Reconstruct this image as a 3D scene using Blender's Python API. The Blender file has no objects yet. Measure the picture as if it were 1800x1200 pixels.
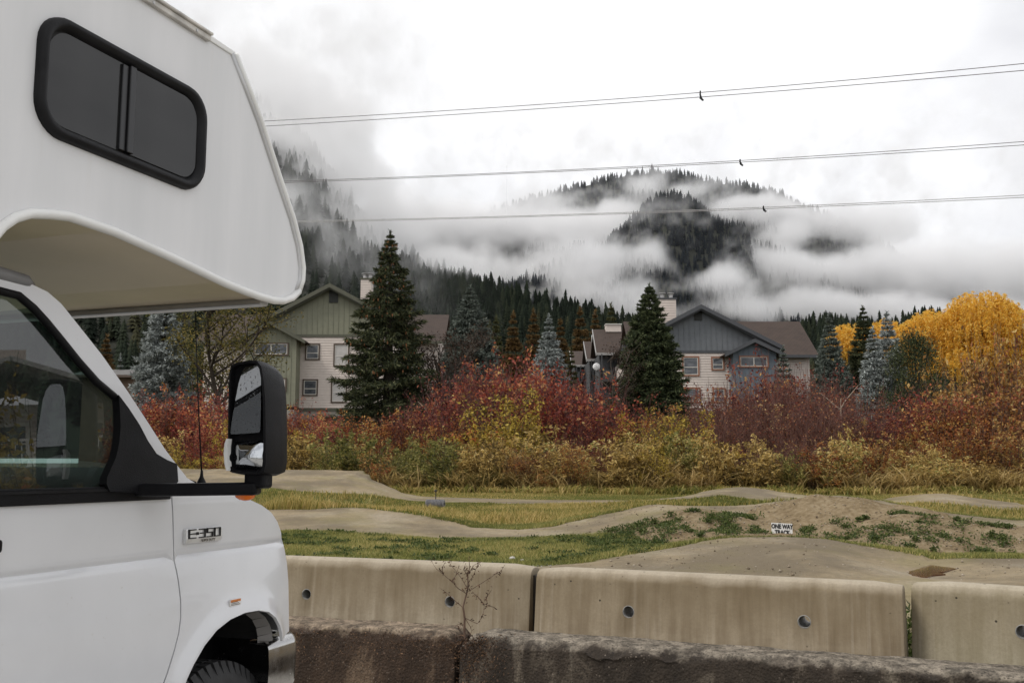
import bpy, bmesh, math, random
import numpy as np
from mathutils import Vector, Matrix
from mathutils.geometry import delaunay_2d_cdt

sc = bpy.context.scene
COL = sc.collection
R = random.Random(11)
RG = np.random.default_rng(11)
PI = math.pi
sqrt, sin, cos, atan, radians = math.sqrt, math.sin, math.cos, math.atan, math.radians

# ------------------------------------------------------------------ camera
PITCH = atan(220 / 1750)
CZ = 1.5
cam = bpy.data.objects.new('camera', bpy.data.cameras.new('camera'))
COL.objects.link(cam)
sc.camera = cam
cam.data.sensor_width = 36
cam.data.lens = 35
cam.data.clip_start = .05
cam.data.clip_end = 20000
cam.location = (0, 0, CZ)
cam.rotation_euler = (PI / 2 + PITCH, 0, 0)


def ray(u, v):
    xc, yc = (u - 900) / 1750, (600 - v) / 1750
    return Vector((xc, cos(PITCH) - yc * sin(PITCH), sin(PITCH) + yc * cos(PITCH)))


def at(u, v, y):                      # survey point: sight line (u, v) met at ground distance y
    r = ray(u, v)
    return Vector((0, 0, CZ)) + r * (y / r.y)


def at_h(u, v, h):                    # sight line met at height h
    r = ray(u, v)
    return Vector((0, 0, CZ)) + r * ((h - CZ) / r.z)


def base_h(y):
    return .325 + .0125 * min(y, 120)


# ------------------------------------------------------------------ mesh helpers
def mesh_np(name, verts, faces, smooth=False, tint=None):
    """verts (N,3); faces list of int arrays (M,k)"""
    me = bpy.data.meshes.new(name)
    verts = np.asarray(verts, np.float32).reshape(-1, 3)
    if not isinstance(faces, list):
        faces = [faces]
    me.vertices.add(len(verts))
    me.vertices.foreach_set('co', verts.ravel())
    li = np.concatenate([f.ravel() for f in faces]).astype(np.int32)
    tot = np.concatenate([np.full(len(f), f.shape[1]) for f in faces]).astype(np.int32)
    st = np.concatenate([[0], np.cumsum(tot)[:-1]]).astype(np.int32)
    me.loops.add(len(li))
    me.loops.foreach_set('vertex_index', li)
    me.polygons.add(len(tot))
    me.polygons.foreach_set('loop_start', st)
    me.polygons.foreach_set('loop_total', tot)
    if smooth:
        me.polygons.foreach_set('use_smooth', np.ones(len(tot), bool))
    me.update(calc_edges=True)
    if tint is not None:
        a = me.attributes.new('tint', 'FLOAT', 'FACE')
        a.data.foreach_set('value', np.asarray(tint, np.float32))
    return me


def link(name, me, mats, parent=None, loc=None, rotz=0):
    o = bpy.data.objects.new(name, me)
    COL.objects.link(o)
    if mats is not None:
        for m in (mats if isinstance(mats, (list, tuple)) else [mats]):
            if m.name not in [x.name for x in me.materials if x]:
                me.materials.append(m)
    if parent is not None:
        o.parent = parent
    if loc is not None:
        o.location = loc
    o.rotation_euler = (0, 0, rotz)
    return o


def tag(o, label=None, cat=None, group=None, kind=None):
    if label: o['label'] = label
    if cat: o['category'] = cat
    if group: o['group'] = group
    if kind: o['kind'] = kind
    return o


def thing(name, label, cat, loc=(0, 0, 0), rotz=0, group=None):
    o = bpy.data.objects.new(name, None)
    COL.objects.link(o)
    o.empty_display_size = .2
    o.location = loc
    o.rotation_euler = (0, 0, rotz)
    return tag(o, label, cat, group)


class MB:
    """collects simple solids into one mesh"""
    def __init__(s):
        s.v, s.f, s.m = [], [], []

    def add(s, vs, fs, mi=0):
        b = len(s.v)
        s.v += [tuple(x) for x in vs]
        s.f += [[b + i for i in f] for f in fs]
        s.m += [mi] * len(fs)
        return s

    def box(s, x0, x1, y0, y1, z0, z1, mi=0):
        vs = [(x, y, z) for z in (z0, z1) for y in (y0, y1) for x in (x0, x1)]
        return s.add(vs, [(0, 2, 3, 1), (4, 5, 7, 6), (0, 1, 5, 4), (2, 6, 7, 3), (0, 4, 6, 2), (1, 3, 7, 5)], mi)

    def prism(s, poly, vec, mi=0, caps=True):
        """poly: list of 3D points, extruded along vec"""
        n = len(poly)
        vec = Vector(vec)
        vs = [Vector(p) for p in poly] + [Vector(p) + vec for p in poly]
        fs = [(i, (i + 1) % n, n + (i + 1) % n, n + i) for i in range(n)]
        if caps:
            fs += [tuple(range(n))[::-1], tuple(range(n, 2 * n))]
        return s.add(vs, fs, mi)

    def tube(s, path, rad, n=8, mi=0, cap=True):
        path = [Vector(p) for p in path]
        k = len(path)
        rad = rad if isinstance(rad, (list, tuple)) else [rad] * k
        vs, fs = [], []
        ref = None
        for i, p in enumerate(path):
            d = (path[min(i + 1, k - 1)] - path[max(i - 1, 0)]).normalized()
            if ref is None:
                ref = d.orthogonal().normalized()
            a = (ref - d * ref.dot(d)).normalized()
            ref = a
            b = d.cross(a)
            for j in range(n):
                t = 2 * PI * j / n
                vs.append(p + (a * cos(t) + b * sin(t)) * rad[i])
        for i in range(k - 1):
            for j in range(n):
                j2 = (j + 1) % n
                fs.append((i * n + j, i * n + j2, (i + 1) * n + j2, (i + 1) * n + j))
        if cap:
            fs += [tuple(range(n))[::-1], tuple(range((k - 1) * n, k * n))]
        return s.add(vs, fs, mi)

    def lathe(s, prof, axis='z', n=24, mi=0, c=(0, 0, 0)):
        """prof: list of (r, t) along the axis"""
        vs, fs = [], []
        for r, t in prof:
            for j in range(n):
                a = 2 * PI * j / n
                p = (r * cos(a), r * sin(a), t)
                if axis == 'y': p = (r * cos(a), t, r * sin(a))
                if axis == 'x': p = (t, r * cos(a), r * sin(a))
                vs.append((p[0] + c[0], p[1] + c[1], p[2] + c[2]))
        for i in range(len(prof) - 1):
            for j in range(n):
                j2 = (j + 1) % n
                fs.append((i * n + j, i * n + j2, (i + 1) * n + j2, (i + 1) * n + j))
        return s.add(vs, fs, mi)

    def build(s, name, mats, parent=None, bevel=0, seg=2, smooth=False, loc=None, rotz=0, angle=40):
        me = bpy.data.meshes.new(name)
        me.from_pydata(s.v, [], s.f)
        me.polygons.foreach_set('material_index', s.m)
        bm = bmesh.new()
        bm.from_mesh(me)
        bmesh.ops.recalc_face_normals(bm, faces=bm.faces[:])
        bm.to_mesh(me)
        bm.free()
        me.update()
        if smooth:
            me.polygons.foreach_set('use_smooth', [True] * len(me.polygons))
        for m in (mats if isinstance(mats, (list, tuple)) else [mats]):
            me.materials.append(m)
        o = link(name, me, None, parent, loc, rotz)
        if bevel:
            b = o.modifiers.new('bevel', 'BEVEL')
            b.width = bevel
            b.segments = seg
            b.limit_method = 'ANGLE'
            b.angle_limit = radians(angle)
            if smooth:
                b.harden_normals = False
        return o


def apply_mods(o):
    dg = bpy.context.evaluated_depsgraph_get()
    me = bpy.data.meshes.new_from_object(o.evaluated_get(dg))
    o.modifiers.clear()
    o.data = me


def smooth_by_angle(o, deg=35):
    me = o.data
    me.polygons.foreach_set('use_smooth', [True] * len(me.polygons))
    try:
        me.set_sharp_from_angle(angle=radians(deg))
    except Exception:
        pass


# ------------------------------------------------------------------ materials
class NT:
    def __init__(s, name):
        s.mat = bpy.data.materials.new(name)
        s.mat.use_nodes = True
        s.t = s.mat.node_tree
        s.t.nodes.clear()
        s.out = s.n('ShaderNodeOutputMaterial')

    def n(s, typ, **kw):
        nd = s.t.nodes.new(typ)
        for k, val in kw.items():
            if hasattr(nd, k):
                setattr(nd, k, val)
        return nd

    def l(s, a, b):
        s.t.links.new(a, b)

    def set(s, nd, **kw):
        for k, val in kw.items():
            nd.inputs[k.replace('_', ' ')].default_value = val
        return nd

    def coord(s, kind='Object', scale=(1, 1, 1), rot=(0, 0, 0)):
        tc = s.n('ShaderNodeTexCoord')
        mp = s.n('ShaderNodeMapping')
        mp.inputs['Scale'].default_value = scale
        mp.inputs['Rotation'].default_value = rot
        s.l(tc.outputs[kind], mp.inputs[0])
        return mp.outputs[0]

    def wpos(s):
        return s.n('ShaderNodeNewGeometry').outputs['Position']

    def noise(s, vec, scale, detail=4, rough=.55, dist=0):
        nd = s.n('ShaderNodeTexNoise')
        nd.inputs['Scale'].default_value = scale
        nd.inputs['Detail'].default_value = detail
        nd.inputs['Roughness'].default_value = rough
        nd.inputs['Distortion'].default_value = dist
        if vec is not None: s.l(vec, nd.inputs['Vector'])
        return nd.outputs[0]

    def ramp(s, fac, stops, interp='LINEAR'):
        nd = s.n('ShaderNodeValToRGB')
        cr = nd.color_ramp
        cr.interpolation = interp
        while len(cr.elements) < len(stops): cr.elements.new(.5)
        for e, (p, c) in zip(cr.elements, stops):
            e.position = p
            e.color = (c[0], c[1], c[2], 1) if isinstance(c, (tuple, list)) else (c, c, c, 1)
        s.l(fac, nd.inputs[0])
        return nd.outputs[0]

    def mix(s, fac, a, b, mode='MIX'):
        nd = s.n('ShaderNodeMix', data_type='RGBA', blend_type=mode)
        for sock, val in ((nd.inputs[0], fac), (nd.inputs[6], a), (nd.inputs[7], b)):
            if hasattr(val, 'links'): s.l(val, sock)
            elif isinstance(val, (tuple, list)): sock.default_value = (val[0], val[1], val[2], 1)
            else: sock.default_value = val
        return nd.outputs[2]

    def math(s, op, a, b=None, clamp=False):
        nd = s.n('ShaderNodeMath', operation=op, use_clamp=clamp)
        for sock, val in ((nd.inputs[0], a), (nd.inputs[1], b)):
            if val is None: continue
            if hasattr(val, 'links'): s.l(val, sock)
            else: sock.default_value = val
        return nd.outputs[0]

    def bump(s, h, strength=.3, dist=.02):
        nd = s.n('ShaderNodeBump')
        nd.inputs['Strength'].default_value = strength
        nd.inputs['Distance'].default_value = dist
        s.l(h, nd.inputs['Height'])
        return nd.outputs[0]

    def pbsdf(s, color, rough=.6, metal=0, normal=None, spec=.5, coat=0, **kw):
        p = s.n('ShaderNodeBsdfPrincipled')
        for key, val in (('Base Color', color), ('Roughness', rough), ('Metallic', metal), ('Specular IOR Level', spec), ('Coat Weight', coat)):
            if hasattr(val, 'links'): s.l(val, p.inputs[key])
            elif isinstance(val, (tuple, list)): p.inputs[key].default_value = (val[0], val[1], val[2], 1)
            else: p.inputs[key].default_value = val
        for k, val in kw.items():
            p.inputs[k.replace('_', ' ')].default_value = val
        if normal is not None: s.l(normal, p.inputs['Normal'])
        s.l(p.outputs[0], s.out.inputs[0])
        return p


def plain(name, c, rough=.6, metal=0, var=.15, scale=6, bump=0, bscale=40, spec=.5, coat=0, **kw):
    t = NT(name)
    co = t.coord('Object')
    f = t.noise(co, scale, 5)
    lo = tuple(x * (1 - var) for x in c)
    hi = tuple(min(1, x * (1 + var)) for x in c)
    colr = t.ramp(f, [(.3, lo), (.7, hi)])
    nrm = t.bump(t.noise(co, bscale, 4), bump, .01) if bump else None
    t.pbsdf(colr, rough, metal, nrm, spec, coat, **kw)
    return t.mat


def leafmat(name, stops, trans=.35, rough=.6, wnoise=0):
    """stops: ramp over a random value per leaf"""
    t = NT(name)
    g = t.n('ShaderNodeNewGeometry')
    f = g.outputs['Random Per Island']
    if wnoise:
        nz = t.noise(g.outputs['Position'], wnoise, 3)
        nz = t.math('MULTIPLY', t.math('SUBTRACT', nz, .5), 1.6)
        f = t.math('ADD', t.math('MULTIPLY', f, .75), t.math('ADD', nz, .12), True)
    colr = t.ramp(f, stops)
    d = t.n('ShaderNodeBsdfPrincipled')
    t.l(colr, d.inputs['Base Color'])
    d.inputs['Roughness'].default_value = rough
    d.inputs['Specular IOR Level'].default_value = .3
    tr = t.n('ShaderNodeBsdfTranslucent')
    t.l(colr, tr.inputs[0])
    mx = t.n('ShaderNodeMixShader')
    mx.inputs[0].default_value = trans
    t.l(d.outputs[0], mx.inputs[1])
    t.l(tr.outputs[0], mx.inputs[2])
    t.l(mx.outputs[0], t.out.inputs[0])
    return t.mat


def glassmat(name, tint=(.6, .65, .62), refl=1.0, rough=.0, ior=1.5, dirt=0.0):
    t = NT(name)
    tr = t.n('ShaderNodeBsdfTransparent')
    tr.inputs[0].default_value = (*tint, 1)
    gl = t.n('ShaderNodeBsdfGlossy')
    gl.inputs['Roughness'].default_value = rough
    gl.inputs[0].default_value = (refl, refl, refl, 1)
    g = t.n('ShaderNodeNewGeometry')
    dp = t.n('ShaderNodeVectorMath', operation='DOT_PRODUCT')
    t.l(g.outputs['Normal'], dp.inputs[0])
    t.l(g.outputs['Incoming'], dp.inputs[1])
    f0 = ((ior - 1) / (ior + 1)) ** 2 * 2
    fr = t.n('ShaderNodeMath', operation='ADD', use_clamp=True)
    t.l(t.math('MULTIPLY', t.math('POWER', t.math('SUBTRACT', 1.0, t.math('ABSOLUTE', dp.outputs['Value'])), 5), 1 - f0), fr.inputs[0])
    fr.inputs[1].default_value = f0
    mx = t.n('ShaderNodeMixShader')
    t.l(fr.outputs[0], mx.inputs[0])
    t.l(tr.outputs[0], mx.inputs[1])
    t.l(gl.outputs[0], mx.inputs[2])
    last = mx.outputs[0]
    if dirt:  # grey film: dirt, and painted reflection variation on the berth panes
        df = t.n('ShaderNodeBsdfDiffuse')
        df.inputs[0].default_value = (.5, .5, .5, 1)
        nz = t.ramp(t.noise(t.coord('Object', (1, 1, .4)), 3, 5), [(.3, dirt * .5), (.8, dirt * 1.6)])
        m2 = t.n('ShaderNodeMixShader')
        t.l(nz, m2.inputs[0])
        t.l(last, m2.inputs[1])
        t.l(df.outputs[0], m2.inputs[2])
        last = m2.outputs[0]
    t.l(last, t.out.inputs[0])
    return t.mat


# ------------------------------------------------------------------ scatter helpers
def unit(a):
    return a / np.maximum(np.linalg.norm(a, axis=-1, keepdims=True), 1e-9)


def leaves(pos, size, rg, aspect=.55, updown=.5, droop=0.0):
    """diamond shaped leaves, one quad each -> verts, faces"""
    n = len(pos)
    size = np.broadcast_to(size, (n,)).reshape(n, 1)
    d = rg.normal(size=(n, 3))
    d[:, 2] = d[:, 2] * updown - droop
    d = unit(d)
    b = unit(np.cross(d, rg.normal(size=(n, 3))))
    nn = np.cross(d, b)
    v = np.stack([pos, pos + (d * .5 + b * aspect * .5 + nn * .12) * size, pos + d * size, pos + (d * .5 - b * aspect * .5 + nn * .12) * size], 1)
    f = np.arange(n * 4).reshape(n, 4)
    return v.reshape(-1, 3), f


def spikes(p, d, length, width, rg):
    """thin triangles from p along d"""
    n = len(p)
    length = np.broadcast_to(length, (n,)).reshape(n, 1)
    width = np.broadcast_to(width, (n,)).reshape(n, 1)
    b = unit(np.cross(d, rg.normal(size=(n, 3))))
    v = np.stack([p - b * width * .5, p + b * width * .5, p + d * length], 1)
    return v.reshape(-1, 3), np.arange(n * 3).reshape(n, 3)


def tubes(paths, rad, rg, n=3):
    """paths (N,K,3), rad (N,K) -> thin tubes"""
    N, K, _ = paths.shape
    d = np.gradient(paths, axis=1)
    d = unit(d)
    r = rg.normal(size=(N, 1, 3))
    a = unit(np.cross(d, np.broadcast_to(r, d.shape)))
    b = np.cross(d, a)
    ang = np.arange(n) * 2 * PI / n
    v = paths[:, :, None, :] + rad[:, :, None, None] * (a[:, :, None, :] * np.cos(ang)[None, None, :, None] + b[:, :, None, :] * np.sin(ang)[None, None, :, None])
    idx = np.arange(N * K * n).reshape(N, K, n)
    i0 = idx[:, :-1, :]
    i1 = idx[:, 1:, :]
    f = np.stack([i0, np.roll(i0, -1, 2), np.roll(i1, -1, 2), i1], -1).reshape(-1, 4)
    return v.reshape(-1, 3), f


def join(parts):
    vs, fs, off = [], {}, 0
    for v, f in parts:
        vs.append(v)
        fs.setdefault(f.shape[1], []).append(f + off)
        off += len(v)
    return np.concatenate(vs), [np.concatenate(x) for x in fs.values()]


def interp(x, xs, ys):
    return np.interp(x, xs, ys)


def sstep(a, b, x):
    t = np.clip((x - a) / (b - a), 0, 1)
    return t * t * (3 - 2 * t)
# ------------------------------------------------------------------ sky and light
SUN_EL, SUN_AZ = radians(50), radians(243)      # azimuth clockwise from +Y (ahead)
w = bpy.data.worlds.new("World")
sc.world = w
w.use_nodes = True
nt = w.node_tree
bg = nt.nodes['Background']
sky = nt.nodes.new('ShaderNodeTexSky')
sky.sky_type = 'NISHITA'
sky.sun_disc = False
sky.sun_elevation = SUN_EL
sky.sun_rotation = SUN_AZ
tc = nt.nodes.new('ShaderNodeTexCoord')
mp = nt.nodes.new('ShaderNodeMapping')
mp.inputs['Scale'].default_value = (1, 1, 1.9)
nt.links.new(tc.outputs['Generated'], mp.inputs[0])
n1 = nt.nodes.new('ShaderNodeTexNoise')
n1.inputs['Scale'].default_value = 2.3
n1.inputs['Detail'].default_value = 6
n1.inputs['Roughness'].default_value = .5
n1.inputs['Distortion'].default_value = .3
nt.links.new(mp.outputs[0], n1.inputs['Vector'])
cr = nt.nodes.new('ShaderNodeValToRGB')
cr.color_ramp.elements[0].position = .33
cr.color_ramp.elements[0].color = (.66, .66, .68, 1)
cr.color_ramp.elements[1].position = .54
cr.color_ramp.elements[1].color = (1, 1, 1, 1)
nt.links.new(n1.outputs[0], cr.inputs[0])
sc10 = nt.nodes.new('ShaderNodeMix')
sc10.data_type = 'RGBA'
sc10.blend_type = 'MULTIPLY'
sc10.inputs[0].default_value = 1
sc10.inputs[7].default_value = (10.2, 10.2, 10.3, 1)
sc10.clamp_result = False
nt.links.new(cr.outputs[0], sc10.inputs[6])
mx = nt.nodes.new('ShaderNodeMix')
mx.data_type = 'RGBA'
mx.inputs[0].default_value = .93
nt.links.new(sky.outputs[0], mx.inputs[6])
nt.links.new(sc10.outputs[2], mx.inputs[7])
nt.links.new(mx.outputs[2], bg.inputs[0])
bg.inputs[1].default_value = .1

sun = bpy.data.objects.new('sun', bpy.data.lights.new('sun', 'SUN'))
COL.objects.link(sun)
sun.data.energy = 2.0
sun.data.angle = radians(18)
sun.data.color = (1, .95, .88)
sdir = Vector((sin(SUN_AZ) * cos(SUN_EL), cos(SUN_AZ) * cos(SUN_EL), sin(SUN_EL)))
sun.rotation_euler = sdir.to_track_quat('Z', 'Y').to_euler()
sun.location = sdir * 60

# ------------------------------------------------------------------ parking lot
t = NT('pale_bounce_lot')
wp = t.wpos()
c = t.ramp(t.noise(wp, 40, 3), [(.3, (.26, .245, .22)), (.7, (.42, .40, .365))])  # unseen lot surface made pale to bounce light onto the berth's underside
t.pbsdf(c, .8, 0, t.bump(t.noise(wp, 160, 3), .4, .01))
mb = MB()
mb.add([(-60, -40, 0), (60, -40, 0), (60, 4.4, 0), (-60, 4.4, 0), (60, 5.8, -.14), (-60, 5.8, -.14), (60, 9.2, -.14), (-60, 9.2, -.14)], [(0, 1, 2, 3), (3, 2, 4, 5), (5, 4, 6, 7)])
tag(mb.build('parking_lot', t.mat), 'parking lot paled for bounce light under the motorhome', 'parking lot', kind='structure')

# ------------------------------------------------------------------ barriers' lines (needed by the field)
def barrier_frame(u0, v0, u1, v1, h):
    a, b = at_h(u0, v0, h), at_h(u1, v1, h)
    d = (b - a)
    d.z = 0
    return a, d.normalized(), d.length

BAR = [barrier_frame(515, 973, 946, 988.5, .78), barrier_frame(957, 991, 1589, 1019, .78), barrier_frame(1612, 1014, 1800, 1026, .78)]
bl_xs = [-20, BAR[0][0].x, BAR[1][0].x, BAR[2][0].x, BAR[2][0].x + 20 * BAR[2][1].x]
bl_ys = [0] * 5
bl_ys[1], bl_ys[2], bl_ys[3] = BAR[0][0].y, BAR[1][0].y, BAR[2][0].y
bl_ys[0] = BAR[0][0].y - BAR[0][1].y / BAR[0][1].x * (BAR[0][0].x + 20)
bl_ys[4] = BAR[2][0].y + 20 * BAR[2][1].y
print('BAR', [(tuple(round(q, 2) for q in a), round(L, 2)) for a, d, L in BAR])

# ------------------------------------------------------------------ pump-track lanes: (u, v, distance) surveyed centre lines
LANES = [   # (u, v, distance, half width, fall towards the camera)
    (1.5, [(200, 915, 17.0, 1.2, .08), (440, 910, 16.8, 1.2, .08), (500, 911, 16.6, 1.25, .09), (575, 911, 16.5, 1.3, .095), (670, 919, 16.1, 1.2, .06), (780, 935, 15.5, 1.0, .03), (920, 938, 15.3, .85, .02), (1020, 931, 15.6, .85, .02), (1100, 911, 16, .85, 0),
          (1190, 889, 16.4, .85, 0), (1290, 897.5, 16.8, .95, .04), (1370, 884, 16.5, .85, .03), (1450, 871, 16, .85, 0), (1560, 887, 15.6, .85, .02), (1680, 911, 15.3, .9, .04), (1800, 924, 15, .9, .04), (2100, 930, 14.6, .9, .02)]),
    (1.3, [(60, 834, 25, 1.6, .10), (250, 834, 25, 1.6, .10), (420, 836, 25, 1.6, .10), (520, 838, 25, 1.7, .11), (600, 844.5, 24.6, 1.8, .14), (645, 851, 24.6, 1.6, .12), (717, 872, 24.8, 1.5, .045), (760, 876, 25, 1.3, .03), (850, 879, 25.6, 1.2, .02), (1000, 883, 25.6, 1.2, .02), (1120, 883, 25.4, 1.2, .02),
           (1200, 872, 24.4, 1.15, .05), (1290, 861, 24, 1.2, .07), (1370, 873, 23.4, 1.15, .05), (1450, 882, 22.8, 1.1, .02), (1540, 880, 22, 1.1, .03), (1640, 872, 21.5, 1.15, .06), (1720, 882, 21, 1.1, .03), (1800, 891, 20.5, 1.1, .02), (2100, 902, 20, 1.1, 0)]),
    (1.0, [(980, 1018, 9.4, 1.2, 0), (1080, 1012, 9.7, 1.2, 0), (1165, 1004, 10.0, 1.25, 0), (1270, 985, 10.4, 1.25, .02), (1390, 963, 10.7, 1.25, .04), (1500, 978, 10.4, 1.25, .02), (1620, 1000, 10.0, 1.25, 0), (1800, 1000, 9.8, 1.25, 0), (2100, 1004, 9.6, 1.25, 0)]),
]

def lane_eval(X, Y):
    """weighted lane height and masks on arrays"""
    H = .325 + .0125 * Y
    lane = np.zeros_like(X)
    for fall, pts in LANES:
        P = np.array([tuple(at(*p[:3])) + tuple(p[3:]) for p in pts])
        tt = np.linspace(0, len(P) - 1, 12 * len(P))
        D = np.stack([np.interp(tt, np.arange(len(P)), P[:, k]) for k in range(5)], 1)
        ker = np.array([1, 2, 3, 4, 3, 2, 1]) / 16
        Dp = np.pad(D, ((3, 3), (0, 0)), 'edge')
        D = np.stack([np.convolve(Dp[:, k], ker, 'valid') for k in range(5)], 1)
        best = np.full(X.shape, 1e9)
        hh, hw = np.zeros_like(X), np.ones_like(X)
        for q in D:
            d = (X - q[0]) ** 2 + (Y - q[1]) ** 2
            m = d < best
            best[m] = d[m]
            hh[m] = q[2] - q[4] * np.clip(q[1] - Y[m], -q[3] * 1.3, q[3] * 1.3)
            hw[m] = q[3]
        d = np.sqrt(best)
        wgt = 1 - sstep(0, 1, (d - hw * .92) / (fall + hw * .08))
        H = H * (1 - wgt) + hh * wgt
        lane = np.maximum(lane, 1 - sstep(.84, 1.12, d / hw))
    return H, lane

def vnoise(X, Y, s, seed):
    """smooth value noise"""
    g = np.random.default_rng(seed).random((256, 256))
    x, y = X * s + 1000, Y * s + 1000
    xi, yi = np.floor(x).astype(int), np.floor(y).astype(int)
    fx, fy = x - xi, y - yi
    fx, fy = fx * fx * (3 - 2 * fx), fy * fy * (3 - 2 * fy)
    a = g[xi % 256, yi % 256]; b = g[(xi + 1) % 256, yi % 256]
    c = g[xi % 256, (yi + 1) % 256]; d = g[(xi + 1) % 256, (yi + 1) % 256]
    return (a * (1 - fx) + b * fx) * (1 - fy) + (c * (1 - fx) + d * fx) * fy

def bl_dist(X, Y):
    return (Y - np.interp(X, bl_xs, bl_ys)) * .92

# soil flank of the big mounds: between lane A (right) and lane C
fl_u = [at(1030, 938, 15.2), at(1100, 935, 14.2), at(1200, 950, 12.9), at(1330, 950, 12.6), at(1500, 965, 12.2), at(1700, 975, 12), at(1800, 975, 11.9), at(2100, 980, 11.7)]
fl_x = [p.x for p in fl_u]; fl_y = [p.y for p in fl_u]
la = [at(*p[:3]) for p in LANES[0][1]]
la_x = [p.x for p in la]; la_y = [p.y for p in la]

def field_eval(X, Y):
    H, lane = lane_eval(X, Y)
    flo, fhi = np.interp(X, fl_x, fl_y), np.interp(X, la_x, la_y)
    soil = sstep(-.35, .25, Y - flo + .5 * (vnoise(X, Y, 1.3, 5) - .5)) * (1 - sstep(-.2, .4, Y - fhi)) * sstep(fl_x[0] - .3, fl_x[0] + .5, X)
    # the flank rises from its toe to the lane as one slope
    tq = np.clip((Y - flo) / np.maximum(fhi - .8 - flo, .3), 0, 1)
    laneH = np.interp(X, la_x, [p.z for p in la])
    ker = None
    tq = 1 - (1 - tq) ** 1.7
    hs = (.325 + .0125 * Y) * (1 - tq) + laneH * tq
    m = soil * (1 - lane)
    H = H * (1 - m) + np.maximum(H, hs - .03) * m
    # ramp down to the barriers' foot
    bd = bl_dist(X, Y)
    r = sstep(.1, 1.0, bd)
    H = .04 + (H - .04) * r
    H = H + (vnoise(X, Y, .7, 1) - .5) * .05 * (1 - lane) + (vnoise(X, Y, 3.1, 2) - .5) * .025 * (1 - lane * .75) + (vnoise(X, Y, 9, 3) - .5) * .018 * soil * (1 - lane) + (vnoise(X, Y, 4.2, 6) - .5) * .09 * soil * (1 - lane) + (vnoise(X, Y, 1.5, 8) - .5) * .14 * soil * (1 - lane)
    pc = at_h(1632, 1000, .48)
    H = H - .055 * np.exp(-(((X - pc.x) / .62) ** 2 + ((Y - pc.y) / 1.15) ** 2) ** 2)
    # dirt apron between lane C and the barriers
    apr = sstep(at(1165, 998, 10.2).x - .2, at(1165, 998, 10.2).x + .3, X - .25 * (Y - 10)) * (1 - sstep(0, .25, Y - np.interp(X, [p.x for p in LC], [p.y for p in LC])))
    lane = np.maximum(lane, apr * sstep(.35, .6, bd))
    return H, lane, soil * (1 - lane)

LC = [at(*p[:3]) for p in LANES[2][1]]

gx = np.concatenate([np.arange(-30, -9, .3), np.arange(-9, 12, .085), np.arange(12, 32, .3)])
gy = np.concatenate([np.arange(4.5, 19, .085), np.arange(19, 44.1, .15)])
GX, GY = np.meshgrid(gx, gy, indexing='ij')
GH, GL, GS = field_eval(GX, GY)
keep = bl_dist(GX, GY) > -.05
nxg, nyg = GX.shape
vid = np.arange(nxg * nyg).reshape(nxg, nyg)
q = np.stack([vid[:-1, :-1], vid[1:, :-1], vid[1:, 1:], vid[:-1, 1:]], -1).reshape(-1, 4)
kq = (keep[:-1, :-1] & keep[1:, :-1] & keep[1:, 1:] & keep[:-1, 1:]).reshape(-1)
q = q[kq]
used = np.unique(q)
rem = np.full(nxg * nyg, -1)
rem[used] = np.arange(len(used))
V = np.stack([GX, GY, GH], -1).reshape(-1, 3)[used]
me = mesh_np('field', V, rem[q], smooth=True)
for nm, arr in (('lane', GL), ('soil', GS)):
    a = me.attributes.new(nm, 'FLOAT', 'POINT')
    a.data.foreach_set('value', arr.reshape(-1)[used].astype(np.float32))

t = NT('field_ground')
wp = t.wpos()
def attr(name):
    n = t.n('ShaderNodeAttribute')
    n.attribute_name = name
    return n.outputs['Fac']
nb = t.noise(wp, 1.1, 6, .6)
nf = t.noise(wp, 14, 5, .65)
nff = t.noise(wp, 70, 3, .6)
grass = t.ramp(t.noise(wp, 2.2, 6, .65), [(.25, (.06, .068, .020)), (.5, (.095, .10, .030)), (.75, (.15, .125, .048))])
soilc = t.mix(t.ramp(nff, [(.3, 0), (.7, .5)]), t.ramp(t.math('ADD', t.math('MULTIPLY', nf, .6), t.math('MULTIPLY', t.noise(wp, 2.6, 5, .6), .4)), [(.36, (.12, .088, .05)), (.5, (.24, .185, .115)), (.64, (.33, .27, .18))]), (.20, .15, .09))
lanec = t.ramp(nb, [(.28, (.225, .172, .10)), (.5, (.315, .252, .16)), (.72, (.37, .32, .24))])
lanec = t.mix(t.ramp(nf, [(.35, 0), (.75, .7)]), lanec, (.17, .14, .095))
damp = t.ramp(t.noise(wp, .75, 5, .6), [(.42, .75), (.58, 0)])
lanec = t.mix(damp, lanec, (.145, .118, .082))
moss = t.mix(nff, (.24, .205, .06), (.15, .145, .05))
al, asl = attr('lane'), attr('soil')
edge = t.math('MULTIPLY', t.ramp(al, [(.35, 0), (.7, 1), (.97, 1), (1.0, .0)]), 1.0)
mn = t.ramp(t.noise(wp, .9, 4), [(.48, 0), (.66, .55)])
lanec = t.mix(mn, lanec, t.mix(.55, lanec, moss))
al2 = t.ramp(t.math('ADD', al, t.math('MULTIPLY', t.math('SUBTRACT', nf, .5), 1.1)), [(.40, 0), (.60, 1)])
as2 = t.ramp(t.math('ADD', asl, t.math('MULTIPLY', t.math('SUBTRACT', nf, .5), .6)), [(.4, 0), (.6, 1)])
colr = t.mix(as2, grass, soilc)
colr = t.mix(al2, colr, lanec)
bh = t.math('ADD', t.math('MULTIPLY', nf, .6), nff)
t.pbsdf(colr, .92, 0, t.bump(bh, .7, .04), t.math('MULTIPLY', al2, .18))
field = link('field', me, t.mat)
tag(field, 'grassy field with humped dirt pump track lanes behind the concrete barriers', 'field', kind='structure')
def field_h(x, y):
    i = np.clip(np.searchsorted(gx, x), 1, len(gx) - 1)
    j = np.clip(np.searchsorted(gy, y), 1, len(gy) - 1)
    return GH[i, j]
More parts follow.
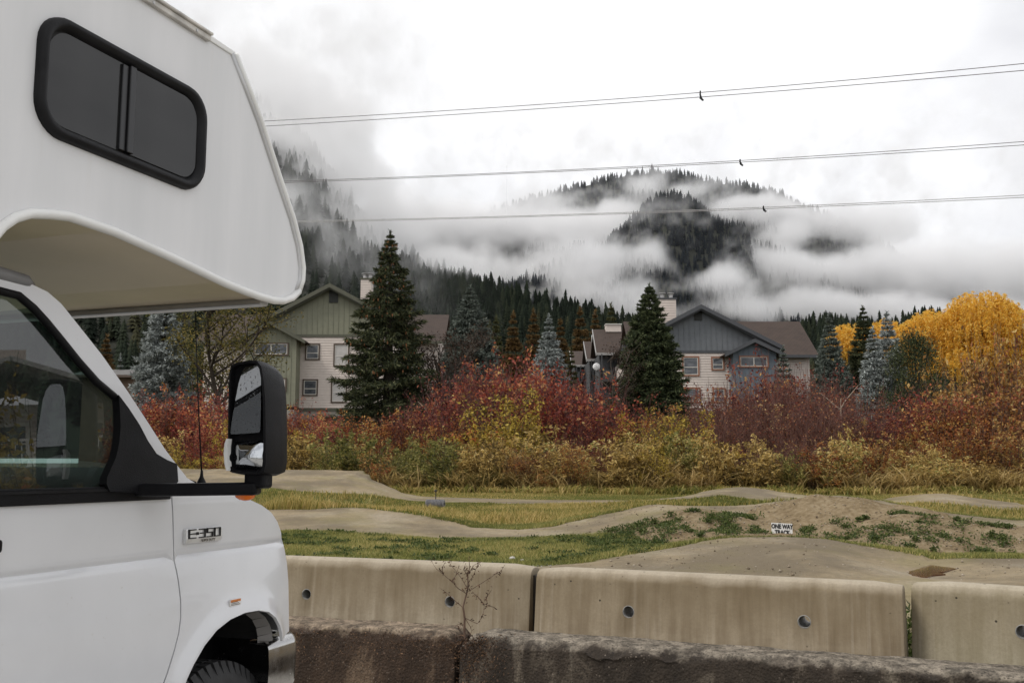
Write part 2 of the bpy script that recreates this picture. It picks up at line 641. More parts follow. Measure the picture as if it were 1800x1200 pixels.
def field_masks(x, y):
    i = np.clip(np.searchsorted(gx, x), 1, len(gx) - 1)
    j = np.clip(np.searchsorted(gy, y), 1, len(gy) - 1)
    return GL[i, j], GS[i, j]

# flat land beyond the field, out under the houses and to the foot of the hills
mb = MB()
NX = 40
for i, (y0, h0) in enumerate([(43.5, base_h(43.5) - .06), (120, 1.75), (700, 4), (9000, 30)]):
    for k in range(NX + 1):
        x = (-1 + 2 * k / NX) * (300 if y0 < 130 else 1200 if y0 < 800 else 9000)
        mb.v.append((x, y0, h0))
for i in range(3):
    for k in range(NX):
        a = i * (NX + 1) + k
        mb.f.append([a, a + 1, a + NX + 2, a + NX + 1])
        mb.m.append(0)
t = NT('meadow')
wp = t.wpos()
t.pbsdf(t.ramp(t.noise(wp, .3, 5), [(.3, (.03, .035, .012)), (.7, (.09, .075, .03))]), .9)
tag(mb.build('valley_ground', t.mat), 'rough meadow running back to the hills', 'ground', kind='structure')
mb = MB()
mb.add([(-60, 9.2, -.25), (60, 9.2, -.25), (60, 44, -.25), (-60, 44, -.25)], [(0, 1, 2, 3)])
mb.add([(-9000, -9000, -.3), (9000, -9000, -.3), (9000, -40, -.3), (-9000, -40, -.3)], [(0, 1, 2, 3)])
mb.add([(-9000, -40, -.3), (-60, -40, -.3), (-60, 43.5, -.3), (-9000, 43.5, -.3)], [(0, 1, 2, 3)])
mb.add([(60, -40, -.3), (9000, -40, -.3), (9000, 43.5, -.3), (60, 43.5, -.3)], [(0, 1, 2, 3)])
tag(mb.build('outer_ground', t.mat), 'rough ground round the parking lot', 'ground', kind='structure')

# puddle on the near lane: an uneven sheet of brown water lying in the dip
pud = [(1580, 1003), (1592, 1002), (1588, 999.5), (1603, 998), (1600, 995), (1614, 993), (1610, 989.5), (1622, 991), (1626, 985), (1630, 991), (1640, 992), (1655, 995), (1670, 996), (1689, 998),
       (1672, 1000.5), (1660, 1004), (1648, 1005), (1662, 1008), (1640, 1010), (1630, 1014), (1600, 1016), (1588, 1014), (1595, 1010), (1584, 1007)]
pp = [at(u, v, 10.05) for u, v in pud]
ph = .464
pp = [at_h(u, v, ph) for u, v in pud]
mb = MB()
mb.prism([(p.x, p.y, ph) for p in pp], (0, 0, -.04))
t = NT('puddle_water')
t.pbsdf((.09, .035, .018), .10, 0, None, .5)
tag(mb.build('puddle', t.mat), 'brown rain puddle on the near dirt lane', 'puddle', kind='structure')
pud_w = (pp, ph)

# ------------------------------------------------------------------ concrete barriers
def concrete_mat(name, lo, hi, stain, streak_scale=(5, 1, .55)):
    t = NT(name)
    ob = t.coord('Object', (1, 1, 1))
    st = t.noise(t.coord('Object', (7, 2, .5)), 2.0, 6, .6, .2)
    bl = t.noise(ob, 1.7, 5)
    fine = t.noise(ob, 55, 4, .7)
    c = t.ramp(bl, [(.3, lo), (.7, hi)])
    c = t.mix(t.ramp(t.math('ADD', t.math('MULTIPLY', st, .55), t.math('MULTIPLY', bl, .45)), [(.38, .8), (.58, 0)]), c, stain)
    c = t.mix(t.ramp(t.noise(t.coord('Object', (16, 2, .35)), 1.5, 4), [(.58, 0), (.72, .35)]), c, (.36, .31, .24))
    sep = t.n('ShaderNodeSeparateXYZ')
    t.l(ob, sep.inputs[0])
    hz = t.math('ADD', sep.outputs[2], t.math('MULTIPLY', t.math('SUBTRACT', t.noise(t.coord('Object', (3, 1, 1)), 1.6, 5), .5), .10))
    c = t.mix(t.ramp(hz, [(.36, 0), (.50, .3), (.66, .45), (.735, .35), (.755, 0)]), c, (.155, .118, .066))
    c = t.mix(t.ramp(hz, [(.70, 0), (.765, .7)]), c, (.40, .35, .27))  # painted highlight: rounded top edge coloured lighter as if catching the sky
    c = t.mix(t.ramp(fine, [(.3, .28), (.6, 0)]), c, (.12, .095, .065))
    vo = t.n('ShaderNodeTexVoronoi')
    vo.inputs['Scale'].default_value = 14
    vo.inputs['Randomness'].default_value = 1
    t.l(ob, vo.inputs['Vector'])
    pit = t.ramp(vo.outputs['Distance'], [(.08, 1), (.13, 0)])
    gate = t.ramp(t.noise(ob, 3.3, 3), [(.52, 0), (.58, 1)])
    pit = t.math('MULTIPLY', pit, gate)
    c = t.mix(pit, c, (.03, .024, .016))
    # horizontal pour line
    t.pbsdf(c, .8, 0, t.bump(t.math('ADD', t.math('MULTIPLY', fine, .35), t.math('MULTIPLY', pit, -2)), .35, .01), .3)
    return t.mat

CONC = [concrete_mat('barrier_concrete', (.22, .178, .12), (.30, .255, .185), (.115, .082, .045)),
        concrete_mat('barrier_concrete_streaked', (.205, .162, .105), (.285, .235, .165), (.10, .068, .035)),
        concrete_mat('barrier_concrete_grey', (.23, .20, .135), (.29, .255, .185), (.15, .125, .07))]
steel_tube = plain('grey_sleeve', (.24, .235, .22), .7, 0, .25, 20)

def barrier(i, length, holes, label, from_right=False):
    a, d, L = BAR[i]
    ang = math.atan2(d.y, d.x)
    prof = [(-.30, -.13), (-.30, .07), (-.165, .27), (-.118, .69), (-.112, .718), (-.088, .752), (-.055, .768), (0, .772), (.055, .768), (.088, .752), (.112, .718), (.118, .69), (.165, .27), (.30, .07), (.30, -.13)]
    mb = MB()
    n = len(prof)
    ks = np.linspace(0, length, 15)
    for x in ks:
        for (y, z) in prof:
            e = min(x, length - x)
            rr = .018 * max(0, 1 - e / .03) if e < .03 else 0
            mb.v.append((x, y * (1 - rr), z - (rr if z > .6 else 0)))
    for k in range(len(ks) - 1):
        for j in range(n):
            j2 = (j + 1) % n
            mb.f.append([k * n + j, k * n + j2, (k + 1) * n + j2, (k + 1) * n + j]); mb.m.append(0)
    mb.f.append(list(range(n))[::-1]); mb.m.append(0)
    mb.f.append(list(range((len(ks) - 1) * n, len(ks) * n))); mb.m.append(0)
    loc = a - d * (length - L) if from_right else a
    # the measured line is the far edge of the top
    nrm = Vector((-d.y, d.x, 0))
    loc = loc - nrm * .05
    root = thing('concrete_barrier', label, 'barrier', (loc.x, loc.y, .0), ang, 'beige precast concrete barriers along the field edge')
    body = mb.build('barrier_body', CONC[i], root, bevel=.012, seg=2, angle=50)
    apply_mods(body)
    tb = MB()
    cut = MB()
    for (u, v) in holes:
        # put each drain hole where it is seen on the front face
        best = None
        for hh in np.linspace(.35, .65, 121):
            p = at_h(u, v, float(hh)) - loc
            lx, ly = p.x * cos(ang) + p.y * sin(ang), -p.x * sin(ang) + p.y * cos(ang)
            fy = float(np.interp(hh, [.27, .70], [-.165, -.115]))
            e = abs(ly - fy)
            if best is None or e < best[0]:
                best = (e, lx, hh)
        hx, hz = best[1], float(best[2])
        cut.lathe([(0.0001, -.4), (.043, -.4), (.043, .4), (0.0001, .4)], 'y', 24, c=(hx, 0, hz))
        ro, ri = .0428, .0385
        tb.lathe([(ri, -.138), (ri, .138), (ro, .138), (ro, -.138), (ri, -.138)], 'y', 24, c=(hx, 0, hz))
    if holes:
        co = cut.build('cutter', CONC[i], root)
        m = body.modifiers.new('b', 'BOOLEAN')
        m.object = co
        m.solver = 'EXACT'
        apply_mods(body)
        bpy.data.objects.remove(co)
        for f in range(len(holes)):
            s = MB()
            nv, nf = 24 * 5, 24 * 4
            s.v = tb.v[f * nv:(f + 1) * nv]
            s.f = [[q - f * nv for q in ff] for ff in tb.f[f * nf:(f + 1) * nf]]
            s.m = [0] * nf
            s.build('drain_sleeve', steel_tube, root, smooth=True)
    smooth_by_angle(body, 28)
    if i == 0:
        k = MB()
        k.prism([(length - .005, -.085, .02), (length - .005, .085, .02), (length - .005, .06, .70), (length - .005, -.06, .70)], (.075, 0, 0))  # tongue added to block light; the gap's shade is put in its dark colour
        k.build('gap_blocking_key', plain('gap_shade_concrete', (.035, .03, .024), .9, 0, .3, 9), root, bevel=.008)
    return root

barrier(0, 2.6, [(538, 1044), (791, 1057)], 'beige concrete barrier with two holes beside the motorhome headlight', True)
barrier(1, BAR[1][2], [(1104, 1075), (1414, 1092)], 'rust streaked beige concrete barrier with two open round holes in front of the puddle lane')
barrier(2, 2.6, [(1798, 1110)], 'greyer concrete barrier cut off by the right edge, past the weedy gap')

# ------------------------------------------------------------------ old dark kerb walls in front
def old_wall(u0, v0, u1, v1, h, ext0, ext1, label, mt, seed):
    a, b = at_h(u0, v0, h), at_h(u1, v1, h)
    d = (b - a); d.z = 0
    L = d.length; d.normalize()
    a = a - d * ext0
    L += ext0 + ext1
    ang = math.atan2(d.y, d.x)
    rg = np.random.default_rng(seed)
    # cross-section runs: front foot -> front lip -> top -> back lip -> back foot (y<0 is the front)
    prof = [(-.40, -.16)] + [(-.385 + .025 * k / 20, -.16 + (h * .9 + .16) * k / 20) for k in range(1, 21)] + [(-.355, h * .955), (-.33, h * .99), (-.29, h)] + [(-.29 + .29 * k / 10, h) for k in range(1, 10)] + [(-.01, h * .99), (.0, h * .9), (.0, -.16)]
    prof = np.array(prof)
    nx = int(L / .022)
    xs = np.linspace(0, L, nx)
    X = np.repeat(xs[:, None], len(prof), 1)
    Yp = np.repeat(prof[None, :, 0], nx, 0).copy()
    Zp = np.repeat(prof[None, :, 1], nx, 0).copy()
    top = sstep(h * .75, h, Zp)
    rough1 = (vnoise(X, Yp + Zp, 5, seed) - .5) * .05 + (vnoise(X, Yp * 2 + Zp, 17, seed + 1) - .5) * .03 + (vnoise(X, Yp + Zp, 40, seed + 2) - .5) * .014
    lip = np.exp(-((Yp + .345) / .05) ** 2) * top
    Zp += rough1 * top * (.22 + .5 * lip) - lip * np.maximum(0, vnoise(X, Yp, 2.4, seed + 3) - .55) * .10 - lip * np.maximum(0, vnoise(X, Yp, 9, seed + 7) - .55) * .10
    Yp += rough1 * (.3 + lip) * (1 - .4 * top)
    ends = np.minimum(X, L - X)
    Zp -= top * .05 * np.exp(-(ends / .05) ** 2) * (1 + vnoise(X, Yp, 20, seed + 4))
    V = np.stack([X, Yp, np.maximum(Zp, -.16)], -1)
    m = len(prof)
    idx = np.arange(nx * m).reshape(nx, m)
    f = np.stack([idx[:-1, :-1], idx[1:, :-1], idx[1:, 1:], idx[:-1, 1:]], -1).reshape(-1, 4)
    me = mesh_np('old_concrete_wall', V, f, smooth=True)
    bm = bmesh.new(); bm.from_mesh(me); bm.verts.ensure_lookup_table()
    bm.faces.new([bm.verts[i] for i in idx[0, ::-1]]); bm.faces.new([bm.verts[i] for i in idx[-1]])
    bmesh.ops.recalc_face_normals(bm, faces=bm.faces[:])
    bm.to_mesh(me); bm.free()
    o = link('old_concrete_wall', me, mt, None, (a.x, a.y, 0), ang)
    return tag(o, label, 'wall', 'old dark concrete kerb walls')

def old_mat(name, dark, light, top, strk):
    t = NT(name)
    ob = t.coord('Object')
    st = t.noise(t.coord('Object', (2.2, 1, .7)), 1.7, 6, .62, .8)
    fine = t.noise(ob, 38, 5, .75)
    c = t.ramp(st, [(.36, tuple(x * .7 for x in dark)), (.56, tuple(x * 1.4 for x in dark)), (.70, light)])
    sep = t.n('ShaderNodeSeparateXYZ')
    t.l(ob, sep.inputs[0])
    hz = t.math('ADD', sep.outputs[2], t.math('MULTIPLY', t.math('SUBTRACT', t.noise(ob, 9, 4), .5), .14))
    topm = t.mix(t.ramp(t.noise(ob, 13, 5, .7), [(.38, 0), (.62, 1)]), tuple(x * .32 for x in top), tuple(x * 1.15 for x in top))
    c = t.mix(t.ramp(hz, [(.315, 0), (.355, 1)]), c, topm)
    vo = t.n('ShaderNodeTexVoronoi')
    vo.inputs['Scale'].default_value = 60
    t.l(ob, vo.inputs['Vector'])
    sp = t.n('ShaderNodeSeparateColor'); t.l(vo.outputs['Color'], sp.inputs[0])
    spk = t.math('MULTIPLY', t.ramp(sp.outputs[0], [(.78, 0), (.84, 1)]), t.ramp(vo.outputs['Distance'], [(.28, 1), (.42, 0)]))
    c = t.mix(t.math('MULTIPLY', spk, t.ramp(t.noise(ob, 6, 3), [(.4, 0), (.7, .65)])), c, (.24, .20, .16))
    spk2 = t.math('MULTIPLY', t.ramp(sp.outputs[1], [(.7, 0), (.75, 1)]), t.ramp(vo.outputs['Distance'], [(.3, 1), (.45, 0)]))
    c = t.mix(t.math('MULTIPLY', spk2, .6), c, (.012, .01, .009))
    c = t.mix(t.ramp(fine, [(.35, .5), (.55, 0)]), c, tuple(x * .45 for x in dark))
    # white run marks
    wv = t.noise(t.coord('Object', (3.1, 1, .12)), 3.5, 3, .5)
    c = t.mix(t.ramp(wv, [(.67, 0), (.70, .4), (.72, 0)]), c, strk)
    t.pbsdf(c, .85, 0, t.bump(t.math('ADD', fine, vo.outputs['Distance']), .6, .012), .25)
    return t.mat

old_wall(515, 1081, 834, 1099, .36, .9, 0, 'brown stained old concrete wall with dried moss below the weed stalk', old_mat('old_concrete_brown', (.036, .023, .015), (.15, .105, .07), (.27, .21, .15), (.26, .2, .14)), 21)
old_wall(848, 1101, 1800, 1167, .36, 0, 1.2, 'blackened old concrete wall with pale chipped top edge in front of the barriers', old_mat('old_concrete_black', (.030, .023, .017), (.15, .125, .095), (.25, .215, .17), (.28, .25, .20)), 33)
# ------------------------------------------------------------------ motorhome
A = radians(20)
Fv = Vector((sin(A), cos(A), 0))
Lv = Vector((-cos(A), sin(A), 0))
DO = 2.15                                   # near coach wall stands this far from the camera
ORG = Lv * DO                               # local origin: x forward, y to the far side, z up
WID = 2.4
CY = .20                                    # cab side sits this far inside the coach wall

def loc_plane(u, v, y0, k=0, h0=1.38):
    """sight line met with the vehicle plane y = y0 + k*(h-h0); gives (s, h)"""
    r = ray(u, v)
    rl = r.dot(Lv)
    tt = (DO + y0 + k * (CZ - h0)) / (rl - k * r.z)
    P = r * tt
    return P.dot(Fv), CZ + P.z

def loc_s(u, v, s):
    """sight line met with the vehicle cross-plane x = s; gives (y, h)"""
    r = ray(u, v)
    P = r * (s / r.dot(Fv))
    return P.dot(Lv) - DO, CZ + P.z

KT = .045                                    # tumblehome of the cab glasshouse
def px(pts, y0, k=0):
    return [loc_plane(u, v, y0, k) for u, v in pts]

rv = thing('motorhome', 'white motorhome with sleeping berth over its cab parked nose in to the barriers', 'motorhome', ORG, PI / 2 - A)

# materials
t = NT('white_gelcoat')
ob = t.coord('Object')
sm = t.noise(t.coord('Object', (2.5, 1, .35)), 2.2, 6, .6)
c = t.ramp(sm, [(.3, (.64, .645, .65)), (.62, (.71, .71, .715))])
c = t.mix(t.ramp(t.noise(t.coord('Object', (9, 1, .4)), 2, 4), [(.62, 0), (.8, .22)]), c, (.52, .48, .40))
t.pbsdf(c, .34, 0, t.bump(t.noise(ob, 1.3, 2), .04, .05), .5)
GEL = t.mat
t = NT('white_car_paint')
ob = t.coord('Object')
c = t.ramp(t.noise(ob, 3, 5), [(.3, (.64, .645, .66)), (.7, (.69, .695, .71))])
c = t.mix(t.ramp(t.noise(ob, 60, 3, .7), [(.66, 0), (.76, .3)]), c, (.42, .38, .32))
t.pbsdf(c, .22, 0, None, .5, .5)
PAINT = t.mat
UNDER = plain('underside_panel', (.56, .47, .33), .3, 0, .08, 2.5, .10, 5)
TRIM = plain('white_trim', (.76, .76, .74), .35, 0, .06)
RAIL = plain('weathered_rail', (.56, .54, .50), .5, .1, .3, 12)
GREYTRIM = plain('grey_metal_trim', (.50, .50, .50), .4, .4, .1)
RUB = plain('black_rubber', (.012, .012, .013), .45, 0, .3, 14, .1, 120, .15)
BLK = plain('black_plastic', (.005, .005, .006), .45, 0, .35, 12, .25, 260, .16)
BLKG = plain('black_gloss_frame', (.010, .010, .011), .28, 0, .2, 12)
DARK = plain('cabin_dark', (.022, .022, .022), .8)
SEAT = plain('seat_cloth', (.035, .033, .032), .85, 0, .2, 30)
DASHM = plain('dashboard_vinyl', (.06, .058, .055), .55, 0, .15, 30, .2, 200)
t = NT('chrome')
t.pbsdf((.46, .455, .45), t.ramp(t.noise(t.coord('Object'), 20, 4), [(.3, .10), (.8, .32)]), 1)
CHROME = t.mat
TINT = glassmat('tinted_berth_glass', (.05, .055, .06), .6, .01, 1.5, .035)  # noisy grey film also paints uneven reflection into these panes
CABG = glassmat('greenish_cab_glass', (.44, .54, .51), 1.0, 0, 1.55, .02)
t = NT('mirror_silver')
ob = t.coord('Object')
dr = t.ramp(t.noise(ob, 130, 2, .5), [(.60, 0), (.66, .5)])
t.pbsdf(t.mix(dr, (.50, .52, .54), (.2, .2, .21)), t.math('MULTIPLY', dr, .6), 1, None)
MIRR = t.mat
AMBER = plain('amber_lens', (.80, .17, .01), .15, 0, .1, 30, 0, 40, .6)
LENS = glassmat('headlight_lens', (.86, .84, .74), 1, .02, 1.45, .12)

def ext(profile, y0, y1):
    """side profile [(s,h)] -> polygon at y0 and extrusion vector to y1"""
    return [(s, y0, h) for s, h in profile], (0, y1 - y0, 0)

# ---- berth over the cab and coach body
top = px([(412, 95)], 0)
prof_front = px([(412, 95), (440, 168), (458, 216), (492, 320), (514, 385), (526, 432), (531, 470), (530, 492), (524, 510), (512, 522), (497, 527), (480, 526), (455, 519), (430, 510), (395, 496), (300, 450),
                 (200, 405), (120, 378), (85, 374), (52, 373), (25, 381), (2, 397)], 0)
rail_pt = px([(362, 68)], 0)[0]
roof_h = rail_pt[1] + .012
a0 = prof_front[-1]
S_BACK = a0[0] - 4.3
prof = [rail_pt[:1] + (roof_h,)] + prof_front + [(a0[0] - .09, a0[1] - .12), (a0[0] - .11, a0[1] - .4), (a0[0] - .11, .62), (a0[0] - .3, .45), (S_BACK + .3, .45), (S_BACK, .6), (S_BACK, roof_h - .25), (S_BACK + .12, roof_h)]
nose_s = max(s for s, h in prof)
S_COACH = a0[0] - .11
mb = MB()
pl, vec = ext(prof, 0, WID)
n = len(pl)
mb.prism(pl, vec)
i_bot = [i for i, (s, h) in enumerate(prof) if 12 <= i <= 22]
for fi in range(n):
    if fi in range(11, 24): mb.m[fi] = 1
shell = mb.build('camper_body', [GEL, UNDER], rv, bevel=.012, seg=3)

# mouldings: rounded white edge along the berth's lower line, thin trim down the slanted nose, lip under the nose
def run(name, path, rad, m, parent=rv, n=8):
    b = MB()
    b.tube(path, rad, n)
    return b.build(name, m, parent, smooth=True)

low = prof_front[8:] + [(a0[0] - .09, a0[1] - .12), (a0[0] - .11, a0[1] - .4), (a0[0] - .11, .65)]
for yy in (-.002, WID + .002):
    run('edge_moulding', [(s, yy, h - .004) for s, h in low], .015, TRIM)
    run('nose_trim', [(s - .016, yy + (.004 if yy < 1 else -.004), h - .005) for s, h in prof_front[:9]], .011, GREYTRIM)
    run('nose_trim', [(s + .002, yy, h) for s, h in prof_front[:9]], .013, TRIM)
b = MB()
lipc = px([(484, 524)], 0)[0]
b.prism([(lipc[0] - .05, .03, lipc[1] - .006), (lipc[0] + .0, .03, lipc[1] + .02), (lipc[0] + .0, .03, lipc[1] - .030), (lipc[0] - .03, .03, lipc[1] - .036), (lipc[0] - .055, .03, lipc[1] - .03)], (0, WID - .06, 0))
b.build('nose_lip', GREYTRIM, rv, bevel=.006)
# roof-edge rail (awning gutter)
rl0 = px([(262, 2), (365, 70)], 0)
for yy, sg in ((0, -1), (WID, 1)):
    b = MB()
    xa, xb = S_BACK + .3, rl0[1][0]
    b.box(xa, xb, min(yy, yy + sg * .016), max(yy, yy + sg * .016), roof_h - .022, roof_h - .002)
    b.box(xa, xb, min(yy, yy + sg * .026), max(yy, yy + sg * .026), roof_h - .002, roof_h + .008)
    b.build('roof_rail', RAIL, rv, bevel=.003)
    b = MB()
    for k in range(9):
        x = xb - .08 - k * .22
        b.lathe([(.0001, yy + sg * .019), (.005, yy + sg * .019), (.006, yy + sg * .015)], 'y', 8, c=(x, 0, roof_h - .015))
    o = b.build('rail_screws', GREYTRIM, rv); o['kind'] = 'stuff'
b = MB()
b.prism([(prof_front[0][0] + .004, -.006, prof_front[0][1] + .006), (rl0[1][0], -.006, roof_h + .008), (rl0[1][0], -.006, roof_h - .014), (prof_front[0][0] - .012, -.006, prof_front[0][1] - .012)], (0, WID + .012, 0))
b.build('roof_cap', TRIM, rv, bevel=.003)

# ---- berth window
def rrect(x0, x1, z0, z1, r, k=7):
    pts = []
    for cx, cz, a0_ in ((x1 - r, z1 - r, 0), (x0 + r, z1 - r, 90), (x0 + r, z0 + r, 180), (x1 - r, z0 + r, 270)):
        for i in range(k + 1):
            a = radians(a0_ + 90 * i / k)
            pts.append((cx + r * cos(a), cz + r * sin(a)))
    return pts

def ring(name, outer, inner, y_out, y_in, mats, parent, prof_pts=None, smooth=True):
    """frame ring between two equal-length outlines (s,h); y_out is the proud face"""
    b = MB()
    n = len(outer)
    rows = []
    lerp = lambda p, q, f: (p[0] + (q[0] - p[0]) * f, p[1] + (q[1] - p[1]) * f)
    for f, y in (prof_pts or [(0, y_in), (.06, y_out * .6 + y_in * .4), (.25, y_out), (.6, y_out), (.85, y_out * .6 + y_in * .4), (1, y_in)]):
        rows.append([(*lerp(p, q, f), y) for p, q in zip(outer, inner)])
    vs = [(s, y, h) for r in rows for (s, h, y) in r]
    fs = [(i * n + j, i * n + (j + 1) % n, (i + 1) * n + (j + 1) % n, (i + 1) * n + j) for i in range(len(rows) - 1) for j in range(n)]
    b.add(vs, fs)
    return b.build(name, mats, parent, smooth=smooth)

wl, wr_ = px([(71, 120)], -.02)[0][0], px([(363, 270)], -.02)[0][0]
wt = np.mean([q[1] for q in px([(150, 55), (300, 137)], -.02)]) + .012
wb = np.mean([q[1] for q in px([(130, 247), (310, 327)], -.02)]) - .002
for yy, sg in ((0, -1), (WID, 1)):
    fr = ring('berth_window', rrect(wl, wr_, wb, wt, .10), rrect(wl + .038, wr_ - .038, wb + .038, wt - .038, .072), yy + sg * .026, yy - sg * .0, RUB, rv)
    xm = px([(229, 200)], -.02)[0][0]
    for k, (x0, x1, dy) in enumerate(((wl + .04, xm, .004), (xm, wr_ - .04, .009))):
        b = MB()
        yv = yy + sg * dy
        pts = [p for p in rrect(wl + .04, wr_ - .04, wb + .04, wt - .04, .075) if (p[0] <= xm + .001) == (k == 0)]
        pts = [p for p in pts if (p[0] < xm)] if k == 0 else [p for p in pts if p[0] > xm]
        if k == 0:
            pts = sorted([p for p in pts if p[1] > (wb + wt) / 2], key=lambda p: -p[0]) + sorted([p for p in pts if p[1] <= (wb + wt) / 2], key=lambda p: p[0])
            poly = [(xm, wt - .04)] + pts + [(xm, wb + .04)]
        else:
            poly = [(xm, wb + .04)] + sorted([p for p in pts if p[1] <= (wb + wt) / 2], key=lambda p: p[0]) + sorted([p for p in pts if p[1] > (wb + wt) / 2], key=lambda p: -p[0]) + [(xm, wt - .04)]
        b.add([(s, yv, h) for s, h in poly], [tuple(range(len(poly)))])
        b.build('pane', TINT, fr)
    b = MB()
    b.box(xm - .030, xm - .004, min(yy, yy + sg * .012), max(yy, yy + sg * .012), wb + .042, wt - .042)
    b.box(xm - .004, xm + .022, min(yy, yy + sg * .02), max(yy, yy + sg * .02), wb + .04, wt - .04)
    b.build('slider_bar', BLKG, fr, bevel=.003)
    b = MB()
    b.add([(wl + .03, yy + sg * .0015, wb + .03), (wr_ - .03, yy + sg * .0015, wb + .03), (wr_ - .03, yy + sg * .0015, wt - .03), (wl + .03, yy + sg * .0015, wt - .03)], [(0, 1, 2, 3)])
    b.build('window_backing', DARK, fr)

# ---- cab side panels
ARCH_PX = [(300, 1206), (306, 1190), (318, 1165), (338, 1132), (360, 1106), (385, 1087), (412, 1075), (436, 1071), (455, 1074), (468, 1084), (476, 1098), (480, 1112), (481, 1125)]
arch = px(ARCH_PX, CY)
aw_c = (px([(408, 1200)], CY)[0][0], .375)
def yside(s, h):
    y = CY
    if h > 1.38: y += KT * (h - 1.38)
    y += .010 * math.exp(-((h - CREASE) / .010) ** 2)
    if h < CREASE: y -= .034 * sin(PI * min(1, (CREASE - h) / .85)) ** .8
    if h >= CREASE: y += .045 * max(0, (h - CREASE) / .2) ** 2 * (1 if h < 1.38 else 0) * .0
    # arch lip
    d = float(np.min(np.hypot(arch_d[:, 0] - s, arch_d[:, 1] - h)))
    y -= .022 * math.exp(-(d / .045) ** 2)
    # nose rounds in
    y += .05 * max(0, (s - NOSE0) / .42) ** 2.4
    return y
CREASE = float(np.mean([q[1] for q in px([(0, 1012), (302, 978), (305, 976), (490, 957)], CY)]))
arch_d = [((1 - f) * np.array(arch[i]) + f * np.array(arch[i + 1])) for i in range(len(arch) - 1) for f in np.arange(0, 1, .1)]
arch_d = np.array(arch_d)
NOSE0 = px([(480, 1000)], CY)[0][0] - .22
gap = px([(302, 871), (304, 910), (305, 950), (305, 985), (308, 1020), (309, 1055), (307, 1085), (302, 1112), (292, 1145), (280, 1180), (268, 1212)], CY)
gap += [(gap[-1][0] - .06, .62), (gap[-1][0] - .08, .5)]
S_DOORBACK = S_COACH + .06
print('gap', gap[0], 'coach', S_COACH, 'nose', nose_s, 'crease', CREASE, 'wheel', aw_c)

arch_d = np.array(arch_d)
arch_off = []
for f in np.linspace(0, len(arch) - 1.001, 70):
    i = int(f); q = np.array(arch[i]) * (1 - f + i) + np.array(arch[i + 1]) * (f - i)
    tg = np.array(arch[min(i + 2, len(arch) - 1)]) - np.array(arch[max(i - 1, 0)])
    nq = np.array([-tg[1], tg[0]]); nq = nq / np.linalg.norm(nq)
    arch_off.append((q, nq))
def AR_D(p):
    return np.min(np.hypot(arch_d[:, 0] - p[0], arch_d[:, 1] - p[1]))
def panel(name, outline, holes, yf, m, parent, step=.035, yoff=0, flip=False, thick=.012, fine=False):
    pts, edges = [], []
    for poly in [outline] + holes:
        dens = []
        for i in range(len(poly)):
            p, q = np.array(poly[i]), np.array(poly[(i + 1) % len(poly)])
            k = max(1, int(np.linalg.norm(q - p) / step))
            dens += [tuple(p + (q - p) * j / k) for j in range(k)]
        b0 = len(pts)
        pts += dens
        edges += [(b0 + i, b0 + (i + 1) % len(dens)) for i in range(len(dens))]
    def inside(p, poly):
        c = False
        x, y = p
        for i in range(len(poly)):
            x1, y1 = poly[i]; x2, y2 = poly[i - 1]
            if (y1 > y) != (y2 > y) and x < (x2 - x1) * (y - y1) / (y2 - y1) + x1: c = not c
        return c
    xs = [p[0] for p in outline]; ys = [p[1] for p in outline]
    ok = lambda p: inside(p, outline) and not any(inside(p, h) for h in holes)
    bnd = np.array(pts)
    extra_rows = [CREASE + d for d in (-.03, -.018, -.009, 0, .009, .018, .03)]
    yrows = [q for q in np.arange(min(ys), max(ys), step) if abs(q - CREASE) > .035] + [r for r in extra_rows if min(ys) < r < max(ys)]
    for gy_ in yrows:
        for gx_ in np.arange(min(xs), max(xs), step):
            p = (gx_, gy_)
            if ok(p) and np.min(np.abs(bnd - p).sum(1)) > step * .45 and not (fine and AR_D(p) < .10): pts.append(p)
    if fine:
        for d in (.012, .024, .036, .05, .068, .09):
            for q, nq in arch_off:
                p = (q[0] + nq[0] * d, q[1] + nq[1] * d)
                if ok(p) and np.min(np.abs(bnd - p).sum(1)) > .010: pts.append(p)
    r = delaunay_2d_cdt([Vector(p) for p in pts], edges, [], 0, 1e-5)
    vo, fo = r[0], r[2]
    fs = []
    for f in fo:
        cpt = tuple(sum((vo[i][k] for i in f)) / len(f) for k in (0, 1))
        if ok(cpt): fs.append(list(f))
    vs = []
    for p in vo:
        y = yf(p[0], p[1]) + yoff
        vs.append((p[0], WID - y if flip else y, p[1]))
    me = bpy.data.meshes.new(name)
    me.from_pydata(vs, [], fs)
    bm = bmesh.new(); bm.from_mesh(me)
    bmesh.ops.recalc_face_normals(bm, faces=bm.faces[:])
    tot = sum(f.normal.y for f in bm.faces)
    if (tot > 0) != flip: bmesh.ops.reverse_faces(bm, faces=bm.faces[:])
    loose = [v for v in bm.verts if not v.link_faces]
    bmesh.ops.delete(bm, geom=loose, context='VERTS')
    bm.to_mesh(me); bm.free()
    me.polygons.foreach_set('use_smooth', [True] * len(me.polygons))
    o = link(name, me, m, parent)
    s = o.modifiers.new('thick', 'SOLIDIFY')
    s.thickness = thick
    s.offset = -1
    apply_mods(o)
    smooth_by_angle(o, 32)
    return o

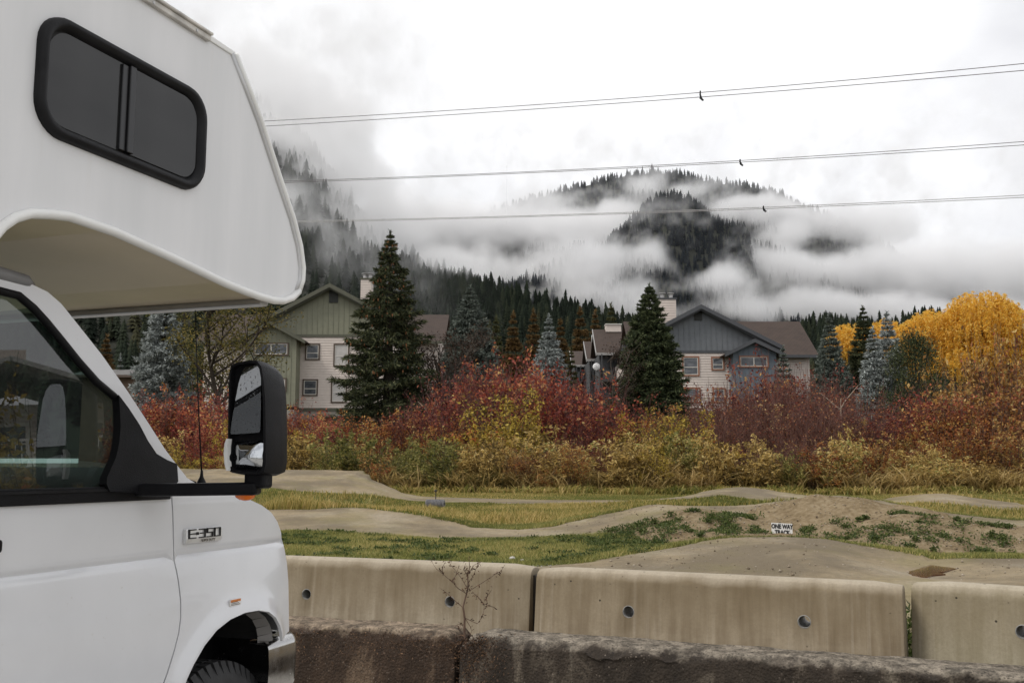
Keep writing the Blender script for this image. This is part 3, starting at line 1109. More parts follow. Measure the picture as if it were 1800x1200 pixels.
belt_h = float(np.mean([q[1] for q in px([(0, 883), (240, 873)], CY)]))
glass_b = float(np.mean([q[1] for q in px([(0, 862), (180, 861)], CY, KT)]))
INNER = [(-25, 500), (0, 507), (38, 516), (66, 541), (86, 562), (112, 594), (140, 631), (172, 670), (196, 693), (205, 697)]
INNER = [(0, 507), (36, 516), (62, 538), (84, 562), (112, 596), (140, 631), (172, 667), (204, 694)]
SAIL = [(204, 694), (222, 718), (241, 747), (254, 774), (268, 797), (286, 808), (303, 815)]
OUTER = [(303, 838), (328, 838), (312, 818), (290, 789), (262, 745), (222, 684), (178, 622), (140, 574), (108, 534), (84, 513), (40, 492), (0, 481)]
inner, sail, outer = px(INNER, CY, KT), px(SAIL, CY, KT), px(OUTER, CY, KT)
cow = px([(303, 838)], CY, KT)[0]
roof_cab = outer[-1][1]

SBK = S_DOORBACK
win_hole = [(SBK + .10, glass_b)] + [(SBK + .10, inner[0][1] - .01)] + inner + sail + [(cow[0], glass_b)]

# fender: from the door gap to the nose
fend_top = px([(303, 838), (328, 838), (345, 849), (372, 857), (405, 864), (435, 876), (460, 887), (480, 900), (494, 917), (503, 936), (508, 958), (511, 990), (511, 1020), (509, 1055), (508, 1085), (508, 1108)], CY)
for flip in (False, True):
    # door skin below the glass
    door_o = [(SBK, .5), (SBK, belt_h - .0)] + [(p[0] - .0035, p[1]) for p in gap][0:1] + [(p[0] - .0035, p[1]) for p in gap[1:]]
    door_o[2] = (gap[0][0] - .0035, belt_h)
    door = panel('cab_door', door_o, [], yside, PAINT, rv, flip=flip)
    # belt weatherstrip
    yb0 = (lambda s, h: yside(s, belt_h) - .006)
    b = MB()
    y0_ = CY - .014
    b.box(SBK + .02, gap[0][0] - .02, *(sorted((y0_, y0_ + .02)) if not flip else sorted((WID - y0_, WID - y0_ - .02))), belt_h - .012, glass_b + .008)
    b.build('belt_strip', BLK, door, bevel=.004)
    b = MB()
    y0_ = CY - .020
    b.box(SBK + .02, gap[0][0] - .12, *(sorted((y0_, y0_ + .012)) if not flip else sorted((WID - y0_, WID - y0_ - .012))), belt_h + .022, belt_h + .030)
    b.build('strip_bead', RUB, door)
    # glass
    gl = [(SBK + .07, glass_b - .015), (SBK + .07, inner[0][1] + .01)] + [(s + .012, h + .012) for s, h in inner] + [(p[0] + .01, p[1]) for p in sail[1:]] + [(cow[0] - .02, glass_b - .015)]
    b = MB()
    yg = lambda h: CY + KT * max(0, h - 1.38) + .022
    b.add([(s, WID - yg(h) if flip else yg(h), h) for s, h in gl], [tuple(range(len(gl)))])
    b.build('door_glass', CABG, door)
    # window seal along pillar
    ypl = lambda h, o: (CY + KT * max(0, h - 1.38) + o)
    b = MB()
    path = [(SBK + .10, inner[0][1])] + inner
    b.tube([(s - .004, WID - ypl(h, .004) if flip else ypl(h, .004), h - .006) for s, h in path], .013, 8)
    b.build('window_seal', BLK, door, smooth=True)
    # pillar and roof side
    po = [(SBK, outer[-1][1])] + [(SBK, inner[0][1])] + inner + sail + outer
    panel('roof_pillar', po, [], lambda s, h: CY + KT * max(0, h - 1.38), PAINT, rv, flip=flip, thick=.03)
    # quarter sail (black triangular cover the mirror arm grows from)
    so = px([(204, 694), (222, 718), (241, 747), (254, 774), (268, 797), (286, 808), (303, 815), (303, 846), (290, 858), (262, 868), (232, 866), (181, 863), (176, 850), (178, 838), (186, 822), (196, 803), (203, 778), (207, 750), (206, 722)], CY, KT)
    panel('mirror_sail', so, [], lambda s, h: CY + KT * max(0, h - 1.38) - .012 - .02 * max(0, min(1, (1.62 - h) / .25)), BLK, door, flip=flip, thick=.03)
    # fender
    fo = [(p[0] + .0035, p[1]) for p in gap[::-1]] + fend_top + arch[::-1] + [(arch[0][0] - .03, .52), (gap[-1][0] + .01, .5)]
    fo = [(p[0] + .0035, p[1]) for p in gap[:-1][::-1]] + [(cow[0] - .001, cow[1])] + fend_top[1:] + arch[::-1]
    fender = panel('front_fender', fo, [], yside, PAINT, rv, flip=flip, step=.028, fine=True)
    # dark backing behind the shut line
    b = MB()
    yb_ = CY + .03
    gp = [(s - .03, h) for s, h in gap] + [(s + .03, h) for s, h in gap[::-1]]
    b.add([(s, WID - yb_ if flip else yb_, h) for s, h in gp], [(i, i + 1, len(gp) - 2 - i, len(gp) - 1 - i) for i in range(len(gap) - 1)])
    b.build('shut_line_seal', DARK, rv)
    # wheel well liner
    b = MB()
    for i in range(len(arch) - 1):
        (s0, h0), (s1, h1) = arch[i], arch[i + 1]
        y0, y1 = (CY + .012, CY + .55) if not flip else (WID - CY - .012, WID - CY - .55)
        b.add([(s0, y0, h0), (s1, y0, h1), (s1, y1, h1), (s0, y1, h0)], [(0, 1, 2, 3)])
    y1 = CY + .5 if not flip else WID - CY - .5
    b.add([(aw_c[0] - .7, y1, .15), (aw_c[0] + .55, y1, .15), (aw_c[0] + .55, y1, 1.05), (aw_c[0] - .7, y1, 1.05)], [(0, 1, 2, 3)])
    b.build('wheel_well', plain('wheel_well_liner', (.012, .012, .012), .9), rv, smooth=False)
# arch inner flange, pale, with a fixing hole at the front
b = MB()
fl = arch[7:]
for i in range(len(fl) - 1):
    (s0, h0), (s1, h1) = fl[i], fl[i + 1]
    w0, w1 = .035 * i / len(fl) + .006, .035 * (i + 1) / len(fl) + .006
    yy = CY + .004
    b.add([(s0, yy, h0), (s1, yy, h1), (s1 - w1, yy + .05, h1 - .01), (s0 - w0, yy + .05, h0 - .012)], [(0, 1, 2, 3)])
b.build('arch_flange', plain('flange_paint', (.22, .21, .20), .6), rv, smooth=True)

# ---- hood, windshield, roof and front lofted across from the side outline
def loft(name, prof_sh, m, parent=rv, crown=0.03, bulge=0.0, rows=14, smooth=True, k=KT):
    b = MB()
    n = len(prof_sh)
    for r in range(rows + 1):
        f = r / rows
        e = 1 - (2 * f - 1) ** 2
        e4 = 1 - (2 * f - 1) ** 6
        for s, h in prof_sh:
            y0 = yside(s, h) if h < 1.38 else CY + KT * (h - 1.38)
            y = y0 + .004 + (WID - 2 * y0 - .008) * f
            b.v.append((s + bulge * e, y, h + crown * e4))
    for r in range(rows):
        for i in range(n - 1):
            b.f.append([r * n + i, r * n + i + 1, (r + 1) * n + i + 1, (r + 1) * n + i]); b.m.append(0)
    o = b.build(name, m, parent, smooth=smooth)
    return o

loft('hood', fend_top[1:9], PAINT, crown=.02, bulge=.02)
front = fend_top[8:]
loft('front_panel', front, PAINT, crown=0, bulge=.05)
ws = [fend_top[1]] + outer[2:9]
loft('windshield', [outer[1], *outer[2:9]], CABG, crown=.0, bulge=.10)
loft('cab_roof', [outer[9], outer[10], outer[11], (SBK - .05, outer[11][1] + .01)], PAINT, crown=.03)
b = MB()
rr = px([(82, 505), (60, 494), (0, 478)], CY)
b.tube([(rr[0][0] + .0, CY + KT * .6 + .03, rr[0][1] + .004), (rr[1][0], CY + KT * .6 + .01, rr[1][1] + .004), (rr[2][0], CY + KT * .6 + .01, rr[2][1] + .006), (SBK, CY + KT * .6 + .01, rr[2][1] + .012)], [.012, .02, .022, .022], 8)
b.build('drip_rail', plain('drip_rail_grey', (.20, .20, .205), .5), rv, smooth=True)

# grille and headlights on the nose
b = MB()
hl = px([(500, 952), (508, 960), (514, 975), (517, 1000), (516, 1025), (510, 1050), (504, 1062)], CY)
for flip in (False, True):
    b = MB()
    n = len(hl)
    for k, dy in enumerate((-.012, .02, .08, .20)):
        for s, h in hl:
            y = CY + .04 + dy
            b.v.append((s - .004 + [0, .018, .035, .05][k], WID - y if flip else y, h))
    for k in range(3):
        for i in range(n - 1):
            b.f.append([k * n + i, k * n + i + 1, (k + 1) * n + i + 1, (k + 1) * n + i]); b.m.append(0)
    hd = b.build('headlight', LENS, rv, smooth=True)
    b = MB()
    zc = (hl[0][1] + hl[-1][1]) / 2
    b.lathe([(.02, -.04), (.075, .03), (.08, .035)], 'x', 20, c=(hl[3][0] - .03, (CY + .17) if not flip else WID - CY - .17, zc))
    b.box(hl[3][0] - .06, hl[3][0] - .045, *sorted(((CY + .06), (CY + .24)) if not flip else (WID - CY - .06, WID - CY - .24)), hl[-1][1], hl[0][1])
    b.build('reflector', CHROME, hd, smooth=False)
b = MB()
gs = hl[3][0]
for k in range(4):
    b.box(gs + .05, gs + .09, CY + .35, WID - CY - .35, hl[-1][1] + .02 + k * .05, hl[-1][1] + .045 + k * .05)
b.build('grille', CHROME, rv, bevel=.006)
# bumper: wraps round the corner
bt = px([(476, 1134), (492, 1119), (522, 1124)], CY + .0)
b = MB()
bs0, bs1, bh = bt[0][0] - .015, bt[2][0] + .05, bt[0][1] + .015
pathb = [(bs0, CY + .0), (bs1 - .06, CY + .0), (bs1 - .01, CY + .03), (bs1 + .05, CY + .16), (bs1 + .10, CY + .5), (bs1 + .11, WID / 2), (bs1 + .10, WID - CY - .5), (bs1 + .05, WID - CY - .16), (bs1 - .01, WID - CY - .03), (bs1 - .06, WID - CY), (bs0, WID - CY)]
n = len(pathb)
pr = [(.10, .0), (.02, .004), (.0, -.02), (-.004, -.10), (.0, -.19), (.03, -.23), (.10, -.24)]
for (s, y) in pathb:
    cx, cy = s - (bs0 - .1), y - WID / 2
    for (ins, dz) in pr:
        iy = ins * (1 if y < WID / 2 else -1) * (1 if abs(y - WID / 2) > .6 else 0)
        isx = ins * (1 if abs(y - WID / 2) < .97 else 0)
        b.v.append((s - isx, y + iy, bh + dz))
m_ = len(pr)
for i in range(n - 1):
    for j in range(m_ - 1):
        b.f.append([i * m_ + j, i * m_ + j + 1, (i + 1) * m_ + j + 1, (i + 1) * m_ + j]); b.m.append(0)
o = b.build('front_bumper', CHROME, rv, bevel=.012, seg=3, smooth=True, angle=25)
b = MB()
bk = px([(463, 1131), (478, 1134), (496, 1123), (492, 1118)], CY + .02)
b.prism([(s, CY + .03, h) for s, h in bk], (0, .06, 0))
b.build('bumper_bracket', BLK, rv)

# ---- front wheel
WR = .372
wy = CY + .045
wc = (aw_c[0], .372)
print('wheel', wc)
wheel_root = None
for yy, sg in ((wy, 1), (WID - wy, -1)):
    b = MB()
    tw = .225
    prof_t = [(.215, .03), (.235, .012), (.29, .004), (.335, .012), (WR - .012, .03), (WR, .055), (WR, tw - .055), (WR - .012, tw - .03), (.335, tw - .012), (.29, tw - .004), (.215, tw - .03)]
    b.lathe([(r, sg * q) for r, q in prof_t], 'y', 72, c=(wc[0], yy, wc[1]))
    # tread blocks reach down the shoulder
    for k in range(52):
        a = 2 * PI * k / 52
        for q0, q1, rin in ((.012, .075, WR - .035), (.085, .14, WR - .01), (tw - .075, tw - .012, WR - .035)):
            da = .04
            vs = []
            for aa in (a - da, a + da):
                for rr_ in (rin, WR + .010):
                    for qq in (q0 + (.022 if rr_ > WR else 0) * (q0 < .03), q1):
                        vs.append((wc[0] + rr_ * cos(aa), yy + sg * qq, wc[1] + rr_ * sin(aa)))
            b.add(vs, [(0, 1, 3, 2), (4, 6, 7, 5), (0, 4, 5, 1), (2, 3, 7, 6), (0, 2, 6, 4), (1, 5, 7, 3)])
    tire = plain('tyre_rubber', (.028, .028, .029), .7, 0, .3, 30, .2, 90)
    wh = b.build('front_wheel', tire, rv)
    smooth_by_angle(wh, 30)
    b = MB()
    b.lathe([(.0001, sg * .075), (.055, sg * .07), (.06, sg * .03), (.10, sg * .03), (.11, sg * .06), (.16, sg * .075), (.195, sg * .05), (.205, sg * .025), (.218, sg * .02), (.22, sg * .04), (.22, sg * .2)], 'y', 40, c=(wc[0], yy, wc[1]))
    for k in range(8):
        a = 2 * PI * k / 8
        b.lathe([(.0001, sg * .05), (.012, sg * .05), (.014, sg * .075), (.0001, sg * .078)][::-1], 'y', 8, c=(wc[0] + .083 * cos(a), yy, wc[1] + .083 * sin(a)))
    rm = b.build('rim', plain('steel_rim', (.45, .45, .45), .4, .6), wh, smooth=True)
for yy, sg in ((.16, 1), (WID - .16, -1)):
    b = MB()
    b.lathe([(r, sg * q) for r, q in prof_t], 'y', 40, c=(wc[0] - 4.0, yy, wc[1]))
    wh = b.build('rear_wheel', tire, rv, smooth=True)
b = MB()
b.box(S_BACK + .1, aw_c[0] + .5, .55, WID - .55, .36, .55)
b.lathe([(.05, .3), (.05, WID - .3)], 'y', 10, c=(wc[0], 0, .372))
b.build('chassis', plain('chassis_black', (.015, .014, .013), .8), rv)

# ---- cabin
b = MB()
b.box(SBK - .02, cow[0] + .05, CY + .05, WID - CY - .05, .62, .68)
b.box(SBK - .06, SBK - .0, CY + .05, WID - CY - .05, .62, 1.98)
b.box(SBK, outer[7][0] - .25, CY + .14, WID - CY - .14, roof_cab - .045, roof_cab - .02)
b.build('cab_lining', DARK, rv)
b = MB()
dz = belt_h
b.prism([(cow[0] + .10, CY + .06, dz + .06), (cow[0] - .12, CY + .06, dz + .10), (cow[0] - .32, CY + .06, dz + .03), (cow[0] - .40, CY + .06, dz - .12), (cow[0] - .32, CY + .06, dz - .35), (cow[0] + .10, CY + .06, dz - .35)], (0, WID - 2 * CY - .12, 0))
b.build('dashboard', DASHM, rv, bevel=.03, seg=3, smooth=True)
# steering wheel on the far side
b = MB()
sw = Vector((cow[0] - .52, WID - CY - .52, dz + .12))
ax = Vector((-.78, 0, .62)).normalized()
e1 = Vector((0, 1, 0)); e2 = ax.cross(e1)
b.tube([sw + (e1 * cos(a) + e2 * sin(a)) * .195 for a in np.linspace(0, 2 * PI, 33)], .016, 8, cap=False)
for a in (0, PI, -PI / 2):
    b.tube([sw - ax * .02, sw + (e1 * cos(a) + e2 * sin(a)) * .19], .014, 6)
b.tube([sw, sw - ax * .35], .03, 8)
b.build('steering_wheel', plain('wheel_grey', (.12, .125, .12), .6), rv, smooth=True)
for yy in (CY + .42, WID - CY - .52):
    b = MB()
    sx = SBK + .30
    b.prism([(sx, yy - .25, 1.08), (sx + .50, yy - .25, 1.12), (sx + .52, yy - .25, 1.02), (sx + .46, yy - .25, .92), (sx, yy - .25, .92)], (0, .5, 0))
    b.prism([(sx - .04, yy - .24, 1.04), (sx + .12, yy - .24, 1.06), (sx + .02, yy - .24, 1.60), (sx - .07, yy - .24, 1.66), (sx - .16, yy - .24, 1.62)], (0, .48, 0))
    b.prism([(sx - .09, yy - .13, 1.66), (sx - .02, yy - .13, 1.66), (sx - .045, yy - .13, 1.83), (sx - .13, yy - .13, 1.84)], (0, .26, 0))
    b.build('cab_seat', SEAT, rv, bevel=.05, seg=3, smooth=True)

# ---- badge
bc = px([(322, 927), (385, 924), (386, 951), (322, 957)], CY - .0)
bx0, bx1 = bc[0][0], bc[1][0]
bz0, bz1 = (bc[2][1] + bc[3][1]) / 2, (bc[0][1] + bc[1][1]) / 2
ybd = CY - .004
b = MB()
zc_ = bz0 + (bz1 - bz0) * .36
b.prism([(bx0, ybd + .02, bz0), (bx0, ybd - .008, bz0 + .004), (bx0, ybd - .014, zc_), (bx0, ybd - .012, bz1 - .004), (bx0, ybd + .02, bz1)], (bx1 - bx0, 0, 0))
bdg = b.build('badge', plain('brushed_badge', (.74, .74, .73), .42, .75, .08, 20), rv, bevel=.004, seg=2)
def text(body, name, size, m, parent, loc, rot, ext_=.001, sx=1, sy=1, align='CENTER', bold=0):
    cu = bpy.data.curves.new(name, 'FONT')
    cu.body = body
    cu.size = size
    cu.align_x = align
    cu.align_y = 'CENTER'
    cu.extrude = ext_
    cu.offset = bold
    o = bpy.data.objects.new(name, cu)
    COL.objects.link(o)
    o.rotation_euler = rot
    o.location = loc
    o.scale = (sx, sy, 1)
    dg = bpy.context.evaluated_depsgraph_get()
    me = bpy.data.meshes.new_from_object(o.evaluated_get(dg))
    loc_, rot_, sc_ = o.location.copy(), o.rotation_euler.copy(), o.scale.copy()
    bpy.data.objects.remove(o)
    ob_ = link(name, me, m, parent)
    ob_.location, ob_.rotation_euler, ob_.scale = loc_, rot_, sc_
    return ob_
# squared lettering drawn as strokes: E . 3 5 0
INK = plain('badge_ink', (.006, .006, .007), .4)
gl_ = {'E': [((1, 0), (0, 0), (0, 1), (1, 1)), ((0, .5), (.9, .5))], '3': [((0, 1), (1, 1), (1, 0), (0, 0)), ((.25, .52), (1, .52))], '5': [((1, 1), (0, 1), (0, .52), (1, .52), (1, 0), (0, 0))], '0': [((0, 0), (0, 1), (1, 1), (1, 0), (0, 0))]}
b = MB()
gw = (bx1 - bx0)
xs_ = {0: ('E', .05, .22), 1: ('3', .33, .48), 2: ('5', .545, .69), 3: ('0', .755, .91)}
zb0, zb1 = bz0 + (bz1 - bz0) * .40, bz1 - .006
tk = .0025
print('badge', gw, zb1 - zb0)
for k, (ch, fa, fb) in xs_.items():
    for stroke in gl_[ch]:
        for (p, q) in zip(stroke[:-1], stroke[1:]):
            X0, X1 = bx0 + gw * (fa + (fb - fa) * p[0]), bx0 + gw * (fa + (fb - fa) * q[0])
            Z0, Z1 = zb0 + (zb1 - zb0) * p[1], zb0 + (zb1 - zb0) * q[1]
            b.box(min(X0, X1) - tk, max(X0, X1) + tk, ybd - .0185, ybd - .0125, min(Z0, Z1) - tk * .8, max(Z0, Z1) + tk * .8)
xd = bx0 + gw * .275
b.box(xd - .005, xd + .005, ybd - .0185, ybd - .0125, (zb0 + zb1) / 2 - .005, (zb0 + zb1) / 2 + .005)
b.build('lettering', INK, bdg)
text('SUPER DUTY', 'small_lettering', .013, plain('badge_small_ink', (.10, .085, .06), .4), bdg, ((bx0 + bx1) / 2 + .02, ybd - .0135, (bz0 + zc_) / 2), (PI / 2, 0, 0), .0006, 1.1, 1)
# warning sticker
stp = px([(402, 1054), (420, 1052), (421, 1063), (403, 1065)], CY - .03)
sx0, sx1, sz0, sz1 = stp[0][0], stp[1][0], stp[3][1], stp[0][1]
sy_ = yside((sx0 + sx1) / 2, sz0) - .003
b = MB()
b.box(sx0, sx1, sy_, sy_ + .006, sz0, sz1, 0)
b.box(sx0 + .001, sx1 - .001, sy_ - .0008, sy_ + .005, (sz0 + sz1) / 2 + .003, sz1 - .0005, 1)
for k in range(3):
    b.box(sx0 + .004, sx1 - .004 - .008 * k, sy_ - .0006, sy_ + .004, sz0 + .003 + k * .005, sz0 + .005 + k * .005, 2)
for k in range(6):
    b.box(sx0 + .008 + k * .008, sx0 + .013 + k * .008, sy_ - .0014, sy_ + .004, (sz0 + sz1) / 2 + .007, sz1 - .005, 2)
b.build('warning_sticker', [plain('sticker_white', (.75, .72, .68), .5), plain('sticker_orange', (.60, .20, .05), .5), INK], rv)

# ---- antenna on the cowl
ab = px([(354, 846)], CY + .06)[0]
b = MB()
ab3 = Vector((ab[0], CY + .06, ab[1] - .012))
b.lathe([(.018, 0), (.016, .012), (.007, .03), (.004, .055)], 'z', 12, c=ab3)
at_ = loc_plane(343, 545, CY + .06)
b.tube([ab3 + Vector((0, 0, .04)), Vector(((ab3.x * .6 + at_[0] * .4), CY + .06, (ab3.z * .6 + at_[1] * .4))), Vector((at_[0], CY + .06, at_[1]))], [.0035, .0025, .0017], 6)
b.build('antenna', BLK, rv, smooth=True)
cwv = px([(312, 818), (345, 848)], CY + .05)
b = MB()
b.prism([(cwv[0][0] - .02, CY + .05, cwv[0][1] - .03), (cwv[1][0], CY + .05, cwv[1][1] + .004), (cwv[1][0], CY + .05, cwv[1][1] - .03)], (0, WID - 2 * CY - .1, 0))
b.build('cowl_grille', BLK, rv)

# ---- tow mirror
YM_in, YM_out = None, None
s_head = px([(452, 730)], -.22)[0][0]
def hp(u, v): return loc_s(u, v, s_head)
corn = {k: hp(*p) for k, p in dict(tl=(404, 640), tr=(463, 636), bl=(401, 832), br=(468, 832)).items()}
print('mirror', s_head, corn)
yi, yo = corn['tl'][0], corn['br'][0]
zt, zb_ = corn['tl'][1], corn['bl'][1]
# outline of the rear opening (y,h) traced, then domed forward
outl_px = [(402, 676), (403, 655), (406, 642), (416, 637), (438, 633), (452, 634), (459, 644), (463, 665), (466, 700), (467, 760), (467, 815), (464, 829), (455, 833), (420, 832), (405, 829), (402, 822), (401, 800), (400.5, 760), (401, 715)]
ol = [hp(*p) for p in outl_px]
cyc, czc = np.mean([p[0] for p in ol]), (zt + zb_) / 2
b = MB()
n = len(ol)
slices = [(0, 1.0), (.012, 1.02), (.05, 1.03), (.10, .98), (.14, .88), (.165, .72), (.175, .45)]
for ds, k in slices:
    for y, h in ol:
        b.v.append((s_head + ds, cyc + (y - cyc) * k, czc + (h - czc) * (1 - (1 - k) * .5) - ds * .08))
for i in range(len(slices) - 1):
    for j in range(n):
        b.f.append([i * n + j, i * n + (j + 1) % n, (i + 1) * n + (j + 1) % n, (i + 1) * n + j]); b.m.append(0)
b.f.append(list(range((len(slices) - 1) * n, len(slices) * n))); b.m.append(0)
# rear rim and recess
base = len(b.v)
for k, ds in ((.90, -.002), (.88, .022)):
    for y, h in ol:
        b.v.append((s_head + ds, cyc + (y - cyc) * k, czc + (h - czc) * (1 - (1 - k) * .45)))
for j in range(n):
    j2 = (j + 1) % n
    b.f.append([j, j2, base + j2, base + j]); b.m.append(0)
    b.f.append([base + j, base + j2, base + n + j2, base + n + j]); b.m.append(0)
b.f.append([base + n + j for j in range(n)]); b.m.append(0)
head = b.build('side_mirror', BLK, rv, smooth=True)
smooth_by_angle(head, 50)
def face_on(name, pts, ds, m, bow=0, tilt=(0, 0), parent=head):
    """glass plate on the mirror's rear face, px outline"""
    q = [hp(*p) for p in pts]
    ym, zm = np.mean([p[0] for p in q]), np.mean([p[1] for p in q])
    bb = MB()
    rings = 5
    for r in range(rings + 1):
        f = r / rings
        for y, h in q:
            yy_, hh_ = ym + (y - ym) * f, zm + (h - zm) * f
            bb.v.append((s_head + ds + bow * f * f + tilt[0] * (yy_ - ym) + tilt[1] * (hh_ - zm), yy_, hh_))
    k = len(q)
    for r in range(rings):
        for j in range(k):
            bb.f.append([r * k + j, r * k + (j + 1) % k, (r + 1) * k + (j + 1) % k, (r + 1) * k + j]); bb.m.append(0)
    return bb.build(name, m, parent, smooth=True)
face_on('mirror_glass', [(421, 650), (426, 644), (450, 640), (455, 646), (457, 670), (460, 720), (461, 758), (458, 760), (430, 762), (407, 763), (405, 760), (407, 735), (411, 700), (415, 672)], .004, MIRR, 0, (0.10, .10))
face_on('convex_mirror', [(401, 771), (408, 770), (450, 769), (462, 770), (463, 800), (462, 822), (457, 828), (430, 827), (406, 827), (402, 823), (399, 800)], -.006, MIRR, .035, (0.0, .05))
b = MB()
q = [hp(*p) for p in [(402, 771), (406, 771), (404, 785), (404, 805), (406, 826), (402, 827), (399, 815), (397.5, 795), (399, 780)]]
b.prism([(s_head - .014, y, h) for y, h in q], (.02, 0, 0))
b.build('mirror_trim', TRIM, head)
# arm
ar = [(CY - .02, *px([(262, 858)], CY - .02)[0])]
arm = MB()
def pnt(u, v, y): 
    s, h = loc_plane(u, v, y); return Vector((s, y, h))
e0 = pnt(285, 860, CY - .02)
ycol = (ol[6][0] + ol[0][0]) / 2 - .02
e1 = pnt(456, 859, ycol)
e1.x = s_head + .05
hh = loc_s(456, 858, e1.x)
e1 = Vector((e1.x, hh[0], hh[1]))
def bar(m_, a, b_, hw, hz):
    a, b_ = Vector(a), Vector(b_)
    d = (b_ - a).normalized()
    side = Vector((-d.y, d.x, 0)).normalized() * hw
    up = Vector((0, 0, hz))
    m_.add([a - side - up, a + side - up, a + side + up, a - side + up, b_ - side - up, b_ + side - up, b_ + side + up, b_ - side + up], [(0, 1, 2, 3), (7, 6, 5, 4), (0, 4, 5, 1), (1, 5, 6, 2), (2, 6, 7, 3), (3, 7, 4, 0)])
bar(arm, e0 + Vector((-.1, 0.02, 0)), e1, .032, .0215)
up0 = Vector((e1.x, e1.y + .015, e1.z))
arm.prism([(e1.x - .03, e1.y + .045, e1.z - .0), (e1.x - .03, e1.y - .035, e1.z), (e1.x - .03, e1.y - .035, zb_ + .02), (e1.x - .03, e1.y + .045, zb_ + .02)], (.06, 0, 0))
arm.build('mirror_arm', BLK, head, bevel=.012, seg=3)
# amber lamp under the arm
lp = loc_s(431, 872, e1.x)
b = MB()
for k in range(7):
    a = PI * k / 6
    for j in range(9):
        bz = PI * j / 8
        b.v.append((e1.x + .025 * cos(bz), lp[0] + .035 * cos(a) * sin(bz) ** .5, lp[1] + .004 - .019 * sin(a) * sin(bz)))
for k in range(6):
    for j in range(8):
        b.f.append([k * 9 + j, k * 9 + j + 1, (k + 1) * 9 + j + 1, (k + 1) * 9 + j]); b.m.append(0)
b.build('turn_signal', AMBER, head, smooth=True)
# handle and lamp details
b = MB()
dh = (SBK + .12, belt_h - .14)
b.box(dh[0], dh[0] + .16, CY - .035, CY - .01, dh[1], dh[1] + .04)
b.build('door_handle', BLK, rv, bevel=.01)
# coach window and entry door further back on the near side, seen in the mirror and from a step aside
for yy, sg in ((0, -1), (WID, 1)):
    x0, x1 = S_COACH - 1.5, S_COACH - .45
    fr = ring('coach_window', rrect(x0, x1, 1.55, 2.2, .09), rrect(x0 + .045, x1 - .045, 1.595, 2.155, .06), yy + sg * .024, yy, RUB, rv)
    b = MB()
    b.add([(s, yy + sg * .005, h) for s, h in rrect(x0 + .04, x1 - .04, 1.59, 2.16, .06)], [tuple(range(32))])
    b.build('pane', TINT, fr)
# ------------------------------------------------------------------ conifers
BARK = plain('bark', (.05, .038, .028), .9, 0, .4, 8, .4, 30)
def needle(name, dark, mid, tip):
    return leafmat(name, [(0, dark), (.55, mid), (.85, tip), (1, tip)], .12, .75)

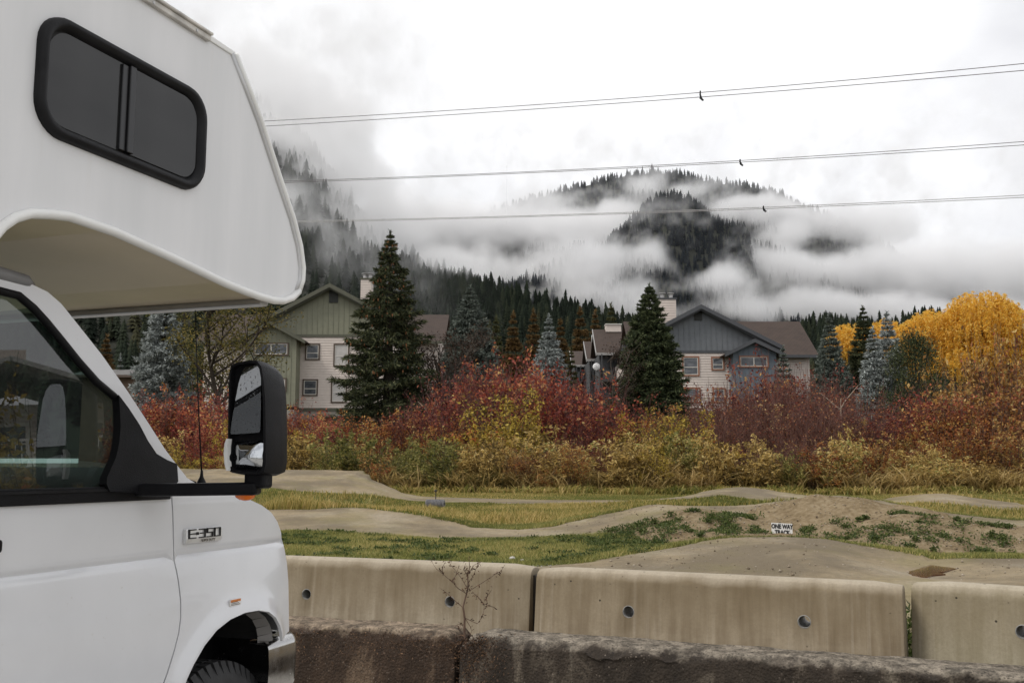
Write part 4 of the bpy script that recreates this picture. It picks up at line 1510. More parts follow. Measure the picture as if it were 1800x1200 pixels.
def conifer(name, label, u, vtop, hw, y, m, seed, whorls=30, droop=.35, up=.0, shape=.85, nbr=8, dens=1.0, spike=.2, sw=.045, base_frac=.03, group=None, cones=None, ragged=.25, vbase=None, top_bare=0, cat='tree'):
    rg = np.random.default_rng(seed)
    gh = base_h(y)
    tp = at(u, vtop, y)
    H = tp.z - gh
    rad = hw / 1750 * y * 1.22
    shape = shape * 1.22
    P, D, L = [], [], []
    br_paths, br_rad = [], []
    whorls = int(whorls * 1.35)
    for i in range(whorls):
        f = base_frac + (1 - base_frac) * ((i + rg.uniform(-.3, .3)) / whorls)
        f = min(max(f, 0.01), .985)
        z0 = f * H
        lw = rad * (1 - f) ** shape * min(1, .55 + 2.2 * f)
        k = max(6, int((nbr + 2) * (1 - .30 * f)))
        tpr = min(1, rad / 2.0) * (.15 + .85 * min(1, (1 - f) * 3.5))
        a0 = rg.uniform(0, 6.28)
        for j in range(k):
            a = a0 + 6.283 * j / k + rg.normal() * .25
            ln = lw * (1 - ragged + rg.uniform(0, 1.6) * ragged) + .10 * tpr
            dv = np.array([cos(a), sin(a), 0])
            sv = np.array([-sin(a), cos(a), 0])
            dr = droop * (1 - .7 * f) + rg.normal() * .06 - up * (.3 + f)
            tt = np.linspace(0, 1, 5)
            path = np.array([0, 0, z0]) + dv * ln * tt[:, None]  + np.array([0, 0, 1]) * (ln * (-dr * tt * 1.2 + .25 * dr * tt ** 2 + .12 * tt ** 3))[:, None]
            br_paths.append(path); br_rad.append(np.linspace(.012 + .012 * ln, .004, 5))
            nt_ = max(9, int((10 + 19 * ln) * dens))
            fr = rg.uniform(.12, 1, nt_) ** .75
            pb = np.stack([np.interp(fr, tt, path[:, q]) for q in range(3)], 1)
            side = rg.choice([-1, 1], nt_)[:, None]
            sl = (ln * .38 * (1 - fr) + (.16 + .12 * rg.random(nt_)) * tpr)[:, None]
            td = unit(dv * (.75 + .3 * rg.random((nt_, 1))) + sv * side * (.25 + .8 * rg.random((nt_, 1))) * (fr < .97)[:, None] + np.array([0, 0, 1]) * (-.25 * droop * 2 + up * .8 + rg.normal(size=(nt_, 1)) * .22))
            for g in np.linspace(.1, 1, 5):
                P.append(pb + td * sl * g)
                D.append(unit(td + rg.normal(size=(nt_, 3)) * .55))
                L.append(np.full(nt_, spike * (.35 + .65 * tpr)) * rg.uniform(.6, 1.2, nt_))
    # leader
    nl = 40
    zz = H * rg.uniform(.95, 1.0, nl)
    P.append(np.stack([rg.normal(size=nl) * .01, rg.normal(size=nl) * .01, zz], 1)); D.append(unit(rg.normal(size=(nl, 3)) * [.6, .6, .3] + [0, 0, .6])); L.append(np.full(nl, spike * .9))
    P, D, L = np.concatenate(P), np.concatenate(D), np.concatenate(L)
    v, f = spikes(P, D, L, sw * 1.15 * (.7 + .6 * rg.random(len(P))), rg)
    root = thing(name, label, cat, (tp.x, y, gh - .05), 0, group)
    bv, bf = tubes(np.array(br_paths), np.array(br_rad), rg)
    tv, tf = tubes(np.array([[[0, 0, 0], [.02, 0, H * .5], [0, .02, H * .8], [0, 0, H]]]), np.array([[rad * .09 + .03, rad * .055 + .02, .03, .006]]), rg, 9)
    V, F = join([(bv, bf), (tv, tf)])
    link('trunk', mesh_np('trunk', V, F), BARK, root)
    link('crown', mesh_np('crown', v, f), m, root)
    if cones:
        mat_c, n, f0, f1 = cones
        b = MB()
        idx = rg.choice(len(P), n * 6)
        cnt = 0
        for q in idx:
            p = P[q]
            if f0 * H < p[2] < f1 * H and np.hypot(p[0], p[1]) > rad * (1 - p[2] / H) ** shape * .62 and cnt < n:
                cnt += 1
                b.lathe([(.001, 0), (.030, -.03), (.036, -.08), (.022, -.15), (.001, -.18)], 'z', 5, c=(p[0], p[1], p[2] - .02))
        o = b.build('cones', mat_c, root)
        o['kind'] = 'stuff'
    return root

N_DARK = needle('spruce_needles', (.012, .017, .007), (.040, .052, .022), (.12, .125, .055))
N_GREEN = needle('fir_needles', (.014, .021, .009), (.045, .062, .026), (.12, .14, .06))
N_BLUEG = needle('grey_green_needles', (.04, .052, .043), (.11, .13, .11), (.24, .27, .23))
N_BLUE = needle('blue_spruce_needles', (.10, .115, .11), (.28, .30, .29), (.52, .56, .54))
N_OLIVE = needle('cedar_foliage', (.014, .019, .007), (.04, .052, .02), (.10, .11, .045))
N_RUST = needle('larch_needles', (.05, .028, .010), (.11, .065, .022), (.20, .12, .04))
N_OLV2 = needle('olive_needles', (.03, .035, .012), (.07, .072, .026), (.13, .12, .045))
CONEM = plain('cone_scales', (.30, .13, .055), .8, 0, .3, 30)

conifer('spruce_tree', 'tall dark spruce hung with orange brown cones before the olive gabled building', 686, 404, 104, 52, N_DARK, 1, 38, .42, 0, .78, 9, 1.05, .24, .05, .02, cones=(CONEM, 260, .38, .96), ragged=.45)
conifer('spruce_tree', 'dark green dense spruce right of the cone hung spruce, second tallest', 826, 500, 78, 60, N_BLUEG, 2, 34, .22, .05, .72, 10, 1.5, .22, .05, .02)
conifer('fir_tree', 'full dark green fir covering the left side of the grey gabled building and its chimney', 1141, 497, 74, 62, N_GREEN, 3, 38, .25, .02, .66, 11, 1.7, .24, .055, .01)
conifer('blue_spruce', 'small pale blue spruce behind red shrubs, left of the brown townhouse roofs', 965, 550, 48, 66, N_BLUE, 4, 24, .12, .08, .8, 9, 1.6, .2, .05, .02)
conifer('blue_spruce', 'large pale blue spruce between the windscreen pillar and the olive leaved trees', 292, 488, 66, 58, N_BLUE, 5, 34, .2, .06, .82, 9, 1.5, .22, .05, .02, ragged=.3)
conifer('spruce_tree', 'grey green spruce just right of the brown roof end of the grey building', 1456, 550, 50, 72, N_BLUEG, 6, 26, .15, .06, .8, 9, 1.4, .24, .05)
conifer('spruce_tree', 'slim dark spruce with the highest tip of the group beside the yellow willow', 1516, 536, 54, 74, N_DARK, 7, 30, .2, .05, .8, 9, 1.4, .24, .05)
conifer('blue_spruce', 'slim blue spruce with a needle sharp tip touching the round dark cedar', 1558, 545, 48, 66, N_BLUE, 8, 28, .12, .1, .8, 9, 1.4, .22, .05)
conifer('blue_spruce', 'shorter blue grey spruce tucked between two taller pointed spruces', 1533, 572, 40, 64, N_BLUE, 9, 24, .12, .08, .8, 8, 1.4, .2, .05)
conifer('blue_spruce', 'young blue spruce standing against the pale wall of the grey building', 1376, 606, 34, 58, N_BLUEG, 10, 18, .05, .12, .8, 8, 1.2, .2, .05, ragged=.4)
conifer('blue_spruce', 'tiny blue spruce above the low brown roof seen past the windscreen pillar', 212, 620, 17, 92, N_BLUE, 12, 14, .1, .08, .8, 8, 1.2, .22, .06)
conifer('larch_tree', 'rusty brown larch at the foot of the hill seen past the windscreen pillar', 188, 588, 24, 130, N_RUST, 13, 18, .1, .05, .7, 8, 1.3, .5, .12)
conifer('young_fir', 'small olive fir in front of the brown townhouse roofs', 1004, 610, 24, 70, N_OLV2, 14, 18, .15, .05, .7, 8, 1.4, .22, .06)
for i, (u, v, hw, d, lb) in enumerate([(902, 548, 20, 135, 'narrow rusty larch just right of the second spruce'), (938, 543, 20, 138, 'rusty larch directly behind the small blue spruce'), (1020, 541, 26, 132, 'broad rusty larch left of the townhouse roof vent'),
                                    (1046, 546, 20, 134, 'rusty larch behind the townhouse ridge'), (1074, 533, 20, 137, 'tallest olive larch nearest the fir by the grey building'), (872, 556, 18, 140, 'olive larch showing behind the second spruce'), (985, 560, 20, 142, 'short rusty larch in the gap right of the small blue spruce')]):
    conifer('larch_tree', lb, u, v, hw * 1.35, d, N_RUST if i not in (4, 5) else N_OLV2, 40 + i, 20, .1, .05, .72, 8, 1.2, .55, .13, group='larches behind the houses', ragged=.35)

# rounded cedar
def round_tree(name, label, u, vtop, hw, y, m, seed, n=9000, vbot=720, leaf=.16, spikey=True):
    rg = np.random.default_rng(seed)
    gh = base_h(y)
    tp = at(u, vtop, y)
    H = tp.z - gh
    rad = hw / 1750 * y * 1.03
    cl = 240
    zf = rg.uniform(.12, .97, cl)
    prof = np.interp(zf, [0, .25, .55, .8, .93, 1], [.75, .98, 1, .74, .42, .12])
    a = rg.uniform(0, 6.283, cl)
    rr = rad * prof * rg.uniform(.55, 1.0, cl)
    cpos = np.stack([rr * np.cos(a), rr * np.sin(a), zf * H], 1)
    k = rg.integers(0, cl, n)
    off = rg.normal(size=(n, 3)) * [.22, .22, .30] * (rad / 1.9)
    P = cpos[k] + off
    out = unit(cpos[k] * [1, 1, 0] + 1e-6)
    D = unit(out * .6 + [0, 0, .75] + rg.normal(size=(n, 3)) * .5)
    v, f = spikes(P, D, leaf * rg.uniform(.7, 1.4, n), .06, rg)
    root = thing(name, label, 'tree', (tp.x, y, gh - .05), 0)
    st = np.zeros((60, 4, 3)); kk = rg.integers(0, cl, 60)
    for q in range(60):
        st[q] = np.linspace([0, 0, .1 + .2 * cpos[kk[q]][2]], cpos[kk[q]], 4)
    bv, bf = tubes(st, np.tile(np.linspace(.05, .01, 4), (60, 1)), rg)
    tv, tf = tubes(np.array([[[0, 0, 0], [0, 0, H * .4], [0, 0, H * .7], [0, 0, H * .93]]]), np.array([[.16, .12, .07, .01]]), rg, 8)
    V, F = join([(bv, bf), (tv, tf)])
    link('trunk', mesh_np('trunk', V, F), BARK, root)
    link('crown', mesh_np('crown', v, f), m, root)
    return root
round_tree('cedar_tree', 'broad rounded dark green cedar in front of the yellow willow', 1606, 586, 58, 62, N_OLIVE, 15, 16000)

# ------------------------------------------------------------------ broadleaf trees
def limb_tree(H, spread, seed, levels=3, first=.3, nb=9, lean=0.0, rise=.8):
    """skeleton: list of (path, radii) and twig tips"""
    rg = np.random.default_rng(seed)
    paths, rads, tips = [], [], []
    def grow(p, d, ln, r, lev):
        k = 5
        pts = [p]
        dd = d.copy()
        for i in range(k - 1):
            dd = unit(dd + rg.normal(size=3) * .13 + np.array([0, 0, .05 * rise]))
            pts.append(pts[-1] + dd * ln / (k - 1))
        pts = np.array(pts)
        paths.append(pts); rads.append(np.linspace(r, r * .35, k))
        if lev == 0:
            tips.append(pts[2:])
            return
        n = nb if lev == levels - 1 else 6
        for j in range(n):
            f = rg.uniform(first if lev == levels - 1 else .25, 1)
            q = np.array([np.interp(f, np.linspace(0, 1, k), pts[:, c]) for c in range(3)])
            a = rg.uniform(0, 6.283)
            o = np.array([cos(a), sin(a), 0])
            nd = unit(dd * .55 + o * .9 + np.array([0, 0, rise * .45]))
            grow(q, nd, ln * rg.uniform(.38, .6) * (spread if lev == levels - 1 else 1) * (1.1 - .35 * f), r * .42, lev - 1)
    grow(np.zeros(3), np.array([lean, 0, 1.0]), H * .88, H * .018, levels - 1)
    return np.array(paths), np.array(rads), np.concatenate(tips)

def leafy(name, label, u, vtop, y, m, seed, spread=.8, nleaf=5000, leaf=.12, first=.3, nb=12, jitter=.3, levels=3, lean=0, group=None, bark=BARK, hscale=1.0):
    rg = np.random.default_rng(seed + 500)
    gh = base_h(y)
    tp = at(u, vtop, y)
    H = (tp.z - gh) * hscale
    pa, ra, tips = limb_tree(H, spread, seed, levels, first, nb, lean)
    root = thing(name, label, 'tree' if 'tree' in name else 'sapling', (tp.x, y, gh - .05), 0, group)
    bv, bf = tubes(pa, ra, rg, 4)
    link('trunk', mesh_np('trunk', bv, bf), bark, root)
    if nleaf:
        k = rg.integers(0, len(tips), nleaf)
        P = tips[k] + rg.normal(size=(nleaf, 3)) * jitter
        v, f = leaves(P, leaf * rg.uniform(.6, 1.3, nleaf), rg, .6, .6, .25)
        link('crown', mesh_np('crown', v, f), m, root)
    return root

L_OLIVE = leafmat('olive_autumn_leaves', [(0, (.05, .05, .014)), (.45, (.11, .10, .028)), (.8, (.20, .16, .045)), (1, (.30, .22, .06))], .4)
L_OLIVE2 = leafmat('green_olive_leaves', [(0, (.035, .042, .012)), (.5, (.085, .09, .025)), (.9, (.17, .16, .04)), (1, (.24, .2, .05))], .4)
L_DARKBR = leafmat('dead_brown_leaves', [(0, (.02, .013, .010)), (.6, (.05, .03, .02)), (1, (.10, .055, .03))], .3)
leafy('alder_tree', 'sparse olive leaved tree with dark trunk partly hiding the olive gabled building', 412, 478, 56, L_OLIVE, 61, .85, 8200, .16, .28, 17, .30, hscale=1.05)
leafy('alder_tree', 'denser green olive tree beside the large pale blue spruce', 388, 500, 63, L_OLIVE2, 62, .40, 5200, .15, .15, 20, .30, hscale=1.0)
leafy('bare_tree', 'bare dark brown tree right of the cone hung spruce', 762, 560, 53, L_DARKBR, 63, .85, 5200, .10, .25, 16, .2)
leafy('bare_tree', 'bare dark brown tree leaning left below the second spruce', 796, 585, 53.5, L_DARKBR, 64, .9, 4200, .10, .25, 14, .2, lean=-.06)
leafy('bare_tree', 'dark shrubby tree left of the fir by the grey building', 1075, 640, 60, L_DARKBR, 66, .9, 2200, .1, .15, 16, .25)
PALE = plain('pale_bark', (.30, .24, .18), .8, 0, .2, 10)
leafy('bare_sapling', 'thin pale bare sapling forking among the dark red shrubs, right half', 1490, 672, 38.5, None, 67, .7, 0, bark=PALE, levels=2, first=.35, nb=5)
leafy('bare_sapling', 'thin grey bare sapling forking in front of the cone hung spruce', 733, 672, 40, None, 68, .7, 0, bark=PALE, levels=2, first=.4, nb=5)

# ------------------------------------------------------------------ yellow willow
L_WILL = leafmat('yellow_willow_leaves', [(0, (.52, .27, .03)), (.4, (.88, .54, .07)), (.8, (.95, .68, .14)), (1, (.96, .76, .28))], .6)
def willow(label, lobes, y, seed, strands=1500):
    rg = np.random.default_rng(seed)
    c0 = at(lobes[0][0], 700, y)
    gh = base_h(y)
    P, paths = [], []
    limb_p = []
    for (u, v, ru, rv_, wgt) in lobes:
        c = at(u, v, y) - Vector((c0.x, y, gh))
        rx, rz = ru / 1750 * y, rv_ / 1750 * y
        dy = rg.uniform(-1.5, 1.5)
        limb_p.append(np.array([[0, 0, 0], [c.x * .2, dy * .2, c.z * .4], [c.x * .7, dy * .7, c.z * .8], [c.x, dy, c.z + rz * .3]]))
        k = int(strands * wgt)
        for q in range(k):
            th = rg.uniform(0, 6.283); ph = np.arccos(rg.uniform(-.15, 1))
            n = np.array([sin(ph) * cos(th), sin(ph) * sin(th), cos(ph)])
            s0 = np.array([c.x, c.y - y + y + dy - c.y + 0, c.z]) if False else np.array([c.x, dy, c.z])
            p = s0 + n * np.array([rx, rx, rz]) * rg.uniform(.72, 1.04)
            ln = rg.uniform(.9, 2.6) * (rz / 3)
            out = n * np.array([1, 1, 0]) * .35
            t_ = np.linspace(0, 1, 5)
            path = p + out * (t_[:, None] * ln * .5) + np.array([0, 0, 1]) * (ln * (.18 * t_ - 1.1 * t_ ** 2))[:, None]
            paths.append(path)
            m_ = int(14 * ln) + 6
            f = rg.uniform(0, 1, m_)
            P.append(np.stack([np.interp(f, t_, path[:, a]) for a in range(3)], 1) + rg.normal(size=(m_, 3)) * .03)
    P = np.concatenate(P)
    v, f = leaves(P, rg.uniform(.14, .30, len(P)), rg, .32, .5, 1.0)
    root = thing('willow_tree', label, 'tree', (c0.x, y, gh), 0)
    pv, pf = tubes(np.array(paths), np.tile(np.linspace(.012, .006, 5), (len(paths), 1)), rg)
    lv, lf = tubes(np.array(limb_p), np.tile(np.array([.4, .3, .2, .06]), (len(limb_p), 1)), rg, 8)
    link('trunk', mesh_np('trunk', lv, lf), BARK, root)
    V, F = join([(v, f), (pv, pf)])
    link('crown', mesh_np('crown', V, F), L_WILL, root)
willow('huge golden yellow weeping willow at the right edge behind the cedar', [(1715, 580, 70, 66, 1), (1650, 590, 62, 50, .8), (1770, 590, 60, 60, .9), (1700, 640, 110, 60, 1.1), (1610, 620, 50, 55, .6), (1820, 600, 60, 60, .6), (1800, 660, 60, 50, .5)], 84, 3, 720)
willow('low yellow willow crown showing between the pointed spruces', [(1500, 605, 40, 40, .6), (1560, 595, 38, 36, .6), (1590, 620, 40, 40, .5)], 92, 4, 700)
# ------------------------------------------------------------------ shrubs of the thicket
def ramp4(*c): return [(0, c[0]), (.4, c[1]), (.78, c[2]), (1, c[3])]
def ramp6(*c): return [(p, q) for p, q in zip((0, .28, .5, .7, .86, 1), c)]
SH = {
    'red': (leafmat('dark_red_leaves', ramp6((.03, .010, .010), (.09, .022, .020), (.20, .045, .034), (.30, .09, .045), (.40, .18, .07), (.52, .34, .12)), .4, .6, .7), plain('red_twig_bark', (.10, .036, .032), .7, 0, .35, 9), 'dark red leaved dogwood shrub'),
    'crimson': (leafmat('bright_red_leaves', ramp6((.05, .012, .010), (.16, .032, .024), (.32, .065, .04), (.44, .13, .065), (.52, .26, .10), (.58, .42, .16)), .42, .6, .8), plain('crimson_twig_bark', (.14, .045, .042), .7, 0, .35, 9), 'bright red leaved shrub'),
    'rust': (leafmat('rust_leaves', ramp6((.05, .02, .009), (.15, .045, .018), (.28, .09, .03), (.40, .17, .045), (.52, .30, .08), (.50, .42, .14)), .42, .6, .8), plain('rust_twig_bark', (.11, .06, .036), .7, 0, .35, 9), 'rust orange shrub'),
    'gold': (leafmat('gold_leaves', ramp6((.07, .05, .012), (.18, .13, .025), (.34, .25, .04), (.52, .38, .06), (.60, .46, .10), (.45, .16, .05)), .45, .6, .6), plain('brown_twig_bark', (.08, .05, .032), .7, 0, .3, 9), 'yellow leaved shrub'),
    'green': (leafmat('bramble_leaves', ramp6((.045, .05, .012), (.12, .125, .028), (.21, .20, .05), (.31, .27, .08), (.42, .34, .13), (.50, .36, .12)), .4, .6, .6), plain('green_stem', (.06, .06, .025), .7, 0, .3, 9), 'low green bramble bush'),
    'twig': (leafmat('purple_brown_leaves', ramp6((.04, .016, .012), (.11, .032, .022), (.20, .06, .035), (.32, .12, .055), (.44, .25, .11), (.55, .42, .20)), .38, .6, .7), plain('purple_twig_bark', (.125, .055, .040), .7, 0, .35, 9), 'dense dark twiggy shrub with few leaves'),
    'tan': (leafmat('tan_weed_leaves', ramp6((.08, .055, .018), (.25, .17, .05), (.48, .33, .10), (.64, .45, .15), (.74, .58, .26), (.26, .28, .08)), .45, .6, .5), plain('tan_stem', (.13, .09, .05), .7, 0, .3, 9), 'tangle of tan and golden dry leaves'),
    'amber': (leafmat('amber_leaves', ramp6((.06, .028, .010), (.19, .09, .026), (.34, .17, .045), (.46, .27, .08), (.58, .42, .16), (.38, .10, .04)), .42, .6, .6), plain('amber_twig_bark', (.11, .07, .042), .7, 0, .3, 9), 'tall amber leaved shrub'),
}
def shrub_mesh(kind, seed):
    rg = np.random.default_rng(seed)
    H = 3.0
    ns = {'red': 70, 'crimson': 70, 'rust': 45, 'gold': 40, 'green': 40, 'twig': 120, 'amber': 45, 'tan': 45}[kind]
    nl = {'red': 2600, 'crimson': 2600, 'rust': 2800, 'gold': 2800, 'green': 2600, 'twig': 1200, 'amber': 1500, 'tan': 2300}[kind]
    ls = {'red': .10, 'crimson': .12, 'rust': .11, 'gold': .125, 'green': .15, 'twig': .085, 'amber': .13, 'tan': .22}[kind]
    tt = np.linspace(0, 1, 5)
    paths, rads = [], []
    for s in range(ns):
        a = rg.uniform(0, 6.283); r0 = .45 * sqrt(rg.random())
        sp = rg.uniform(.05, 1.35)
        h = H * rg.uniform(.5, 1.12) * (1 - .10 * sp ** 2)
        o = np.array([cos(a), sin(a), 0])
        pth = o * r0 + o * (sp * tt ** 1.3)[:, None] + np.array([0, 0, 1]) * (h * tt)[:, None] + np.cumsum(rg.normal(size=(5, 3)) * .05, 0)
        paths.append(pth); rads.append(np.linspace(.014, .004, 5))
        for q in range(4):
            f = rg.uniform(.25, .9)
            p = np.array([np.interp(f, tt, pth[:, c]) for c in range(3)])
            d = unit(o * rg.uniform(-.2, .9) + rg.normal(size=3) * .45 + np.array([0, 0, .8]))
            ln = rg.uniform(.35, .8)
            paths.append(p + d * (ln * tt)[:, None] + rg.normal(size=(5, 3)) * .02); rads.append(np.linspace(.007, .003, 5))
    paths, rads = np.array(paths), np.array(rads)
    lively = rg.choice(len(paths), max(20, int(len(paths) * .42)), replace=False)
    k = np.where(rg.random(nl) < .8, lively[rg.integers(0, len(lively), nl)], rg.integers(0, len(paths), nl))
    f = rg.uniform(.15, 1, nl) ** .55
    ti = f * 4
    i0 = np.minimum(ti.astype(int), 3)
    P = paths[k, i0] * (1 - (ti - i0))[:, None] + paths[k, i0 + 1] * (ti - i0)[:, None] + rg.normal(size=(nl, 3)) * .06
    lv, lf = leaves(P, ls * rg.uniform(.5, 1.35, nl), rg, .34 if kind == 'tan' else .55, .7, .5 if kind == 'tan' else .25)
    sv, sf = tubes(paths, rads, rg)
    return mesh_np('branches', sv, sf), mesh_np('foliage', lv, lf)
SHM = {k: [shrub_mesh(k, 100 + 10 * i + j) for j in range(2)] for i, k in enumerate(SH)}
for k, (lm, bm_, _) in SH.items():
    for br, fo in SHM[k]:
        br.materials.append(bm_); fo.materials.append(lm)

TOPU = [230, 330, 420, 500, 560, 620, 680, 740, 800, 860, 900, 960, 1020, 1060, 1110, 1160, 1200, 1250, 1300, 1350, 1390, 1430, 1470, 1510, 1560, 1600, 1640, 1680, 1720, 1760, 1800, 1900]
TOPV = [700, 692, 705, 720, 728, 728, 716, 700, 655, 640, 628, 628, 655, 690, 712, 722, 718, 700, 668, 640, 632, 640, 668, 694, 716, 718, 692, 650, 622, 608, 606, 606]
ZONES = [(330, 'behind the mirror'), (470, 'below the alders'), (600, 'below the olive building'), (720, 'below the coned spruce'), (850, 'below the second spruce'), (945, 'left of the blue spruce'), (1060, 'below the townhouses'),
         (1200, 'below the full fir'), (1300, 'below the grey building'), (1430, 'before the pale corner'), (1570, 'below the pointed spruces'), (1660, 'below the round cedar'), (9999, 'below the yellow willow')]
def zone(u):
    for lim, ph in ZONES:
        if u < lim: return ph
KU = [(430, 'crimson rust red', 'tan gold crimson'), (560, 'crimson rust', 'tan gold green'), (640, 'rust crimson', 'green tan green'), (760, 'rust red', 'green tan rust'), (850, 'red crimson', 'tan rust tan'), (960, 'crimson red', 'tan gold tan'), (1080, 'crimson red red', 'tan tan red'),
      (1190, 'red rust gold', 'tan tan gold'), (1270, 'red twig', 'tan rust tan'), (1360, 'twig red', 'twig tan'), (1450, 'red twig twig', 'twig tan twig'), (1560, 'red twig', 'tan amber rust'), (1660, 'red crimson', 'rust tan rust'), (1740, 'amber amber', 'tan rust rust'), (9999, 'amber rust amber', 'tan rust amber')]
rgs = np.random.default_rng(77)
ROWS = [(32.9, .46, 0, 'in front'), (35.6, .72, 1, 'mid thicket'), (37.8, .90, 2, 'further back'), (40.6, 1.0, 3, 'rearmost')]
nsh = 0
for y, fr, ri, rowname in ROWS:
    u = 200 + 13 * ri
    while u < 1900:
        step = {0: 36, 1: 38, 2: 36, 3: 34}[ri]
        uu = u + rgs.uniform(-9, 9)
        yy = y + rgs.uniform(-.8, .8)
        tv = np.interp(uu, TOPU, TOPV) + rgs.uniform(-14, 22)
        g = float(field_h(np.array([at(uu, 820, yy).x]), np.array([min(yy, 43)]))[0])
        pb = at(uu, 860, yy)
        full = at(uu, tv, yy).z - g
        h = full * fr * rgs.uniform(.88, 1.08)
        for lim, back, frontk in KU:
            if uu < lim: break
        kind = rgs.choice((back if ri >= 2 else frontk).split())
        if ri == 0 and rgs.random() < .3 and uu > 520 and uu < 1000: kind = 'green'
        if kind == 'green': h = min(h, rgs.uniform(1.2, 1.9))
        if kind == 'tan': h = min(h, rgs.uniform(1.3, 2.1))
        br, fo = SHM[kind][rgs.integers(0, 2)]
        lab = f"{SH[kind][2]} {rowname} {zone(uu)}"
        root = thing('shrub', lab, 'shrub', (pb.x, yy, g - .05), rgs.uniform(0, 6.28), lab)
        sxy = rgs.uniform(.8, 1.05) * min(1.3, max(.55, h / 3.0))
        root.scale = (sxy, sxy, h / 3.0)
        link('branches', br, None, root)
        link('foliage', fo, None, root)
        nsh += 1
        u += step
# low front fringe of dry leafy weeds, knee to chest high
u = 470
while u < 1890:
    uu = u + rgs.uniform(-8, 8); yy = rgs.uniform(31.0, 32.8)
    px_ = at(uu, 860, yy).x
    g = float(field_h(np.array([px_]), np.array([yy]))[0])
    if float(field_masks(np.array([px_]), np.array([yy]))[0][0]) > .3: yy += 1.2
    kind = 'green' if (560 < uu < 800 and rgs.random() < .42) else rgs.choice(['tan', 'tan', 'tan', 'tan', 'tan', 'tan', 'gold', 'rust', 'green', 'amber'])
    lab = f"low {SH[kind][2].replace('low ', '')} edging the thicket {zone(uu)}"
    br, fo = SHM[kind][rgs.integers(0, 2)]
    root = thing('shrub', lab, 'shrub', (px_, yy, g - .05), rgs.uniform(0, 6.28), lab)
    h = rgs.uniform(.6, 1.9)
    root.scale = (.62 * rgs.uniform(.6, 1.3), .62 * rgs.uniform(.6, 1.3), h / 3.0)
    link('branches', br, None, root); link('foliage', fo, None, root)
    nsh += 1
    u += rgs.uniform(14, 36)
# yellow bush that stands out of the red, and the pale leaved one
for uu, vv, yy, kind, lab in [(905, 690, 35, 'gold', 'brightest yellow leaved bush glowing in the red thicket'), (868, 702, 34.4, 'gold', 'lower yellow leaved bush leaning on the brightest one'), (1215, 725, 35, 'gold', 'golden bush below the lowest window of the grey building'), (1165, 735, 34.6, 'gold', 'golden bush at the lower right of the full dark fir'),
                              (1655, 695, 37.2, 'crimson', 'crimson bush spread in front of the round cedar'), (1712, 700, 37, 'crimson', 'crimson bush between the cedar and the amber shrubs'), (1610, 775, 34.2, 'rust', 'glowing rust bush low under the round cedar'), (1760, 745, 35, 'rust', 'rust orange bush low at the right edge'),
                              (1735, 588, 40, 'amber', 'tallest amber shrub against the willow')]:
    g = base_h(yy)
    p = at(uu, vv, yy)
    root = thing('shrub', lab, 'shrub', (p.x, yy, g), rgs.uniform(0, 6), None)
    h = p.z - g
    root.scale = (min(1.1, h / 3), min(1.1, h / 3), h / 3)
    br, fo = SHM[kind][0]
    link('branches', br, None, root); link('foliage', fo, None, root)
print('shrubs', nsh)

# ------------------------------------------------------------------ grasses
def blade_strips(P, H, W, lean, rg, seg=3):
    """curved tapering blades; P (N,3) roots"""
    n = len(P)
    a = rg.uniform(0, 6.283, n)
    o = np.stack([np.cos(a), np.sin(a), np.zeros(n)], 1)
    s = np.stack([-np.sin(a + rg.normal(size=n) * .8), np.cos(a), np.zeros(n)], 1)
    s = unit(s)
    vs = []
    for k in range(seg):
        t_ = k / seg
        c = P + o * (lean * H * t_ ** 2)[:, None] + np.array([0, 0, 1]) * (H * (t_ - .25 * np.minimum(lean, 1.6) * t_ ** 2.5))[:, None]
        w_ = (W * (1 - .35 * t_))[:, None]
        vs += [c - s * w_ * .5, c + s * w_ * .5]
    t_ = 1
    vs.append(P + o * (lean * H)[:, None] + np.array([0, 0, 1]) * (H * (1 - .25 * np.minimum(lean, 1.6)))[:, None])
    V = np.stack(vs, 1)
    m = V.shape[1]
    b = np.arange(n)[:, None] * m
    q = [b + np.array([[2 * k, 2 * k + 1, 2 * k + 3, 2 * k + 2]]) for k in range(seg - 1)]
    fq = np.concatenate(q) if q else None
    ft = b + np.array([[2 * seg - 2, 2 * seg - 1, 2 * seg]])
    return V.reshape(-1, 3), ([fq, ft] if fq is not None else [ft])

G_MOWN = leafmat('short_grass_blades', [(0, (.07, .08, .02)), (.4, (.17, .185, .045)), (.75, (.30, .28, .085)), (1, (.48, .38, .15))], .4, .6, .5)
G_TALL = leafmat('meadow_grass_blades', [(0, (.08, .09, .02)), (.35, (.20, .20, .045)), (.65, (.38, .29, .09)), (1, (.54, .40, .16))], .45, .6, .35)
G_REED = leafmat('dry_reed_blades', [(0, (.07, .07, .018)), (.25, (.20, .15, .05)), (.6, (.46, .33, .125)), (1, (.66, .50, .25))], .4, .6, .45)
G_WEED = leafmat('weed_leaves', [(0, (.03, .045, .012)), (.5, (.07, .10, .025)), (1, (.15, .17, .05))], .4)
rgg = np.random.default_rng(5)

def scatter(n, y0, y1, u0=430, u1=1830):
    """random points on the field between two distances, kept to the wedge the photo looks along"""
    y = np.sqrt(rgg.uniform(y0 ** 2, y1 ** 2, n))
    x = (rgg.uniform(u0, u1, n) - 900) / 1750 * y * 1.02
    return x, y

